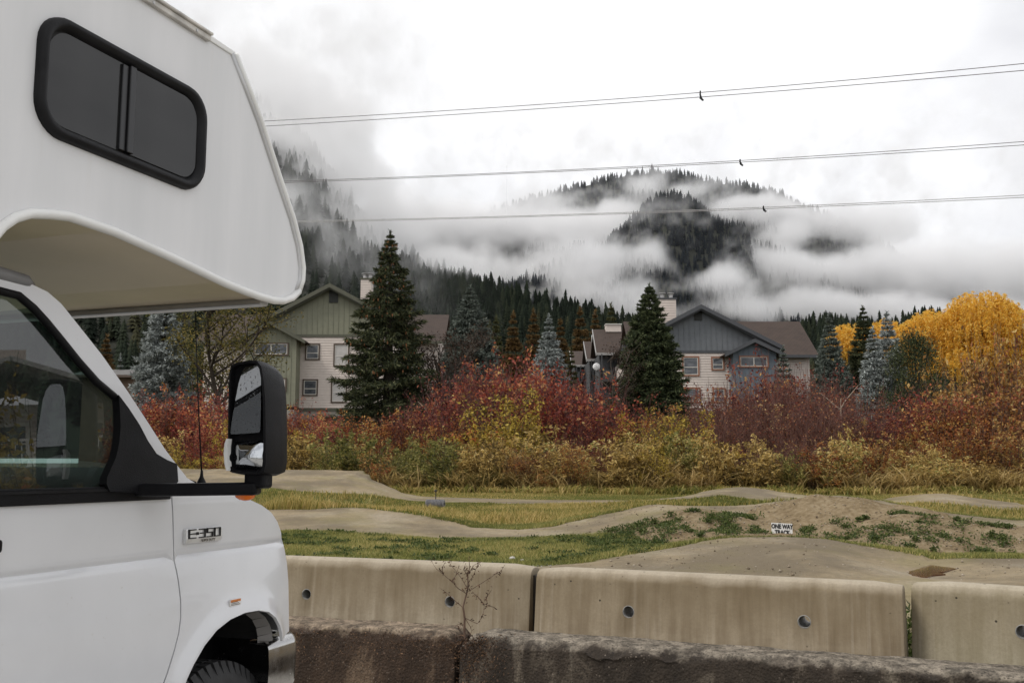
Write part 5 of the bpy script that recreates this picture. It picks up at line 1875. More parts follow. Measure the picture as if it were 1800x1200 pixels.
# short grass near
x, y = scatter(330000, 8.2, 17)
ln_, so_ = field_masks(x, y)
bd = bl_dist(x, y)
keepm = (ln_ < .25 + .25 * rgg.random(len(x))) & (so_ < .35) & (bd > .45) & (vnoise(x, y, 1.6, 9) > .06)
x, y = x[keepm], y[keepm]
P = np.stack([x, y, field_h(x, y) - .01], 1)
h = (.030 + .05 * vnoise(x, y, 1.1, 10) ** 2 + .02 * rgg.random(len(x)))
v, f = blade_strips(P, h, np.full(len(x), .010), rgg.uniform(.2, 1.1, len(x)), rgg, 1)
tag(link('grass', mesh_np('grass', v, f), G_MOWN), 'short green grass on the verge behind the barriers', 'grass', kind='stuff')
# longer meadow grass in the middle strips
x, y = scatter(190000, 16.5, 34)
ln_, so_ = field_masks(x, y)
hgt = vnoise(x, y, .55, 12)
keepm = (ln_ < .2 + .2 * rgg.random(len(x))) & (so_ < .3)
x, y, hgt = x[keepm], y[keepm], hgt[keepm]
P = np.stack([x, y, field_h(x, y) - .01], 1)
h = (.04 + .24 * hgt ** 1.8 * rgg.uniform(.5, 1.1, len(x))) * np.interp(y, [17, 19, 22, 25], [.9, 1.1, .8, .4]) * (1 + 1.6 * np.exp(-(((x / y * 1750 + 900) - 500) / 70) ** 2) * (y < 23))
v, f = blade_strips(P, h, np.full(len(x), .016), rgg.uniform(.15, .9, len(x)), rgg, 2)
tag(link('meadow_grass', mesh_np('meadow_grass', v, f), G_TALL), 'longer green and straw coloured grass between the dirt lanes', 'grass', kind='stuff')
# taller green tufts on the hump at the left, before the far lane
n = 5200
y = rgg.uniform(18.6, 21.6, n); x = (rgg.normal(520, 55, n) - 900) / 1750 * y
x = x + rgg.normal(size=n) * .05
ln_, _ = field_masks(x, y)
dn = vnoise(x, y, 1.7, 31)
ok = (ln_ < .25) & (dn > .3)
x, y, dn = x[ok], y[ok], dn[ok]
P = np.stack([x, y, field_h(x, y) - .02], 1)
v, f = blade_strips(P, .16 + .5 * (dn - .3) * rgg.uniform(.5, 1.2, len(x)), rgg.uniform(.014, .028, len(x)), rgg.uniform(.3, 1.3, len(x)), rgg, 3)
tag(link('tall_grass', mesh_np('tall_grass', v, f), leafmat('tall_green_blades', [(0, (.05, .065, .014)), (.5, (.13, .15, .035)), (.85, (.27, .25, .07)), (1, (.42, .33, .12))], .4, .6, .6)), 'taller green tufts beside the mirror between the two left lanes', 'grass', kind='stuff')
# dry reed grass in front of and through the thicket: clumps
def clump_field(nc, y0, y1, per, hh, name, label, m, dens_u=None):
    cx, cy = scatter(nc, y0, y1, 200, 1880)
    cu = cx / cy * 1750 / 1.02 + 900
    if dens_u is not None:
        keep_ = rgg.random(nc) < np.interp(cu, dens_u[0], dens_u[1])
        cx, cy, cu = cx[keep_], cy[keep_], cu[keep_]
    n = len(cx) * per
    k = np.repeat(np.arange(len(cx)), per)
    x = cx[k] + rgg.normal(size=n) * .16
    y = cy[k] + rgg.normal(size=n) * .16
    lnm, _ = field_masks(x, np.minimum(y, 43))
    ok = lnm < .3
    x, y, k = x[ok], y[ok], k[ok]
    P = np.stack([x, y, field_h(x, np.minimum(y, 43)) - .02], 1)
    ch = rgg.uniform(.6, 1.1, len(cx))[k]
    H = hh * ch * rgg.uniform(.55, 1.1, len(x))
    v, f = blade_strips(P, H, rgg.uniform(.02, .048, len(x)), rgg.uniform(.35, 1.7, len(x)), rgg, 4)
    tag(link(name, mesh_np(name, v, f), m), label, 'grass', kind='stuff')
clump_field(360, 30.7, 33.0, 46, 1.0, 'dry_reed_grass', 'tall straw coloured dry grass along the foot of the thicket', G_REED, ([200, 420, 520, 700, 800, 1000, 1300, 1400, 1800], [.5, .4, .4, .7, .9, 1, 1, .8, 1]))
clump_field(420, 29.6, 32.0, 34, .34, 'fringe_grass', 'green and straw fringe grass between the far lane and the thicket', G_TALL)
# weeds on the bare flank, low plants at the left
cx, cy, cs = [], [], []
rgw0 = np.random.default_rng(44)
for (u, v, d, s) in [(1130, 918, 14.3, .35), (1165, 930, 13.9, .45), (1195, 950, 13.0, .5), (1120, 940, 13.9, .6), (1230, 955, 12.8, .45), (1180, 930, 13.8, .3), (1275, 940, 13.2, .3), (1335, 935, 13.4, .3), (1495, 948, 12.9, .3), (1560, 940, 13.1, .4), (1590, 942, 13.0, .4), (1580, 968, 12.3, .5),
                     (1640, 938, 13.2, .3), (1660, 955, 12.7, .35), (1625, 945, 12.9, .25), (1730, 948, 12.8, .45), (1770, 952, 12.7, .45), (1700, 920, 14, .4), (1720, 965, 12.2, .3), (1300, 958, 12.6, .5), (1345, 952, 12.7, .5), (1330, 962, 12.4, .45), (1380, 950, 12.7, .3), (1450, 958, 12.5, .25), (1215, 965, 12.5, .5), (1260, 968, 12.3, .5)]:
    p = at(u, v, d)
    cx.append(p.x); cy.append(d); cs.append(s)
for q in range(120):
    u, v = rgw0.uniform(1040, 1330), rgw0.uniform(915, 968)
    p = at(u, v, 15.4 - (v - 915) * .055)
    cx.append(p.x); cy.append(p.y); cs.append(rgw0.uniform(.1, .35))
for q in range(60):
    u, v = rgw0.uniform(1400, 1800), rgw0.uniform(930, 978)
    p = at(u, v, 14.0 - (v - 930) * .04)
    cx.append(p.x); cy.append(p.y); cs.append(rgw0.uniform(.08, .3))
for q in range(160):
    u = rgw0.uniform(480, 1150); yq = rgw0.uniform(9.6, 15)
    cx.append((u - 900) / 1750 * yq); cy.append(yq); cs.append(rgw0.uniform(.1, .4))
cx, cy, cs = map(np.array, (cx, cy, cs))
gl_m, _ = field_masks(cx, cy)
cx, cy, cs = cx[gl_m < .3], cy[gl_m < .3], cs[gl_m < .3]
per = 110
k = np.repeat(np.arange(len(cx)), per)
x = cx[k] + rgg.normal(size=len(k)) * cs[k] * .26
y = cy[k] + rgg.normal(size=len(k)) * cs[k] * .22
P = np.stack([x, y, field_h(x, y) + rgg.uniform(0, .035, len(k))], 1)
v, f = leaves(P, rgg.uniform(.02, .05, len(k)), rgg, .5, .8, -.2)
tag(link('weeds', mesh_np('weeds', v, f), G_WEED), 'low green weeds dotted over the bare dirt bank', 'weeds', kind='stuff')
# weeds growing in the barrier gap
y = rgg.uniform(6.7, 7.35, 900)
x = rgg.normal(size=900) * .07 + 700 / 1750 * y
P = np.stack([x, y, field_h(x, y) + rgg.uniform(0, .13, 900)], 1)
v, f = leaves(P, rgg.uniform(.03, .08, 900), rgg, .4, 1.2, -.5)
tag(link('gap_weeds', mesh_np('gap_weeds', v, f), G_WEED), 'green weeds filling the gap between two barriers', 'weeds', kind='stuff')

# ------------------------------------------------------------------ dead weed stalk and dried moss on the old wall
STALK = plain('dead_stalk', (.085, .048, .03), .8, 0, .3, 20)
rgw = np.random.default_rng(3)
root = thing('dead_weed', 'tall dead brown weed stalk growing at the joint of the old dark walls', 'weed', tuple(at(818, 1128, 6.78)))
b0 = Vector(root.location)
def wp_(u, v, dy=0): return at(u, v, 6.78 + dy) - b0
main = [(818, 1140), (816, 1110), (817, 1085), (815, 1066), (820, 1045), (823, 1030), (822, 1012), (826, 998), (824, 978)]
brs = [[(815, 1068), (800, 1056), (786, 1042), (772, 1030)], [(820, 1045), (806, 1034), (795, 1022), (780, 1010), (767, 998), (754, 980)], [(822, 1035), (812, 1018), (800, 1004), (790, 990), (788, 980)], [(816, 1085), (828, 1100), (830, 1108)], [(817, 1088), (838, 1096), (846, 1085), (852, 1070), (852, 1050)], [(852, 1060), (862, 1064), (872, 1068)], [(852, 1055), (858, 1046), (866, 1036)],
       [(823, 1025), (832, 1010), (838, 998), (845, 985)], [(822, 1015), (814, 1000), (818, 988)], [(824, 1005), (832, 992), (848, 984)], [(795, 1022), (800, 1010), (806, 998)], [(852, 1060), (842, 1050), (834, 1044), (830, 1038)], [(816, 1100), (806, 1098), (796, 1104)], [(868, 1010), (880, 1002), (886, 992)], [(823, 1040), (850, 1022), (868, 1010), (874, 1004)], [(780, 1010), (778, 996), (784, 985)]]
b = MB()
b.tube([wp_(u + rgw.normal() * .6, v, rgw.normal() * .01) for u, v in main], [.008, .0075, .007, .006, .0055, .005, .004, .003, .0015], 6)
P = []
for br in brs:
    dy = rgw.normal() * .05
    pts = [wp_(u + rgw.normal(), v + rgw.normal(), dy * i / len(br)) for i, (u, v) in enumerate(br)]
    b.tube(pts, list(np.linspace(.0032, .0012, len(pts))), 4)
    for i in range(len(pts) - 1):
        for q in range(5):
            P.append(tuple(pts[i].lerp(pts[i + 1], rgw.random()) + Vector(rgw.normal(size=3) * .006)))
for q in range(40):
    i = rgw.integers(3, 8)
    P.append(tuple(wp_(*main[i]).lerp(wp_(*main[i + 1 if i < 8 else i]), rgw.random()) + Vector(rgw.normal(size=3) * .012)))
b.build('stalk', STALK, root)
v, f = leaves(np.array(P), rgw.uniform(.012, .030, len(P)), rgw, .35, 1, .1)
link('dead_leaves', mesh_np('dead_leaves', v, f), leafmat('dead_weed_leaves', [(0, (.03, .016, .010)), (.6, (.08, .04, .022)), (1, (.16, .09, .05))], .3), root)
# dried moss and creeper on the wall face
n = 2600
uu = np.concatenate([rgw.normal(835, 26, 1500), rgw.uniform(515, 850, 1100)])
vv = np.concatenate([1118 + np.abs(rgw.normal(0, 45, 1500)), 1106 + np.abs(rgw.normal(0, 26, 1100)) + (uu[1500:] - 515) * .05])
P = np.array([tuple(at(a, b_, 6.52 + .0012 * (850 - a) - .0004 * max(0, b_ - 1110))) for a, b_ in zip(uu, vv)]) + rgw.normal(size=(n, 3)) * .012
v, f = leaves(P, rgw.uniform(.010, .026, n), rgw, .35, 1, .2)
tag(link('dried_moss', mesh_np('dried_moss', v, f), leafmat('dried_moss_tufts', [(0, (.02, .012, .008)), (.5, (.06, .034, .02)), (.9, (.13, .075, .04)), (1, (.22, .12, .06))], .2)), 'dried brown moss and creeper clinging to the old wall', 'moss', kind='stuff')

# ------------------------------------------------------------------ field objects
sp = at(1375, 946, 13.55)
root = thing('track_sign', 'white sign reading one way track at the top of the nearest mound', 'sign', (sp.x, 13.55, float(field_h(np.array([sp.x]), np.array([13.55]))[0]) - .02), radians(4))
b0 = Vector(root.location)
pl_ = at(1356, 918, 13.55); pr_ = at(1394, 946, 13.55)
zt_, zb2 = pl_.z - b0.z, pr_.z - b0.z
hw_ = (pr_.x - pl_.x) / 2
b = MB()
b.prism([(-hw_, -.01, zb2 + .01), (hw_, -.01, zb2 - .005), (hw_, -.01, zt_ - .016), (-hw_, -.01, zt_)], (0, .012, 0))
bd_ = b.build('board', plain('sign_white', (.78, .77, .74), .5, 0, .06, 12), root)
SI = plain('sign_black', (.012, .012, .012), .6)
zc2 = (zt_ + zb2) / 2 + .012
text('ONE WAY', 'lettering', .078, SI, bd_, (0, -.0125, zc2 + .040), (PI / 2, radians(3.0), 0), .001, .80, 1.0, bold=.004)
text('TRACK', 'lettering', .078, SI, bd_, (.0, -.0125, zc2 - .038), (PI / 2, radians(3.0), 0), .001, .80, 1.0, bold=.004)
b = MB()
for xx in (-hw_ * .6, hw_ * .6):
    b.box(xx - .015, xx + .015, .004, .03, -.15, zt_ - .05)
b.build('stake', plain('stake_wood', (.20, .15, .09), .8), root)

tpnt = at(765, 894, 21.3)
root = thing('coiled_drain_pipe', 'grey ribbed pipe roll lying in the straw coloured grass', 'pipe', (tpnt.x, 21.3, float(field_h(np.array([tpnt.x]), np.array([21.3]))[0]) + .13), radians(-12))
b = MB()
pr = []
for k in range(27):
    x = -.20 + .40 * k / 26
    pr.append((.085 + (.016 if k % 2 else -.004), x))
b.lathe([(.03, -.20)] + pr + [(.03, .20)], 'x', 20)
b.build('pipe_roll', plain('weathered_grey_plastic', (.17, .165, .17), .6, 0, .3, 25), root, smooth=False)
b = MB()
b.tube([(-.02, .1, -.1), (-.02, .1, .26)], .012, 6)
b.lathe([(.001, .30), (.03, .29), (.034, .26), (.02, .25)], 'z', 10, c=(-.02, .1, 0))
b.build('marker_post', plain('dark_post', (.03, .025, .022), .8), root)

p = at(1662, 898, 17.5)
pst = MB()
pst.tube([(0, 0, -.05), (0, 0, .16)], [.028, .026], 8)
pst.lathe([(.03, .16), (.034, .17), (.03, .19), (.001, .195)], 'z', 10)
o = pst.build('marker_stub', plain('weathered_post', (.16, .13, .11), .8), None, loc=(p.x, 17.5, float(field_h(np.array([p.x]), np.array([17.5]))[0])))
tag(o, 'short wooden stub post in the grass right of the biggest mound', 'post')
def rock(u, v, d, s, label, seed):
    rg = np.random.default_rng(seed)
    bm = bmesh.new()
    bmesh.ops.create_icosphere(bm, subdivisions=3, radius=1)
    off = rg.normal(size=(8, 3))
    for vt in bm.verts:
        n_ = np.array(vt.co)
        k = 1 + .12 * sum(np.tanh(3 * (n_ @ o_)) * .25 for o_ in off)
        vt.co = Vector(n_ * k * [1.1, .9, .65] * s)
    me = bpy.data.meshes.new('stone')
    bm.to_mesh(me); bm.free()
    p = at(u, v, d)
    o = link('stone', me, plain('pale_stone', (.42, .40, .37), .8, 0, .25, 30, .3, 60), None, (p.x, d, float(field_h(np.array([p.x]), np.array([d]))[0]) + s * .35), seed)
    tag(o, label, 'stone')
rock(901, 968, 11.4, .038, 'round pale stone on the grass verge above the first barrier', 1)
rock(918, 971, 11.3, .026, 'smaller pale stone beside the round one', 2)
# gravel patch behind the barrier gap
n = 5200
x = rgg.uniform(at(900, 990, 9.6).x, at(1150, 990, 9.6).x, n)
y = 10.05 + rgg.normal(size=n) * .28 - (x * .12)
ln_, so_ = field_masks(x, y)
ok = ln_ < .5
x, y = x[ok], y[ok]
P = np.stack([x, y, field_h(x, y)], 1)
s = rgg.uniform(.006, .017, len(x))[:, None]
oct_ = np.array([[1, 0, 0], [-1, 0, 0], [0, 1, 0], [0, -1, 0], [0, 0, .7], [0, 0, -.7]])
V = (P[:, None, :] + oct_[None] * s[:, None] * rgg.uniform(.6, 1.3, (len(x), 6, 1)))
F = (np.arange(len(x))[:, None, None] * 6 + np.array([[0, 2, 4], [2, 1, 4], [1, 3, 4], [3, 0, 4], [2, 0, 5], [1, 2, 5], [3, 1, 5], [0, 3, 5]])[None]).reshape(-1, 3)
tag(link('gravel', mesh_np('gravel', V.reshape(-1, 3), F), leafmat('gravel_stones', [(0, (.12, .115, .11)), (.6, (.24, .23, .22)), (1, (.38, .36, .34))], 0, .9)), 'strip of grey gravel between the barriers and the grass', 'gravel', kind='stuff')

# loose stones and crumbs of soil lying on the dirt lanes and the bank
x, y = scatter(9000, 9.3, 17.5, 900, 1830)
ln_, so_ = field_masks(x, y)
ok = ((ln_ > .55) & (rgg.random(len(x)) < .28)) | (so_ > .5)
x, y = x[ok], y[ok]
P = np.stack([x, y, field_h(x, y)], 1)
s = (.005 + .016 * rgg.random(len(x)) ** 3)[:, None]
V = (P[:, None, :] + oct_[None] * s[:, None] * rgg.uniform(.6, 1.3, (len(x), 6, 1)))
F = (np.arange(len(x))[:, None, None] * 6 + np.array([[0, 2, 4], [2, 1, 4], [1, 3, 4], [3, 0, 4], [2, 0, 5], [1, 2, 5], [3, 1, 5], [0, 3, 5]])[None]).reshape(-1, 3)
tag(link('loose_gravel', mesh_np('loose_gravel', V.reshape(-1, 3), F), leafmat('soil_crumbs', [(0, (.10, .075, .05)), (.6, (.22, .175, .12)), (1, (.36, .31, .25))], 0, .9)), 'small stones and soil crumbs scattered on the dirt lanes', 'gravel', kind='stuff')
# ------------------------------------------------------------------ buildings
CREAM = plain('cream_siding', (.56, .49, .44), .7, 0, .06, 3)
OLIVE = plain('olive_board_siding', (.195, .195, .138), .7, 0, .08, 3)
GREYB = plain('slate_board_siding', (.135, .145, .155), .7, 0, .08, 3)
WINGB = plain('blue_grey_board_siding', (.125, .15, .175), .7, 0, .08, 3)
FASO = plain('dark_olive_fascia', (.075, .075, .05), .6, 0, .1, 5)
FASG = plain('charcoal_fascia', (.055, .058, .064), .6, 0, .1, 5)
BRTRIM = plain('dark_brown_trim', (.075, .05, .035), .6, 0, .1, 8)
REDTRIM = plain('cedar_red_trim', (.24, .105, .06), .6, 0, .1, 8)
SASH = plain('white_sash', (.55, .52, .47), .5, 0, .05)
VENT = plain('louvre_dark', (.045, .047, .042), .6)
FOUND = plain('foundation_concrete', (.24, .22, .19), .85, 0, .15, 2)
t = NT('brown_shingles')
wp = t.coord('Object')
br = t.n('ShaderNodeTexBrick')
br.inputs['Scale'].default_value = 1.0
br.inputs['Brick Width'].default_value = .35
br.inputs['Row Height'].default_value = .20
br.inputs['Mortar Size'].default_value = .018
br.inputs['Color1'].default_value = (.050, .032, .024, 1)
br.inputs['Color2'].default_value = (.038, .025, .019, 1)
br.inputs['Mortar'].default_value = (.018, .013, .011, 1)
t.l(wp, br.inputs['Vector'])
t.pbsdf(t.mix(t.ramp(t.noise(wp, 1.3, 5), [(.3, 0), (.75, .5)]), br.outputs[0], (.062, .042, .032)), .9)
SHING = t.mat
t = NT('window_pane_dark')
p_ = t.pbsdf(t.ramp(t.noise(t.coord('Object', (.6, 1, 1.4)), 2.2, 3), [(.35, (.035, .04, .048)), (.65, (.11, .115, .125))]), .08, 0, None, .5)
PANE = t.mat
PANEL_ = plain('window_blind', (.42, .40, .38), .4, 0, .1, 3)
METALC = plain('flue_metal', (.40, .39, .38), .4, .7)

def lap_siding(b, x0, x1, z0, z1, y, course=.21, mi=0):
    z = z0
    while z < z1 - .01:
        zt = min(z + course, z1)
        b.add([(x0, y - .04, z), (x1, y - .04, z), (x1, y - .004, zt), (x0, y - .004, zt)], [(0, 1, 2, 3)], mi)
        b.add([(x0, y - .04, z), (x1, y - .04, z), (x1, y, z), (x0, y, z)], [(0, 1, 2, 3)], mi)
        z = zt

def battens(b, x0, x1, z0, ztop, y, step=.42, mi=0):
    """board and batten face; ztop(x) gives the upper edge"""
    n = max(2, int((x1 - x0) / step))
    xs = np.linspace(x0, x1, n * 2 + 1)
    for i in range(len(xs) - 1):
        xa, xb = xs[i], xs[i + 1]
        b.add([(xa, y, z0), (xb, y, z0), (xb, y, ztop(xb)), (xa, y, ztop(xa))], [(0, 1, 2, 3)], mi)
    for i in range(0, len(xs), 2):
        xa = min(max(xs[i] - .03, x0), x1 - .06)
        b.add([(xa, y - .035, z0), (xa + .06, y - .035, z0), (xa + .06, y - .035, ztop(xa + .06)), (xa, y - .035, ztop(xa)), (xa, y, z0), (xa + .06, y, z0), (xa + .06, y, ztop(xa + .06)), (xa, y, ztop(xa))],
              [(0, 1, 2, 3), (0, 4, 7, 3), (1, 5, 6, 2)], mi)

def win(parent, x0, x1, z0, z1, y, trim, kind='hung', pane=PANE, tw=.11):
    b = MB()
    for a in ((x0, x0 + tw, z0, z1), (x1 - tw, x1, z0, z1), (x0 + tw, x1 - tw, z0, z0 + tw), (x0 + tw, x1 - tw, z1 - tw, z1)):
        b.box(a[0], a[1], y - .09, y + .04, a[2], a[3])
    wd = b.build('window', trim, parent)
    a0, a1, c0, c1 = x0 + tw, x1 - tw, z0 + tw, z1 - tw
    sw = .055
    b = MB()
    for a in ((a0, a0 + sw, c0, c1), (a1 - sw, a1, c0, c1), (a0 + sw, a1 - sw, c0, c0 + sw), (a0 + sw, a1 - sw, c1 - sw, c1)):
        b.box(a[0], a[1], y - .065, y + .03, a[2], a[3])
    if kind == 'hung': b.box(a0 + sw, a1 - sw, y - .07, y + .03, (c0 + c1) / 2 - .04 - .08, (c0 + c1) / 2 + .02 - .08)
    if kind == 'slide': b.box((a0 + a1) / 2 - .045, (a0 + a1) / 2 + .045, y - .07, y + .03, c0 + sw, c1 - sw)
    b.build('sash', SASH, wd)
    b = MB()
    b.add([(a0 + sw, y - .045, c0 + sw), (a1 - sw, y - .045, c0 + sw), (a1 - sw, y - .045, c1 - sw), (a0 + sw, y - .045, c1 - sw)], [(0, 1, 2, 3)])
    b.build('pane', pane, wd)
    return wd

def slab(b, p0, p1, p2, p3, th, mi=0):
    """roof plane quad with thickness downwards"""
    n = (Vector(p1) - Vector(p0)).cross(Vector(p3) - Vector(p0)).normalized()
    if n.z < 0: n = -n
    b.prism([p0, p1, p2, p3], -n * th, mi)

def gable_house(name, label, y, fr, colU, fas, trim, pk):
    """apartment building with a front gable, a small projecting gabled wing and a long roof behind; all given by survey points"""
    gx0 = at(pk['peak'][0], 600, y).x
    gh = base_h(y)
    root = thing(name, label, 'building', (gx0, y, gh))
    X = lambda u, d=0: at(u, 640, y + d).x - gx0
    Z = lambda v, d=0: at(900, v, y + d).z - gh
    zp = Z(pk['peak'][1])
    sl = pk['slope']
    zb = Z(pk['band'])
    xl, xr = X(pk['wall'][0]), X(pk['wall'][1])
    ground = -.3
    zfound = Z(pk['base'])
    # walls
    b = MB()
    b.box(xl, xr, .0, 12, zfound, zb)
    lap_siding(b, xl, xr, zfound + .02, zb, -.003)
    bx = pk['body']
    xb0, xb1 = X(bx[0], 2.5), X(bx[1], 2.5)
    ze = Z(bx[3], 2.5)
    b.box(xb0, xb1, 2.5, 11.5, zfound, ze)
    lap_siding(b, xb0 + .002, xb1 - .002, zfound + .02, ze - .05, 2.497)
    b.build('wall', CREAM, root)
    b = MB()
    b.box(min(xl, xb0) - .03, xr + .03, .01, 12.02, ground, zfound - .22)
    b.box(xb0 - .03, xb1 + .03, 2.48, 11.53, ground, zfound - .221)
    b.build('foundation', FOUND, root)
    b = MB()
    b.box(xl - .05, xr + .05, -.06, .12, zfound - .22, zfound)
    b.box(xb0 - .05, xb1 + .05, 2.43, 2.6, zfound - .221, zfound - .001)
    b.box(xl - .02, xr + .02, -.08, .1, zb - .02, zb + .20)
    b.build('band_board', fas, root)
    # gable face
    hw = max(abs(xl), abs(xr)) + .75
    zt = lambda x: max(zb + .2, zp - .28 - abs(x) * sl)
    b = MB()
    xe_ = (zp - .28 - zb - .2) / sl - .02
    battens(b, -xe_, xe_, zb + .18, zt, -.01)
    b.build('gable_siding', colU, root)
    b = MB()
    for sg in (-1, 1):
        xe = hw * sg
        slab(b, (0, -.75, zp), (xe, -.75, zp - hw * sl), (xe, 12, zp - hw * sl), (0, 12, zp), .10, 0)
    zr = Z(bx[2], 7)
    e0, e1 = xb0 - .6, xb1 + .6
    slab(b, (e0, 2.5 - .7, ze - .02), (e1, 2.5 - .7, ze - .02), (e1, 7, zr), (e0, 7, zr), .12, 0)
    slab(b, (e0, 11.5 + .7, ze - .02), (e1, 11.5 + .7, ze - .02), (e1, 7, zr), (e0, 7, zr), .12, 0)
    rf = b.build('roof', SHING, root)
    b = MB()
    for sg in (-1, 1):
        xe = hw * sg
        b.prism([(0, -.78, zp + .03), (xe, -.78, zp + .03 - hw * sl), (xe, -.78, zp - .32 - hw * sl), (0, -.78, zp - .32)], (0, .06, 0))
        b.prism([(0, -.60, zp - .20), (xe * .985, -.60, zp - .20 - hw * .985 * sl), (xe * .985, -.60, zp - .45 - hw * .985 * sl), (0, -.60, zp - .45)], (0, .05, 0))
    b.box(e0, e1, 2.5 - .76, 2.5 - .70, ze - .24, ze + .0)
    b.box(e0, e0 + .05, 1.8, 2.4, ze - .24, ze)
    # body gable ends
    b.build('fascia', fas, root)
    b = MB()
    for xe in (xb0 + .002, xb1 - .002):
        b.add([(xe, 2.5, ze - .02), (xe, 11.5, ze - .02), (xe, 7, zr - .1)], [(0, 1, 2)])
    b.build('end_gable', CREAM, root)
    # vent
    vt = pk['vent']
    b = MB()
    x0, x1, z0, z1 = X(vt[0]), X(vt[1]), Z(vt[3]), Z(vt[2])
    b.box(x0, x1, -.09, 0, z0, z1)
    for k in range(9):
        zz = z0 + (z1 - z0) * (k + .5) / 9
        b.add([(x0 + .05, -.14, zz - .04), (x1 - .05, -.14, zz - .04), (x1 - .05, -.095, zz + .05), (x0 + .05, -.095, zz + .05)], [(0, 1, 2, 3)])
    b.build('gable_vent', VENT, root)
    # wing
    wg = pk['wing']
    wy = -1.6
    wx0, wx1, wxp = X(wg[0], wy), X(wg[1], wy), X(wg[2], wy)
    wzp, wze = Z(wg[3], wy), Z(wg[4], wy)
    wsl = (wzp - wze) / (X(wg[5], wy) - wxp)
    ex = X(wg[5], wy) - wxp
    b = MB()
    ztw = lambda x: wzp - .2 - abs(x - wxp) * wsl
    battens(b, wx0, wx1, zfound, ztw, wy - .01, .38)
    for xx_ in (wx0, wx1):
        b.add([(xx_, wy - .01, zfound), (xx_, .02, zfound), (xx_, .02, ztw(xx_)), (xx_, wy - .01, ztw(xx_))], [(0, 1, 2, 3)])
    b.box(wx0 - .02, wx0 + .10, wy - .05, wy + .05, zfound, ztw(wx0 + .1) - .02)
    b.box(wx1 - .10, wx1 + .02, wy - .05, wy + .05, zfound, ztw(wx1 - .1) - .02)
    b.build('wing_siding', WINGB if colU is GREYB else colU, root)
    b = MB()
    for sg in (-1, 1):
        slab(b, (wxp, wy - .6, wzp), (wxp + ex * sg, wy - .6, wze), (wxp + ex * sg, .0, wze), (wxp, .0, wzp), .10)
    b.build('wing_roof', SHING, root)
    b = MB()
    for sg in (-1, 1):
        b.prism([(wxp, wy - .63, wzp + .03), (wxp + ex * sg, wy - .63, wze + .03), (wxp + ex * sg, wy - .63, wze - .25), (wxp, wy - .63, wzp - .28)], (0, .06, 0))
    b.build('wing_fascia', fas, root)
    b = MB()
    b.box(wx0 + .01, wx1 - .01, wy + .01, 0, ground, zfound - .22)
    b.build('wing_foundation', FOUND, root)
    for (u0, u1, v0, v1, kind, d, pn) in pk['wins']:
        win(root, X(u0, d), X(u1, d), Z(v1, d), Z(v0, d), d - .01, trim, kind, pn)
    ch = pk['chim']
    if ch:
        b = MB()
        x0, x1, zt_ = X(ch[0]), X(ch[1]), Z(ch[2])
        b.box(x0, x1, .5, 1.9, zb, zt_)
        lap_siding(b, x0 - .01, x1 + .01, zb + .6, zt_ - .02, .495)
        cm = b.build('chimney', CREAM, root)
        b = MB()
        b.box(x0 - .08, x1 + .08, .42, 1.98, zt_, zt_ + .12)
        b.build('chimney_cap', fas, cm)
        for f in (.28, .78):
            b = MB()
            cx_ = x0 + (x1 - x0) * f
            b.lathe([(.16, zt_ + .12), (.16, zt_ + .42), (.22, zt_ + .43), (.22, zt_ + .47), (.10, zt_ + .49), (.10, zt_ + .55), (.30, zt_ + .57), (.30, zt_ + .62), (.001, zt_ + .64)], 'z', 12, c=(cx_, 1.2, 0))
            b.build('flue', METALC, cm, smooth=False)
    return root, X, Z

gable_house('apartment_building', 'olive gabled apartment building with cream siding behind the cone hung spruce', 80, None, OLIVE, FASO, BRTRIM,
            dict(peak=(580, 501), slope=.535, band=592, wall=(500, 705), base=717, body=(358, 770, 553, 601), vent=(576, 592, 510, 532), wing=(432, 520, 476, 566, 600, 538),
                 wins=[(536, 562, 604, 633, 'hung', 0, PANE), (586, 614, 604, 644, 'hung', 0, PANEL_), (533, 560, 666, 696, 'hung', 0, PANE), (583, 611, 666, 708, 'hung', 0, PANEL_), (445, 507, 602, 625, 'slide', -1.6, PANE), (478, 505, 664, 688, 'hung', -1.6, PANEL_)],
                 chim=(630, 648, 489)))
gable_house('apartment_building', 'slate grey gabled apartment building with cream siding and red window trim', 80, None, GREYB, FASG, REDTRIM,
            dict(peak=(1231, 538), slope=.515, band=620, wall=(1108, 1290), base=722, body=(1120, 1423, 565, 625), vent=(1222, 1236, 543, 563), wing=(1289, 1364, 1325, 597, 623, 1378),
                 wins=[(1199, 1229, 626, 661, 'hung', 0, PANE), (1250, 1273, 627, 651, 'hung', 0, PANE), (1200, 1230, 681, 708, 'hung', 0, PANE), (1251, 1274, 682, 708, 'hung', 0, PANE), (1299, 1351, 625, 646, 'slide', -1.6, PANE)],
                 chim=(1162, 1192, 524)))

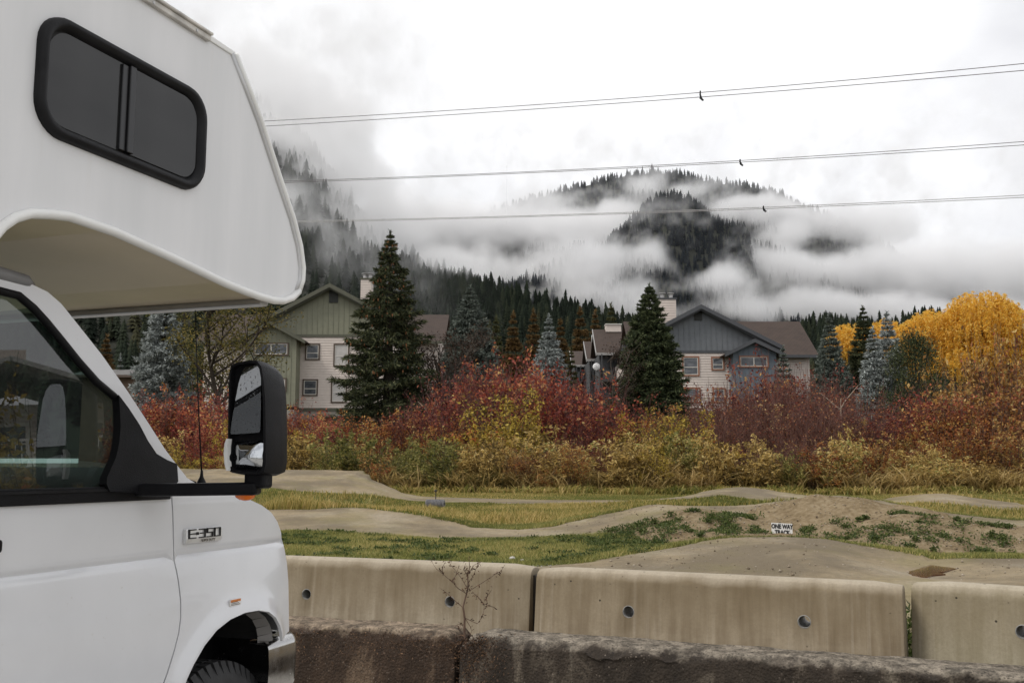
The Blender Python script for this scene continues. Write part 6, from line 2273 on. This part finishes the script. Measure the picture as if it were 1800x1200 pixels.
# townhouse row with brown roofs, receding to the left
DKGREY = plain('dark_grey_siding', (.05, .052, .055), .7)
for (u0, u1, vr, ve, d, lb) in [(1049, 1118, 579, 620, 92, 'dark townhouse with brown roof and pale flat chimney behind the full fir'), (1032, 1052, 600, 631, 99, 'narrow middle townhouse with brown roof and white flue pipe'), (1006, 1034, 617, 641, 106, 'farthest townhouse roof, low and brown behind the small olive fir')]:
    gx0 = at(u0, 640, d).x
    gh = base_h(d)
    X = lambda u, dd=0: at(u, 640, d + dd).x - gx0
    Z = lambda v, dd=0: at(900, v, d + dd).z - gh
    root = thing('townhouse', lb, 'building', (gx0, d, gh), 0, None)
    x1 = X(u1)
    ze, zr = Z(ve), Z(vr, 4)
    b = MB()
    b.box(.3, x1, .6, 7.4, -.3, ze)
    for k in range(5): b.box(.3 + k * (x1 - .4) / 4, .42 + k * (x1 - .4) / 4, .55, .62, -.3, ze - .02)
    b.build('wall', DKGREY, root)
    b = MB()
    slab(b, (0, 0, ze), (x1, 0, ze), (x1, 4, zr), (0, 4, zr), .15)
    slab(b, (0, 8, ze), (x1, 8, ze), (x1, 4, zr), (0, 4, zr), .15)
    b.build('roof', SHING, root)
    b = MB()
    b.prism([(-.02, -.02, ze + .02), (-.02, 4, zr + .03), (-.02, 4, zr - .3), (-.02, -.02, ze - .3)], (-.06, 0, 0))
    b.box(-.02, x1, -.10, -.02, ze - .22, ze + .01)
    b.build('fascia', plain('pale_fascia', (.30, .29, .28), .6), root)
    b = MB()
    b.box(.3, x1, -1.4, .6, Z(672), Z(672) + .12)
    for k in range(4): b.box(.3 + k * (x1 - .4) / 3, .40 + k * (x1 - .4) / 3, -1.4, -1.3, -.3, ze - .25)
    b.box(.3, x1, -1.4, -1.36, Z(672) + .12, Z(672) + 1.0)
    b.build('balcony', DKGREY, root)
    if u0 == 1049:
        b = MB()
        b.box(X(1072), X(1100), 3.4, 4.6, zr - .3, Z(572, 4))
        cm = b.build('chimney', CREAM, root)
        b = MB()
        b.box(X(1071), X(1101), 3.3, 4.7, Z(572, 4), Z(570.5, 4))
        b.build('chimney_cap', plain('pale_cap', (.55, .54, .5), .5), cm)
        b = MB()
        b.lathe([(.35, 0), (.30, -.06), (.001, -.12)], 'y', 16, c=(X(1048), -.3, Z(645)))
        b.tube([(X(1048), -.35, Z(645)), (X(1048) + .3, .6, Z(648))], .03, 6)
        b.build('satellite_dish', plain('dish_white', (.68, .68, .68), .5), root)
    if u0 == 1032:
        b = MB()
        b.tube([(X(1047), 3, zr - .5), (X(1047), 3, Z(589, 3))], .14, 10)
        b.build('flue', plain('white_flue', (.62, .62, .6), .5), root)

# low house at the far left
d = 88
gx0 = at(150, 640, d).x
gh = base_h(d)
root = thing('cottage', 'low brown house with grey roof seen between windscreen pillar and blue spruce', 'building', (gx0, d, gh))
X = lambda u: at(u, 640, d).x - gx0
Z = lambda v: at(900, v, d).z - gh
b = MB()
b.box(X(140), X(248), .8, 8, -.3, Z(662))
b.build('wall', plain('brown_wall', (.13, .085, .06), .8, 0, .2, 3), root)
b = MB()
slab(b, (X(120), 0, Z(659)), (X(254), 0, Z(659)), (X(232), 4.4, Z(641)), (X(120), 4.4, Z(641)), .15)
slab(b, (X(120), 8.8, Z(659)), (X(254), 8.8, Z(659)), (X(232), 4.4, Z(641)), (X(120), 4.4, Z(641)), .15)
b.add([(X(254), 0, Z(659)), (X(254), 8.8, Z(659)), (X(232), 4.4, Z(641))], [(0, 1, 2)])
b.build('roof', plain('grey_felt_roof', (.10, .095, .09), .8, 0, .15, 4), root)
b = MB()
b.box(X(120), X(254), -.05, .0, Z(663), Z(658.5))
b.build('fascia', BRTRIM, root)

# house and bush out to the right, mirrored in the cab glass
root = thing('porch_house', 'white porch house standing across the lot, mirrored in the cab window', 'house', (40.5, 21.3, 1.6), radians(-66))
b = MB()
b.box(-5, 5, 0, 8, 0, 5.6)
lap_siding(b, -5, 5, .2, 5.55, -.003)
b.build('wall', CREAM, root)
b = MB()
slab(b, (-5.8, -2.6, 5.4), (0, -2.6, 7.4), (0, 8.6, 7.4), (-5.8, 8.6, 5.4), .2)
slab(b, (5.8, -2.6, 5.4), (0, -2.6, 7.4), (0, 8.6, 7.4), (5.8, 8.6, 5.4), .2)
rf = b.build('roof', plain('pale_roof', (.40, .40, .39), .7), root)
b = MB(); b.box(-.6, .6, 3, 4.2, 6.9, 8.6); b.build('chimney', CREAM, rf)
b = MB()
b.box(-5, 5, -2.2, 0, 2.7, 2.9)
for xx_ in (-4.8, -1.6, 1.6, 4.8): b.box(xx_ - .1, xx_ + .1, -2.2, -2.0, 0, 5.3)
b.box(-5, 5, -2.2, -2.12, 3.8, 3.9)
for k in range(40): b.box(-4.9 + k * .25, -4.86 + k * .25, -2.18, -2.14, 2.9, 3.8)
b.build('porch', plain('porch_white', (.6, .6, .58), .6), root)
for xx_ in (-3.2, 0, 3.2): win(root, xx_ - .7, xx_ + .7, 3.1, 4.8, -.02, SASH)
for (xx_, yy_, s_, lb) in [(20.6, 13.4, 1.60, 'leafy yellow green bush across the lot, mirrored in the cab window'), (24.0, 16.9, 1.6, 'second leafy bush across the lot beside the porch house')]:
    root = thing('shrub', lb, 'shrub', (xx_, yy_, 0))
    root.scale = (s_, s_, s_)
    br_, fo_ = SHM['gold'][0]
    link('branches', br_, None, root); link('foliage', fo_, None, root)

# ------------------------------------------------------------------ overhead lines
WIRE = plain('aluminium_cable', (.10, .085, .085), .5, .3)
WIREP = plain('pale_cable', (.36, .35, .35), .5, .3)
def wire_pair(label, ptsA, ptsB, ya, yb, clip, m, rr=.016):
    """ya: distance at the left end, yb at the right end"""
    root = thing('power_line', label, 'power line', tuple(at(1100, ptsA[1][1], (ya + yb) / 2)), 0, None)
    o = Vector(root.location)
    for pts in (ptsA, ptsB):
        us = [p[0] for p in pts]
        cf = np.polyfit(us, [p[1] for p in pts], 2)
        path = []
        for u in np.linspace(-500, 2700, 60):
            d = 1 / ((1 / ya) + ((1 / yb) - (1 / ya)) * (u - 460) / (1800 - 460))
            path.append(at(u, float(np.polyval(cf, u)), d) - o)
        b = MB()
        b.tube(path, rr, 6)
        b.build('cable', m, root, smooth=True)
    d = 1 / ((1 / ya) + ((1 / yb) - (1 / ya)) * (clip[0] - 460) / (1800 - 460))
    p0, p1 = at(clip[0], clip[1] - 3, d) - o, at(clip[0] + 2, clip[2] + 3, d) - o
    b = MB()
    b.tube([p0, p0.lerp(p1, .5) + Vector((-.02, 0, 0)), p1], [.02, .025, .035], 8)
    b.tube([p1 + Vector((-.05, -.1, -.01)), p1 + Vector((.06, .1, .0))], .03, 8)
    b.build('spacer_clamp', BLK, root)
wire_pair('highest pair of power cables with the widest gap', [(458, 213.5), (1230, 163), (1800, 112)], [(458, 222.5), (1230, 171), (1800, 124)], 34, 25, (1231, 163, 171), WIRE, .010)
wire_pair('middle pair of power cables, close together above the mountain top', [(490, 319), (1300, 282.5), (1800, 249)], [(490, 321.5), (1300, 285.5), (1800, 255)], 36, 27, (1301, 283, 286), WIRE, .009)
wire_pair('lowest pair of pale power cables crossing in front of the mountain', [(512, 389), (1342, 364.5), (1800, 343)], [(512, 391), (1342, 367), (1800, 347)], 37, 28, (1342, 365, 367), WIREP, .010)
# ------------------------------------------------------------------ hills, far woods and drifting mist
def far_conifers(n_layers, n_pts, seed):
    """unit-height conifer: stacked jagged skirts"""
    rg = np.random.default_rng(seed)
    vs, fs = [], []
    for i in range(n_layers):
        f = i / n_layers
        z0 = .06 + .94 * f
        zt = min(1.0, z0 + 1.7 * .94 / n_layers)
        r = .20 * (1 - f) ** .85 + .012
        b = len(vs)
        vs.append((rg.normal() * .008, rg.normal() * .008, zt))
        m = n_pts * 2
        a0 = rg.uniform(0, 6.28)
        for j in range(m):
            a = a0 + 6.283 * j / m
            rr = r * (rg.uniform(.8, 1.3) if j % 2 == 0 else rg.uniform(.35, .6))
            vs.append((rr * cos(a), rr * sin(a), z0 - (.03 if j % 2 == 0 else -.01) * rg.uniform(.4, 1.6)))
        for j in range(m):
            fs.append((b, b + 1 + j, b + 1 + (j + 1) % m))
    return np.array(vs), np.array(fs)

def hill(name, label, prof, zc, z0, vb, u0, u1, ntree, th, variants, seed, p=1.15, tmin=.0, crest_trees=0, rough=.05, tint=None):
    """prof: crest (u, v) with trees excluded; zc crest distance fn; terrain falls to the survey line vb at distance z0"""
    rg = np.random.default_rng(seed)
    us = np.array([q[0] for q in prof]); vv = np.array([q[1] for q in prof])
    def pos(u, t_):
        v = np.interp(u, us, vv)
        zcu = zc(u)
        # arrays
        def ATv(u, v, y):
            xc, yc = (u - 900) / 1750, (600 - v) / 1750
            ry, rz = np.cos(PITCH) - yc * np.sin(PITCH), np.sin(PITCH) + yc * np.cos(PITCH)
            return xc / ry * y, y, CZ + rz / ry * y
        cx, cy, cz = ATv(u, v, zcu)
        bx, by, bz = ATv(u, np.full_like(u, vb), np.full_like(u, z0))
        q = np.clip(t_, 0, 1) ** p
        over = np.maximum(t_ - 1, 0)
        x = bx + (cx - bx) * t_; y = by + (cy - by) * t_
        amp = (cz - bz)
        h = bz + amp * q - over * amp * 1.4
        n_ = (vnoise(x, y, 8 / z0, seed) - .5) + .5 * (vnoise(x, y, 22 / z0, seed + 1) - .5)
        h = h + n_ * amp * rough * np.clip(4 * t_ * (1 - t_), 0, 1)
        return np.stack([x, y, h], -1)
    U, T = np.meshgrid(np.linspace(u0, u1, 110), np.concatenate([np.linspace(-.02, 1, 50), [1.06, 1.15, 1.3]]), indexing='ij')
    V = pos(U.ravel(), T.ravel())
    a, b_ = U.shape
    idx = np.arange(a * b_).reshape(a, b_)
    f = np.stack([idx[:-1, :-1], idx[1:, :-1], idx[1:, 1:], idx[:-1, 1:]], -1).reshape(-1, 4)
    o = link(name, mesh_np(name, V, f, smooth=True), HILLG)
    tag(o, label, 'hill', kind='structure')
    # trees
    uu = rg.uniform(u0, u1, ntree); tt = rg.uniform(tmin, 1, ntree) ** .9
    if crest_trees:
        uu = np.concatenate([uu, rg.uniform(u0, u1, crest_trees)]); tt = np.concatenate([tt, rg.uniform(.97, 1.015, crest_trees)])
    P = pos(uu, tt)
    N = len(P)
    hgt = th * rg.uniform(.55, 1.2, N) * np.where(rg.random(N) < .12, 1.25, 1)
    ang = rg.uniform(0, 6.283, N); wd = hgt * rg.uniform(.8, 1.25, N)
    vi = rg.integers(0, len(variants), N)
    VV, FF, TT, off = [], [], [], 0
    for k, (tv, tf) in enumerate(variants):
        m = vi == k
        n = m.sum()
        c, s = np.cos(ang[m])[:, None], np.sin(ang[m])[:, None]
        x = (tv[None, :, 0] * c - tv[None, :, 1] * s) * wd[m][:, None]
        y = (tv[None, :, 0] * s + tv[None, :, 1] * c) * wd[m][:, None]
        z = tv[None, :, 2] * hgt[m][:, None]
        W = np.stack([x, y, z], -1) + P[m][:, None, :]
        VV.append(W.reshape(-1, 3))
        FF.append((tf[None] + (np.arange(n) * len(tv))[:, None, None]).reshape(-1, 3) + off)
        rr = rg.random(n)
        TT.append(np.repeat(rr, len(tf)))
        off += n * len(tv)
    return np.concatenate(VV), np.concatenate(FF), np.concatenate(TT)

def woodmat(name, stops):
    t = NT(name)
    n = t.n('ShaderNodeAttribute'); n.attribute_name = 'tint'
    nz = t.noise(t.wpos(), .012, 3)
    f = t.math('ADD', t.math('MULTIPLY', n.outputs['Fac'], .7), t.math('MULTIPLY', t.math('SUBTRACT', nz, .35), .9), True)
    t.pbsdf(t.ramp(f, stops), .9, 0, None, .1)
    return t.mat
HILLG = plain('forest_floor', (.018, .020, .012), .95, 0, .4, .02)
W_NEAR = woodmat('hill_conifers', [(0, (.006, .009, .006)), (.5, (.014, .020, .013)), (.85, (.028, .034, .020)), (1, (.06, .045, .02))])
W_FAR = woodmat('mountain_conifers', [(0, (.006, .008, .011)), (.6, (.011, .015, .019)), (1, (.020, .025, .029))])  # blue of the distant haze is put into these needle colours
VAR_N = [far_conifers(10, 6, s) for s in (1, 2, 3, 4)]
VAR_F = [far_conifers(6, 4, s) for s in (5, 6, 7)]

ridge = [(-900, -150), (-300, 20), (0, 80), (250, 120), (420, 168), (480, 205), (540, 262), (600, 345), (640, 400), (690, 448), (740, 482), (800, 502), (850, 516), (900, 532), (950, 547), (1000, 563), (1060, 580), (1150, 600), (1320, 640)]
v1, f1, t1 = hill('wooded_hillside', 'dark wooded hillside dropping from the left behind the buildings', ridge, lambda u: np.interp(u, [-900, 300, 700, 1100], [1000, 950, 820, 640]), 330, 806, -350, 1300, 6200, 15.5, VAR_N, 3, 1.0, crest_trees=420)
tag(link('hillside_forest', mesh_np('hillside_forest', v1, f1, tint=t1), W_NEAR), 'dense dark conifer forest covering the left hillside', 'forest', kind='stuff')

peak = [(500, 560), (640, 480), (740, 430), (820, 395), (880, 368), (940, 350), (1000, 334), (1050, 322), (1100, 309), (1150, 305), (1200, 307), (1250, 322), (1300, 327), (1345, 333), (1385, 350), (1420, 366), (1480, 392), (1540, 425), (1600, 465), (1680, 510), (1800, 560), (2000, 620)]
v2, f2, t2 = hill('misty_mountain', 'forested mountain wrapped in mist behind the grey building', peak, lambda u: np.full_like(u, 2600.0), 1400, 780, 520, 2000, 8200, 21, VAR_F, 8, 1.05, .1, 700, .10)
tag(link('mountain_forest', mesh_np('mountain_forest', v2, f2, tint=t2), W_FAR), 'conifer forest covering the misty mountain', 'forest', kind='stuff')

spur = [(990, 540), (1030, 470), (1070, 425), (1110, 390), (1150, 352), (1185, 345), (1215, 352), (1240, 372), (1255, 388), (1280, 398), (1305, 405), (1318, 425), (1326, 460), (1336, 500), (1360, 560), (1400, 610)]
v3, f3, t3 = hill('mountain_spur', 'darker wooded spur standing out of the mist below the peak', spur, lambda u: np.full_like(u, 2080.0), 1450, 780, 980, 1410, 3000, 20, VAR_F, 9, 1.0, .1, 260, .06)
tag(link('spur_forest', mesh_np('spur_forest', v3, f3, tint=t3), W_FAR), 'dark conifers on the mountain spur', 'forest', kind='stuff')

treeline = [(1240, 640), (1330, 622), (1400, 600), (1440, 585), (1500, 590), (1560, 586), (1640, 578), (1720, 575), (1800, 570), (1900, 560), (2100, 550)]
v4, f4, t4 = hill('wooded_rise', 'low wooded rise behind the pointed spruces and the willow', treeline, lambda u: np.full_like(u, 420.0), 200, 806, 1230, 2100, 1500, 9, VAR_N, 15, 1.0, crest_trees=160)
tag(link('rise_forest', mesh_np('rise_forest', v4, f4, tint=t4), W_NEAR), 'dark trees on the low rise to the right of the grey building', 'forest', kind='stuff')

# ------------------------------------------------------------------ mist: real volumes hanging on the slopes
def mist(name, label, lo, hi, res, blobs, scale, amp, dens, thr=.5, holes=(), warp=0.0):
    v = bpy.data.volumes.new(name)
    o = bpy.data.objects.new(name, v)
    COL.objects.link(o)
    ng = bpy.data.node_groups.new(name, 'GeometryNodeTree')
    ng.interface.new_socket('Geometry', in_out='OUTPUT', socket_type='NodeSocketGeometry')
    N, L = ng.nodes, ng.links
    vc, out = N.new('GeometryNodeVolumeCube'), N.new('NodeGroupOutput')
    vc.inputs['Min'].default_value = lo
    vc.inputs['Max'].default_value = hi
    for k, r in zip('XYZ', res): vc.inputs['Resolution ' + k].default_value = r
    pos = N.new('GeometryNodeInputPosition').outputs[0]
    def M(op, a, b=None, clamp=False):
        n = N.new('ShaderNodeMath'); n.operation = op; n.use_clamp = clamp
        for s_, val in ((n.inputs[0], a), (n.inputs[1], b)):
            if val is None: continue
            if hasattr(val, 'links'): L.new(val, s_)
            else: s_.default_value = val
        return n.outputs[0]
    def VM(op, a, b=None):
        n = N.new('ShaderNodeVectorMath'); n.operation = op
        for s_, val in ((n.inputs[0], a), (n.inputs[1], b)):
            if val is None: continue
            if hasattr(val, 'links'): L.new(val, s_)
            else: s_.default_value = val
        return n.outputs['Value'] if op in ('LENGTH', 'DOT_PRODUCT') else n.outputs[0]
    def NZ(sc_, det, ro, vec=pos):
        n = N.new('ShaderNodeTexNoise')
        n.inputs['Scale'].default_value = sc_; n.inputs['Detail'].default_value = det; n.inputs['Roughness'].default_value = ro
        L.new(vec, n.inputs['Vector'])
        return n
    wn = NZ(scale * .8, 3, .5)
    wv = VM('SUBTRACT', wn.outputs['Color'], (.5, .5, .5))
    wpos_ = VM('ADD', pos, VM('MULTIPLY', wv, (warp, warp, warp)))
    def blob(c, r, s_):
        d = VM('LENGTH', VM('MULTIPLY', VM('SUBTRACT', wpos_, c), tuple(1 / q for q in r)))
        n = N.new('ShaderNodeMapRange'); n.interpolation_type = 'SMOOTHSTEP'
        n.inputs[1].default_value = 1.15; n.inputs[2].default_value = 0.0; n.inputs[3].default_value = 0; n.inputs[4].default_value = s_
        L.new(d, n.inputs[0])
        return n.outputs[0]
    tot = None
    for (u, v_, ru, rv_, y, ry, s_) in blobs:
        c = at(u, v_, y)
        b = blob(tuple(c), (ru / 1750 * y, ry, rv_ / 1750 * y), s_)
        tot = b if tot is None else M('ADD', tot, b)
    tot = M('MINIMUM', tot, 1.0)
    cen = tuple((a + b) / 2 for a, b in zip(lo, hi))
    hal = tuple(2 / (b - a) for a, b in zip(lo, hi))
    sx_ = N.new('ShaderNodeSeparateXYZ')
    L.new(VM('ABSOLUTE', VM('MULTIPLY', VM('SUBTRACT', wpos_, cen), hal)), sx_.inputs[0])
    far_ = M('MAXIMUM', M('MULTIPLY', sx_.outputs[0], 1.0), M('MAXIMUM', sx_.outputs[1], sx_.outputs[2]))
    gn_ = N.new('ShaderNodeMapRange'); gn_.interpolation_type = 'SMOOTHSTEP'
    gn_.inputs[1].default_value = .92; gn_.inputs[2].default_value = .5
    L.new(far_, gn_.inputs[0])
    # thin veil everywhere inside, dying out towards the limits; full where a bank hangs
    gate = M('MAXIMUM', M('MULTIPLY', tot, 2.6, True), gn_.outputs[0])
    for (u, v_, ru, rv_, y, ry, s_) in holes:
        c = at(u, v_, y)
        tot = M('SUBTRACT', tot, blob(tuple(c), (ru / 1750 * y, ry, rv_ / 1750 * y), s_))
    nz = M('ADD', M('MULTIPLY', NZ(scale, 8, .6, wpos_).outputs[0], .62), M('MULTIPLY', NZ(scale * 3.1, 6, .65, wpos_).outputs[0], .38))
    d = M('ADD', tot, M('MULTIPLY', M('SUBTRACT', nz, .5), amp * 2))
    d = M('SUBTRACT', d, thr)
    d = M('ADD', M('MULTIPLY', M('MAXIMUM', d, 0), gate), .0008)
    L.new(d, vc.inputs['Density'])
    sm = N.new('GeometryNodeSetMaterial')
    vm = bpy.data.materials.new(name); vm.use_nodes = True
    nt_ = vm.node_tree; nt_.nodes.clear()
    pv, mo = nt_.nodes.new('ShaderNodeVolumePrincipled'), nt_.nodes.new('ShaderNodeOutputMaterial')
    pv.inputs['Density'].default_value = dens
    pv.inputs['Color'].default_value = (.985, .985, .99, 1)
    pv.inputs['Anisotropy'].default_value = .25
    nt_.links.new(pv.outputs[0], mo.inputs['Volume'])
    sm.inputs['Material'].default_value = vm
    L.new(vc.outputs[0], sm.inputs[0]); L.new(sm.outputs[0], out.inputs[0])
    o.modifiers.new('mist', 'NODES').node_group = ng
    v.materials.append(vm)
    return tag(o, label, 'mist', kind='stuff')

p0, p1 = at(560, 640, 1650), at(1900, 250, 2700)
def zm(v): return float(np.interp(v, [300, 640], [2560, 1500])) - 90
def zt(u, v, off=110):
    zmain = np.interp(v, [305, 780], [2600, 1400])
    su = np.interp(u, [q[0] for q in spur], [q[1] for q in spur])
    z_ = zmain
    if 990 < u < 1400 and v > su: z_ = min(z_, np.interp(v, [su, 780], [2080, 1450]))
    return float(z_) - off
FAR = [(u, v, ru, rv_, zt(u, v), 105, s_) for (u, v, ru, rv_, s_) in [
    # survey point, radii, strength; each bank hangs just off the slope
    (1080, 415, 120, 60, 1.0), (1010, 410, 120, 60, .95), (930, 395, 120, 50, .85), (850, 400, 130, 60, .8), (770, 400, 130, 70, .9), (680, 400, 130, 90, 1.0), (1060, 470, 120, 60, 1.0), (980, 470, 120, 60, .85), (900, 500, 140, 50, .75), (1020, 520, 130, 46, .95), (1120, 525, 90, 46, .8),
    (820, 480, 110, 60, .7), (720, 480, 120, 60, .8), (1130, 328, 46, 34, .8), (1205, 338, 56, 22, .7), (960, 352, 100, 30, .6), (1095, 372, 76, 26, .8), (1145, 455, 46, 50, .8),
    (1350, 372, 100, 36, 1.0), (1290, 368, 56, 22, .8), (1440, 385, 110, 36, .85), (1540, 400, 120, 44, .85), (1380, 425, 70, 50, .8), (1340, 470, 80, 50, 1.0), (1262, 500, 76, 40, 1.0), (1420, 480, 110, 50, .95), (1520, 480, 120, 60, .95), (1620, 480, 130, 80, 1.0), (1720, 490, 130, 90, 1.0), (1830, 490, 130, 100, 1.0),
    (1300, 540, 120, 34, .85), (1420, 540, 130, 36, .95), (1560, 540, 140, 40, .95), (1700, 550, 140, 40, .95), (1160, 545, 100, 28, .6), (1200, 590, 120, 24, .5), (950, 560, 140, 34, .7),
]]
HOL = [(1050, 336, 66, 24, 2400, 400, .8), (1165, 305, 90, 13, 2500, 300, .9), (1275, 322, 95, 22, 2450, 300, .9), (1190, 362, 50, 34, 2000, 420, .95), (1232, 402, 62, 42, 1950, 420, 1.1), (1272, 432, 56, 36, 1900, 420, 1.0),
       (1200, 460, 44, 46, 1850, 420, .95), (1185, 512, 44, 34, 1650, 300, .7), (890, 470, 50, 48, 1800, 420, .75), (935, 470, 34, 34, 1800, 420, .6), (1465, 420, 80, 30, 2050, 420, .7), (1420, 590, 300, 24, 1600, 260, .8), (1160, 570, 140, 26, 1600, 260, .5)]
mist('mist_bank', 'pale mist banks drifting over the mountain', (p0.x, 1440, 120), (at(1900, 300, 2000).x, 2620, 820), (300, 84, 140), FAR, .0105, 1.3, .036, .10, HOL, 70)
def ztl(u, v, off=45):
    vc_ = np.interp(u, [q[0] for q in ridge], [q[1] for q in ridge])
    zc_ = np.interp(u, [-900, 300, 700, 1100], [1000, 950, 820, 640])
    if v <= vc_: return float(zc_) - off
    hc, hb = (820 - vc_) / 1750 * zc_, 14 / 1750 * 330
    tt_ = np.linspace(0, 1, 300)
    vv_ = 820 - 1750 * (hb + (hc - hb) * tt_) / (330 + (zc_ - 330) * tt_)
    return float(np.interp(-v, -vv_, 330 + (zc_ - 330) * tt_)) - off
LEFT = [(u, v, ru, rv_, ztl(u, v), 48, s_) for (u, v, ru, rv_, s_) in [
    (430, 120, 200, 90, 1.0), (520, 170, 150, 90, 1.0), (400, 230, 160, 90, .9), (500, 255, 110, 60, 1.0), (590, 230, 120, 90, .9), (560, 320, 90, 44, 1.0), (630, 320, 90, 60, 1.0), (500, 345, 70, 40, .8), (590, 380, 90, 34, .85), (660, 385, 80, 50, 1.0), (540, 400, 80, 24, .55),
    (715, 425, 70, 46, 1.0), (640, 425, 60, 22, .55), (770, 455, 60, 30, .8), (820, 470, 60, 28, .6), (480, 492, 60, 34, .7), (470, 420, 50, 30, .5), (300, 200, 160, 110, .8)]]
mist('hill_mist', 'torn mist hanging over the top of the left hillside', (at(150, 300, 800).x, 380, 50), (at(890, 300, 800).x, 930, 430), (200, 110, 130), LEFT, .022, 1.5, .055, .09, [], 45)

# ------------------------------------------------------------------ render settings of the scene
sc.view_settings.view_transform = 'Standard'
sc.view_settings.look = 'None'
sc.view_settings.exposure = .2
sc.view_settings.gamma = 1
sc.cycles.max_bounces = 8
sc.cycles.diffuse_bounces = 3
sc.cycles.glossy_bounces = 4
sc.cycles.transparent_max_bounces = 12
sc.cycles.volume_bounces = 5
sc.cycles.volume_step_rate = 2.0
sc.cycles.use_denoising = True
sc.cycles.caustics_reflective = False
sc.cycles.caustics_refractive = False
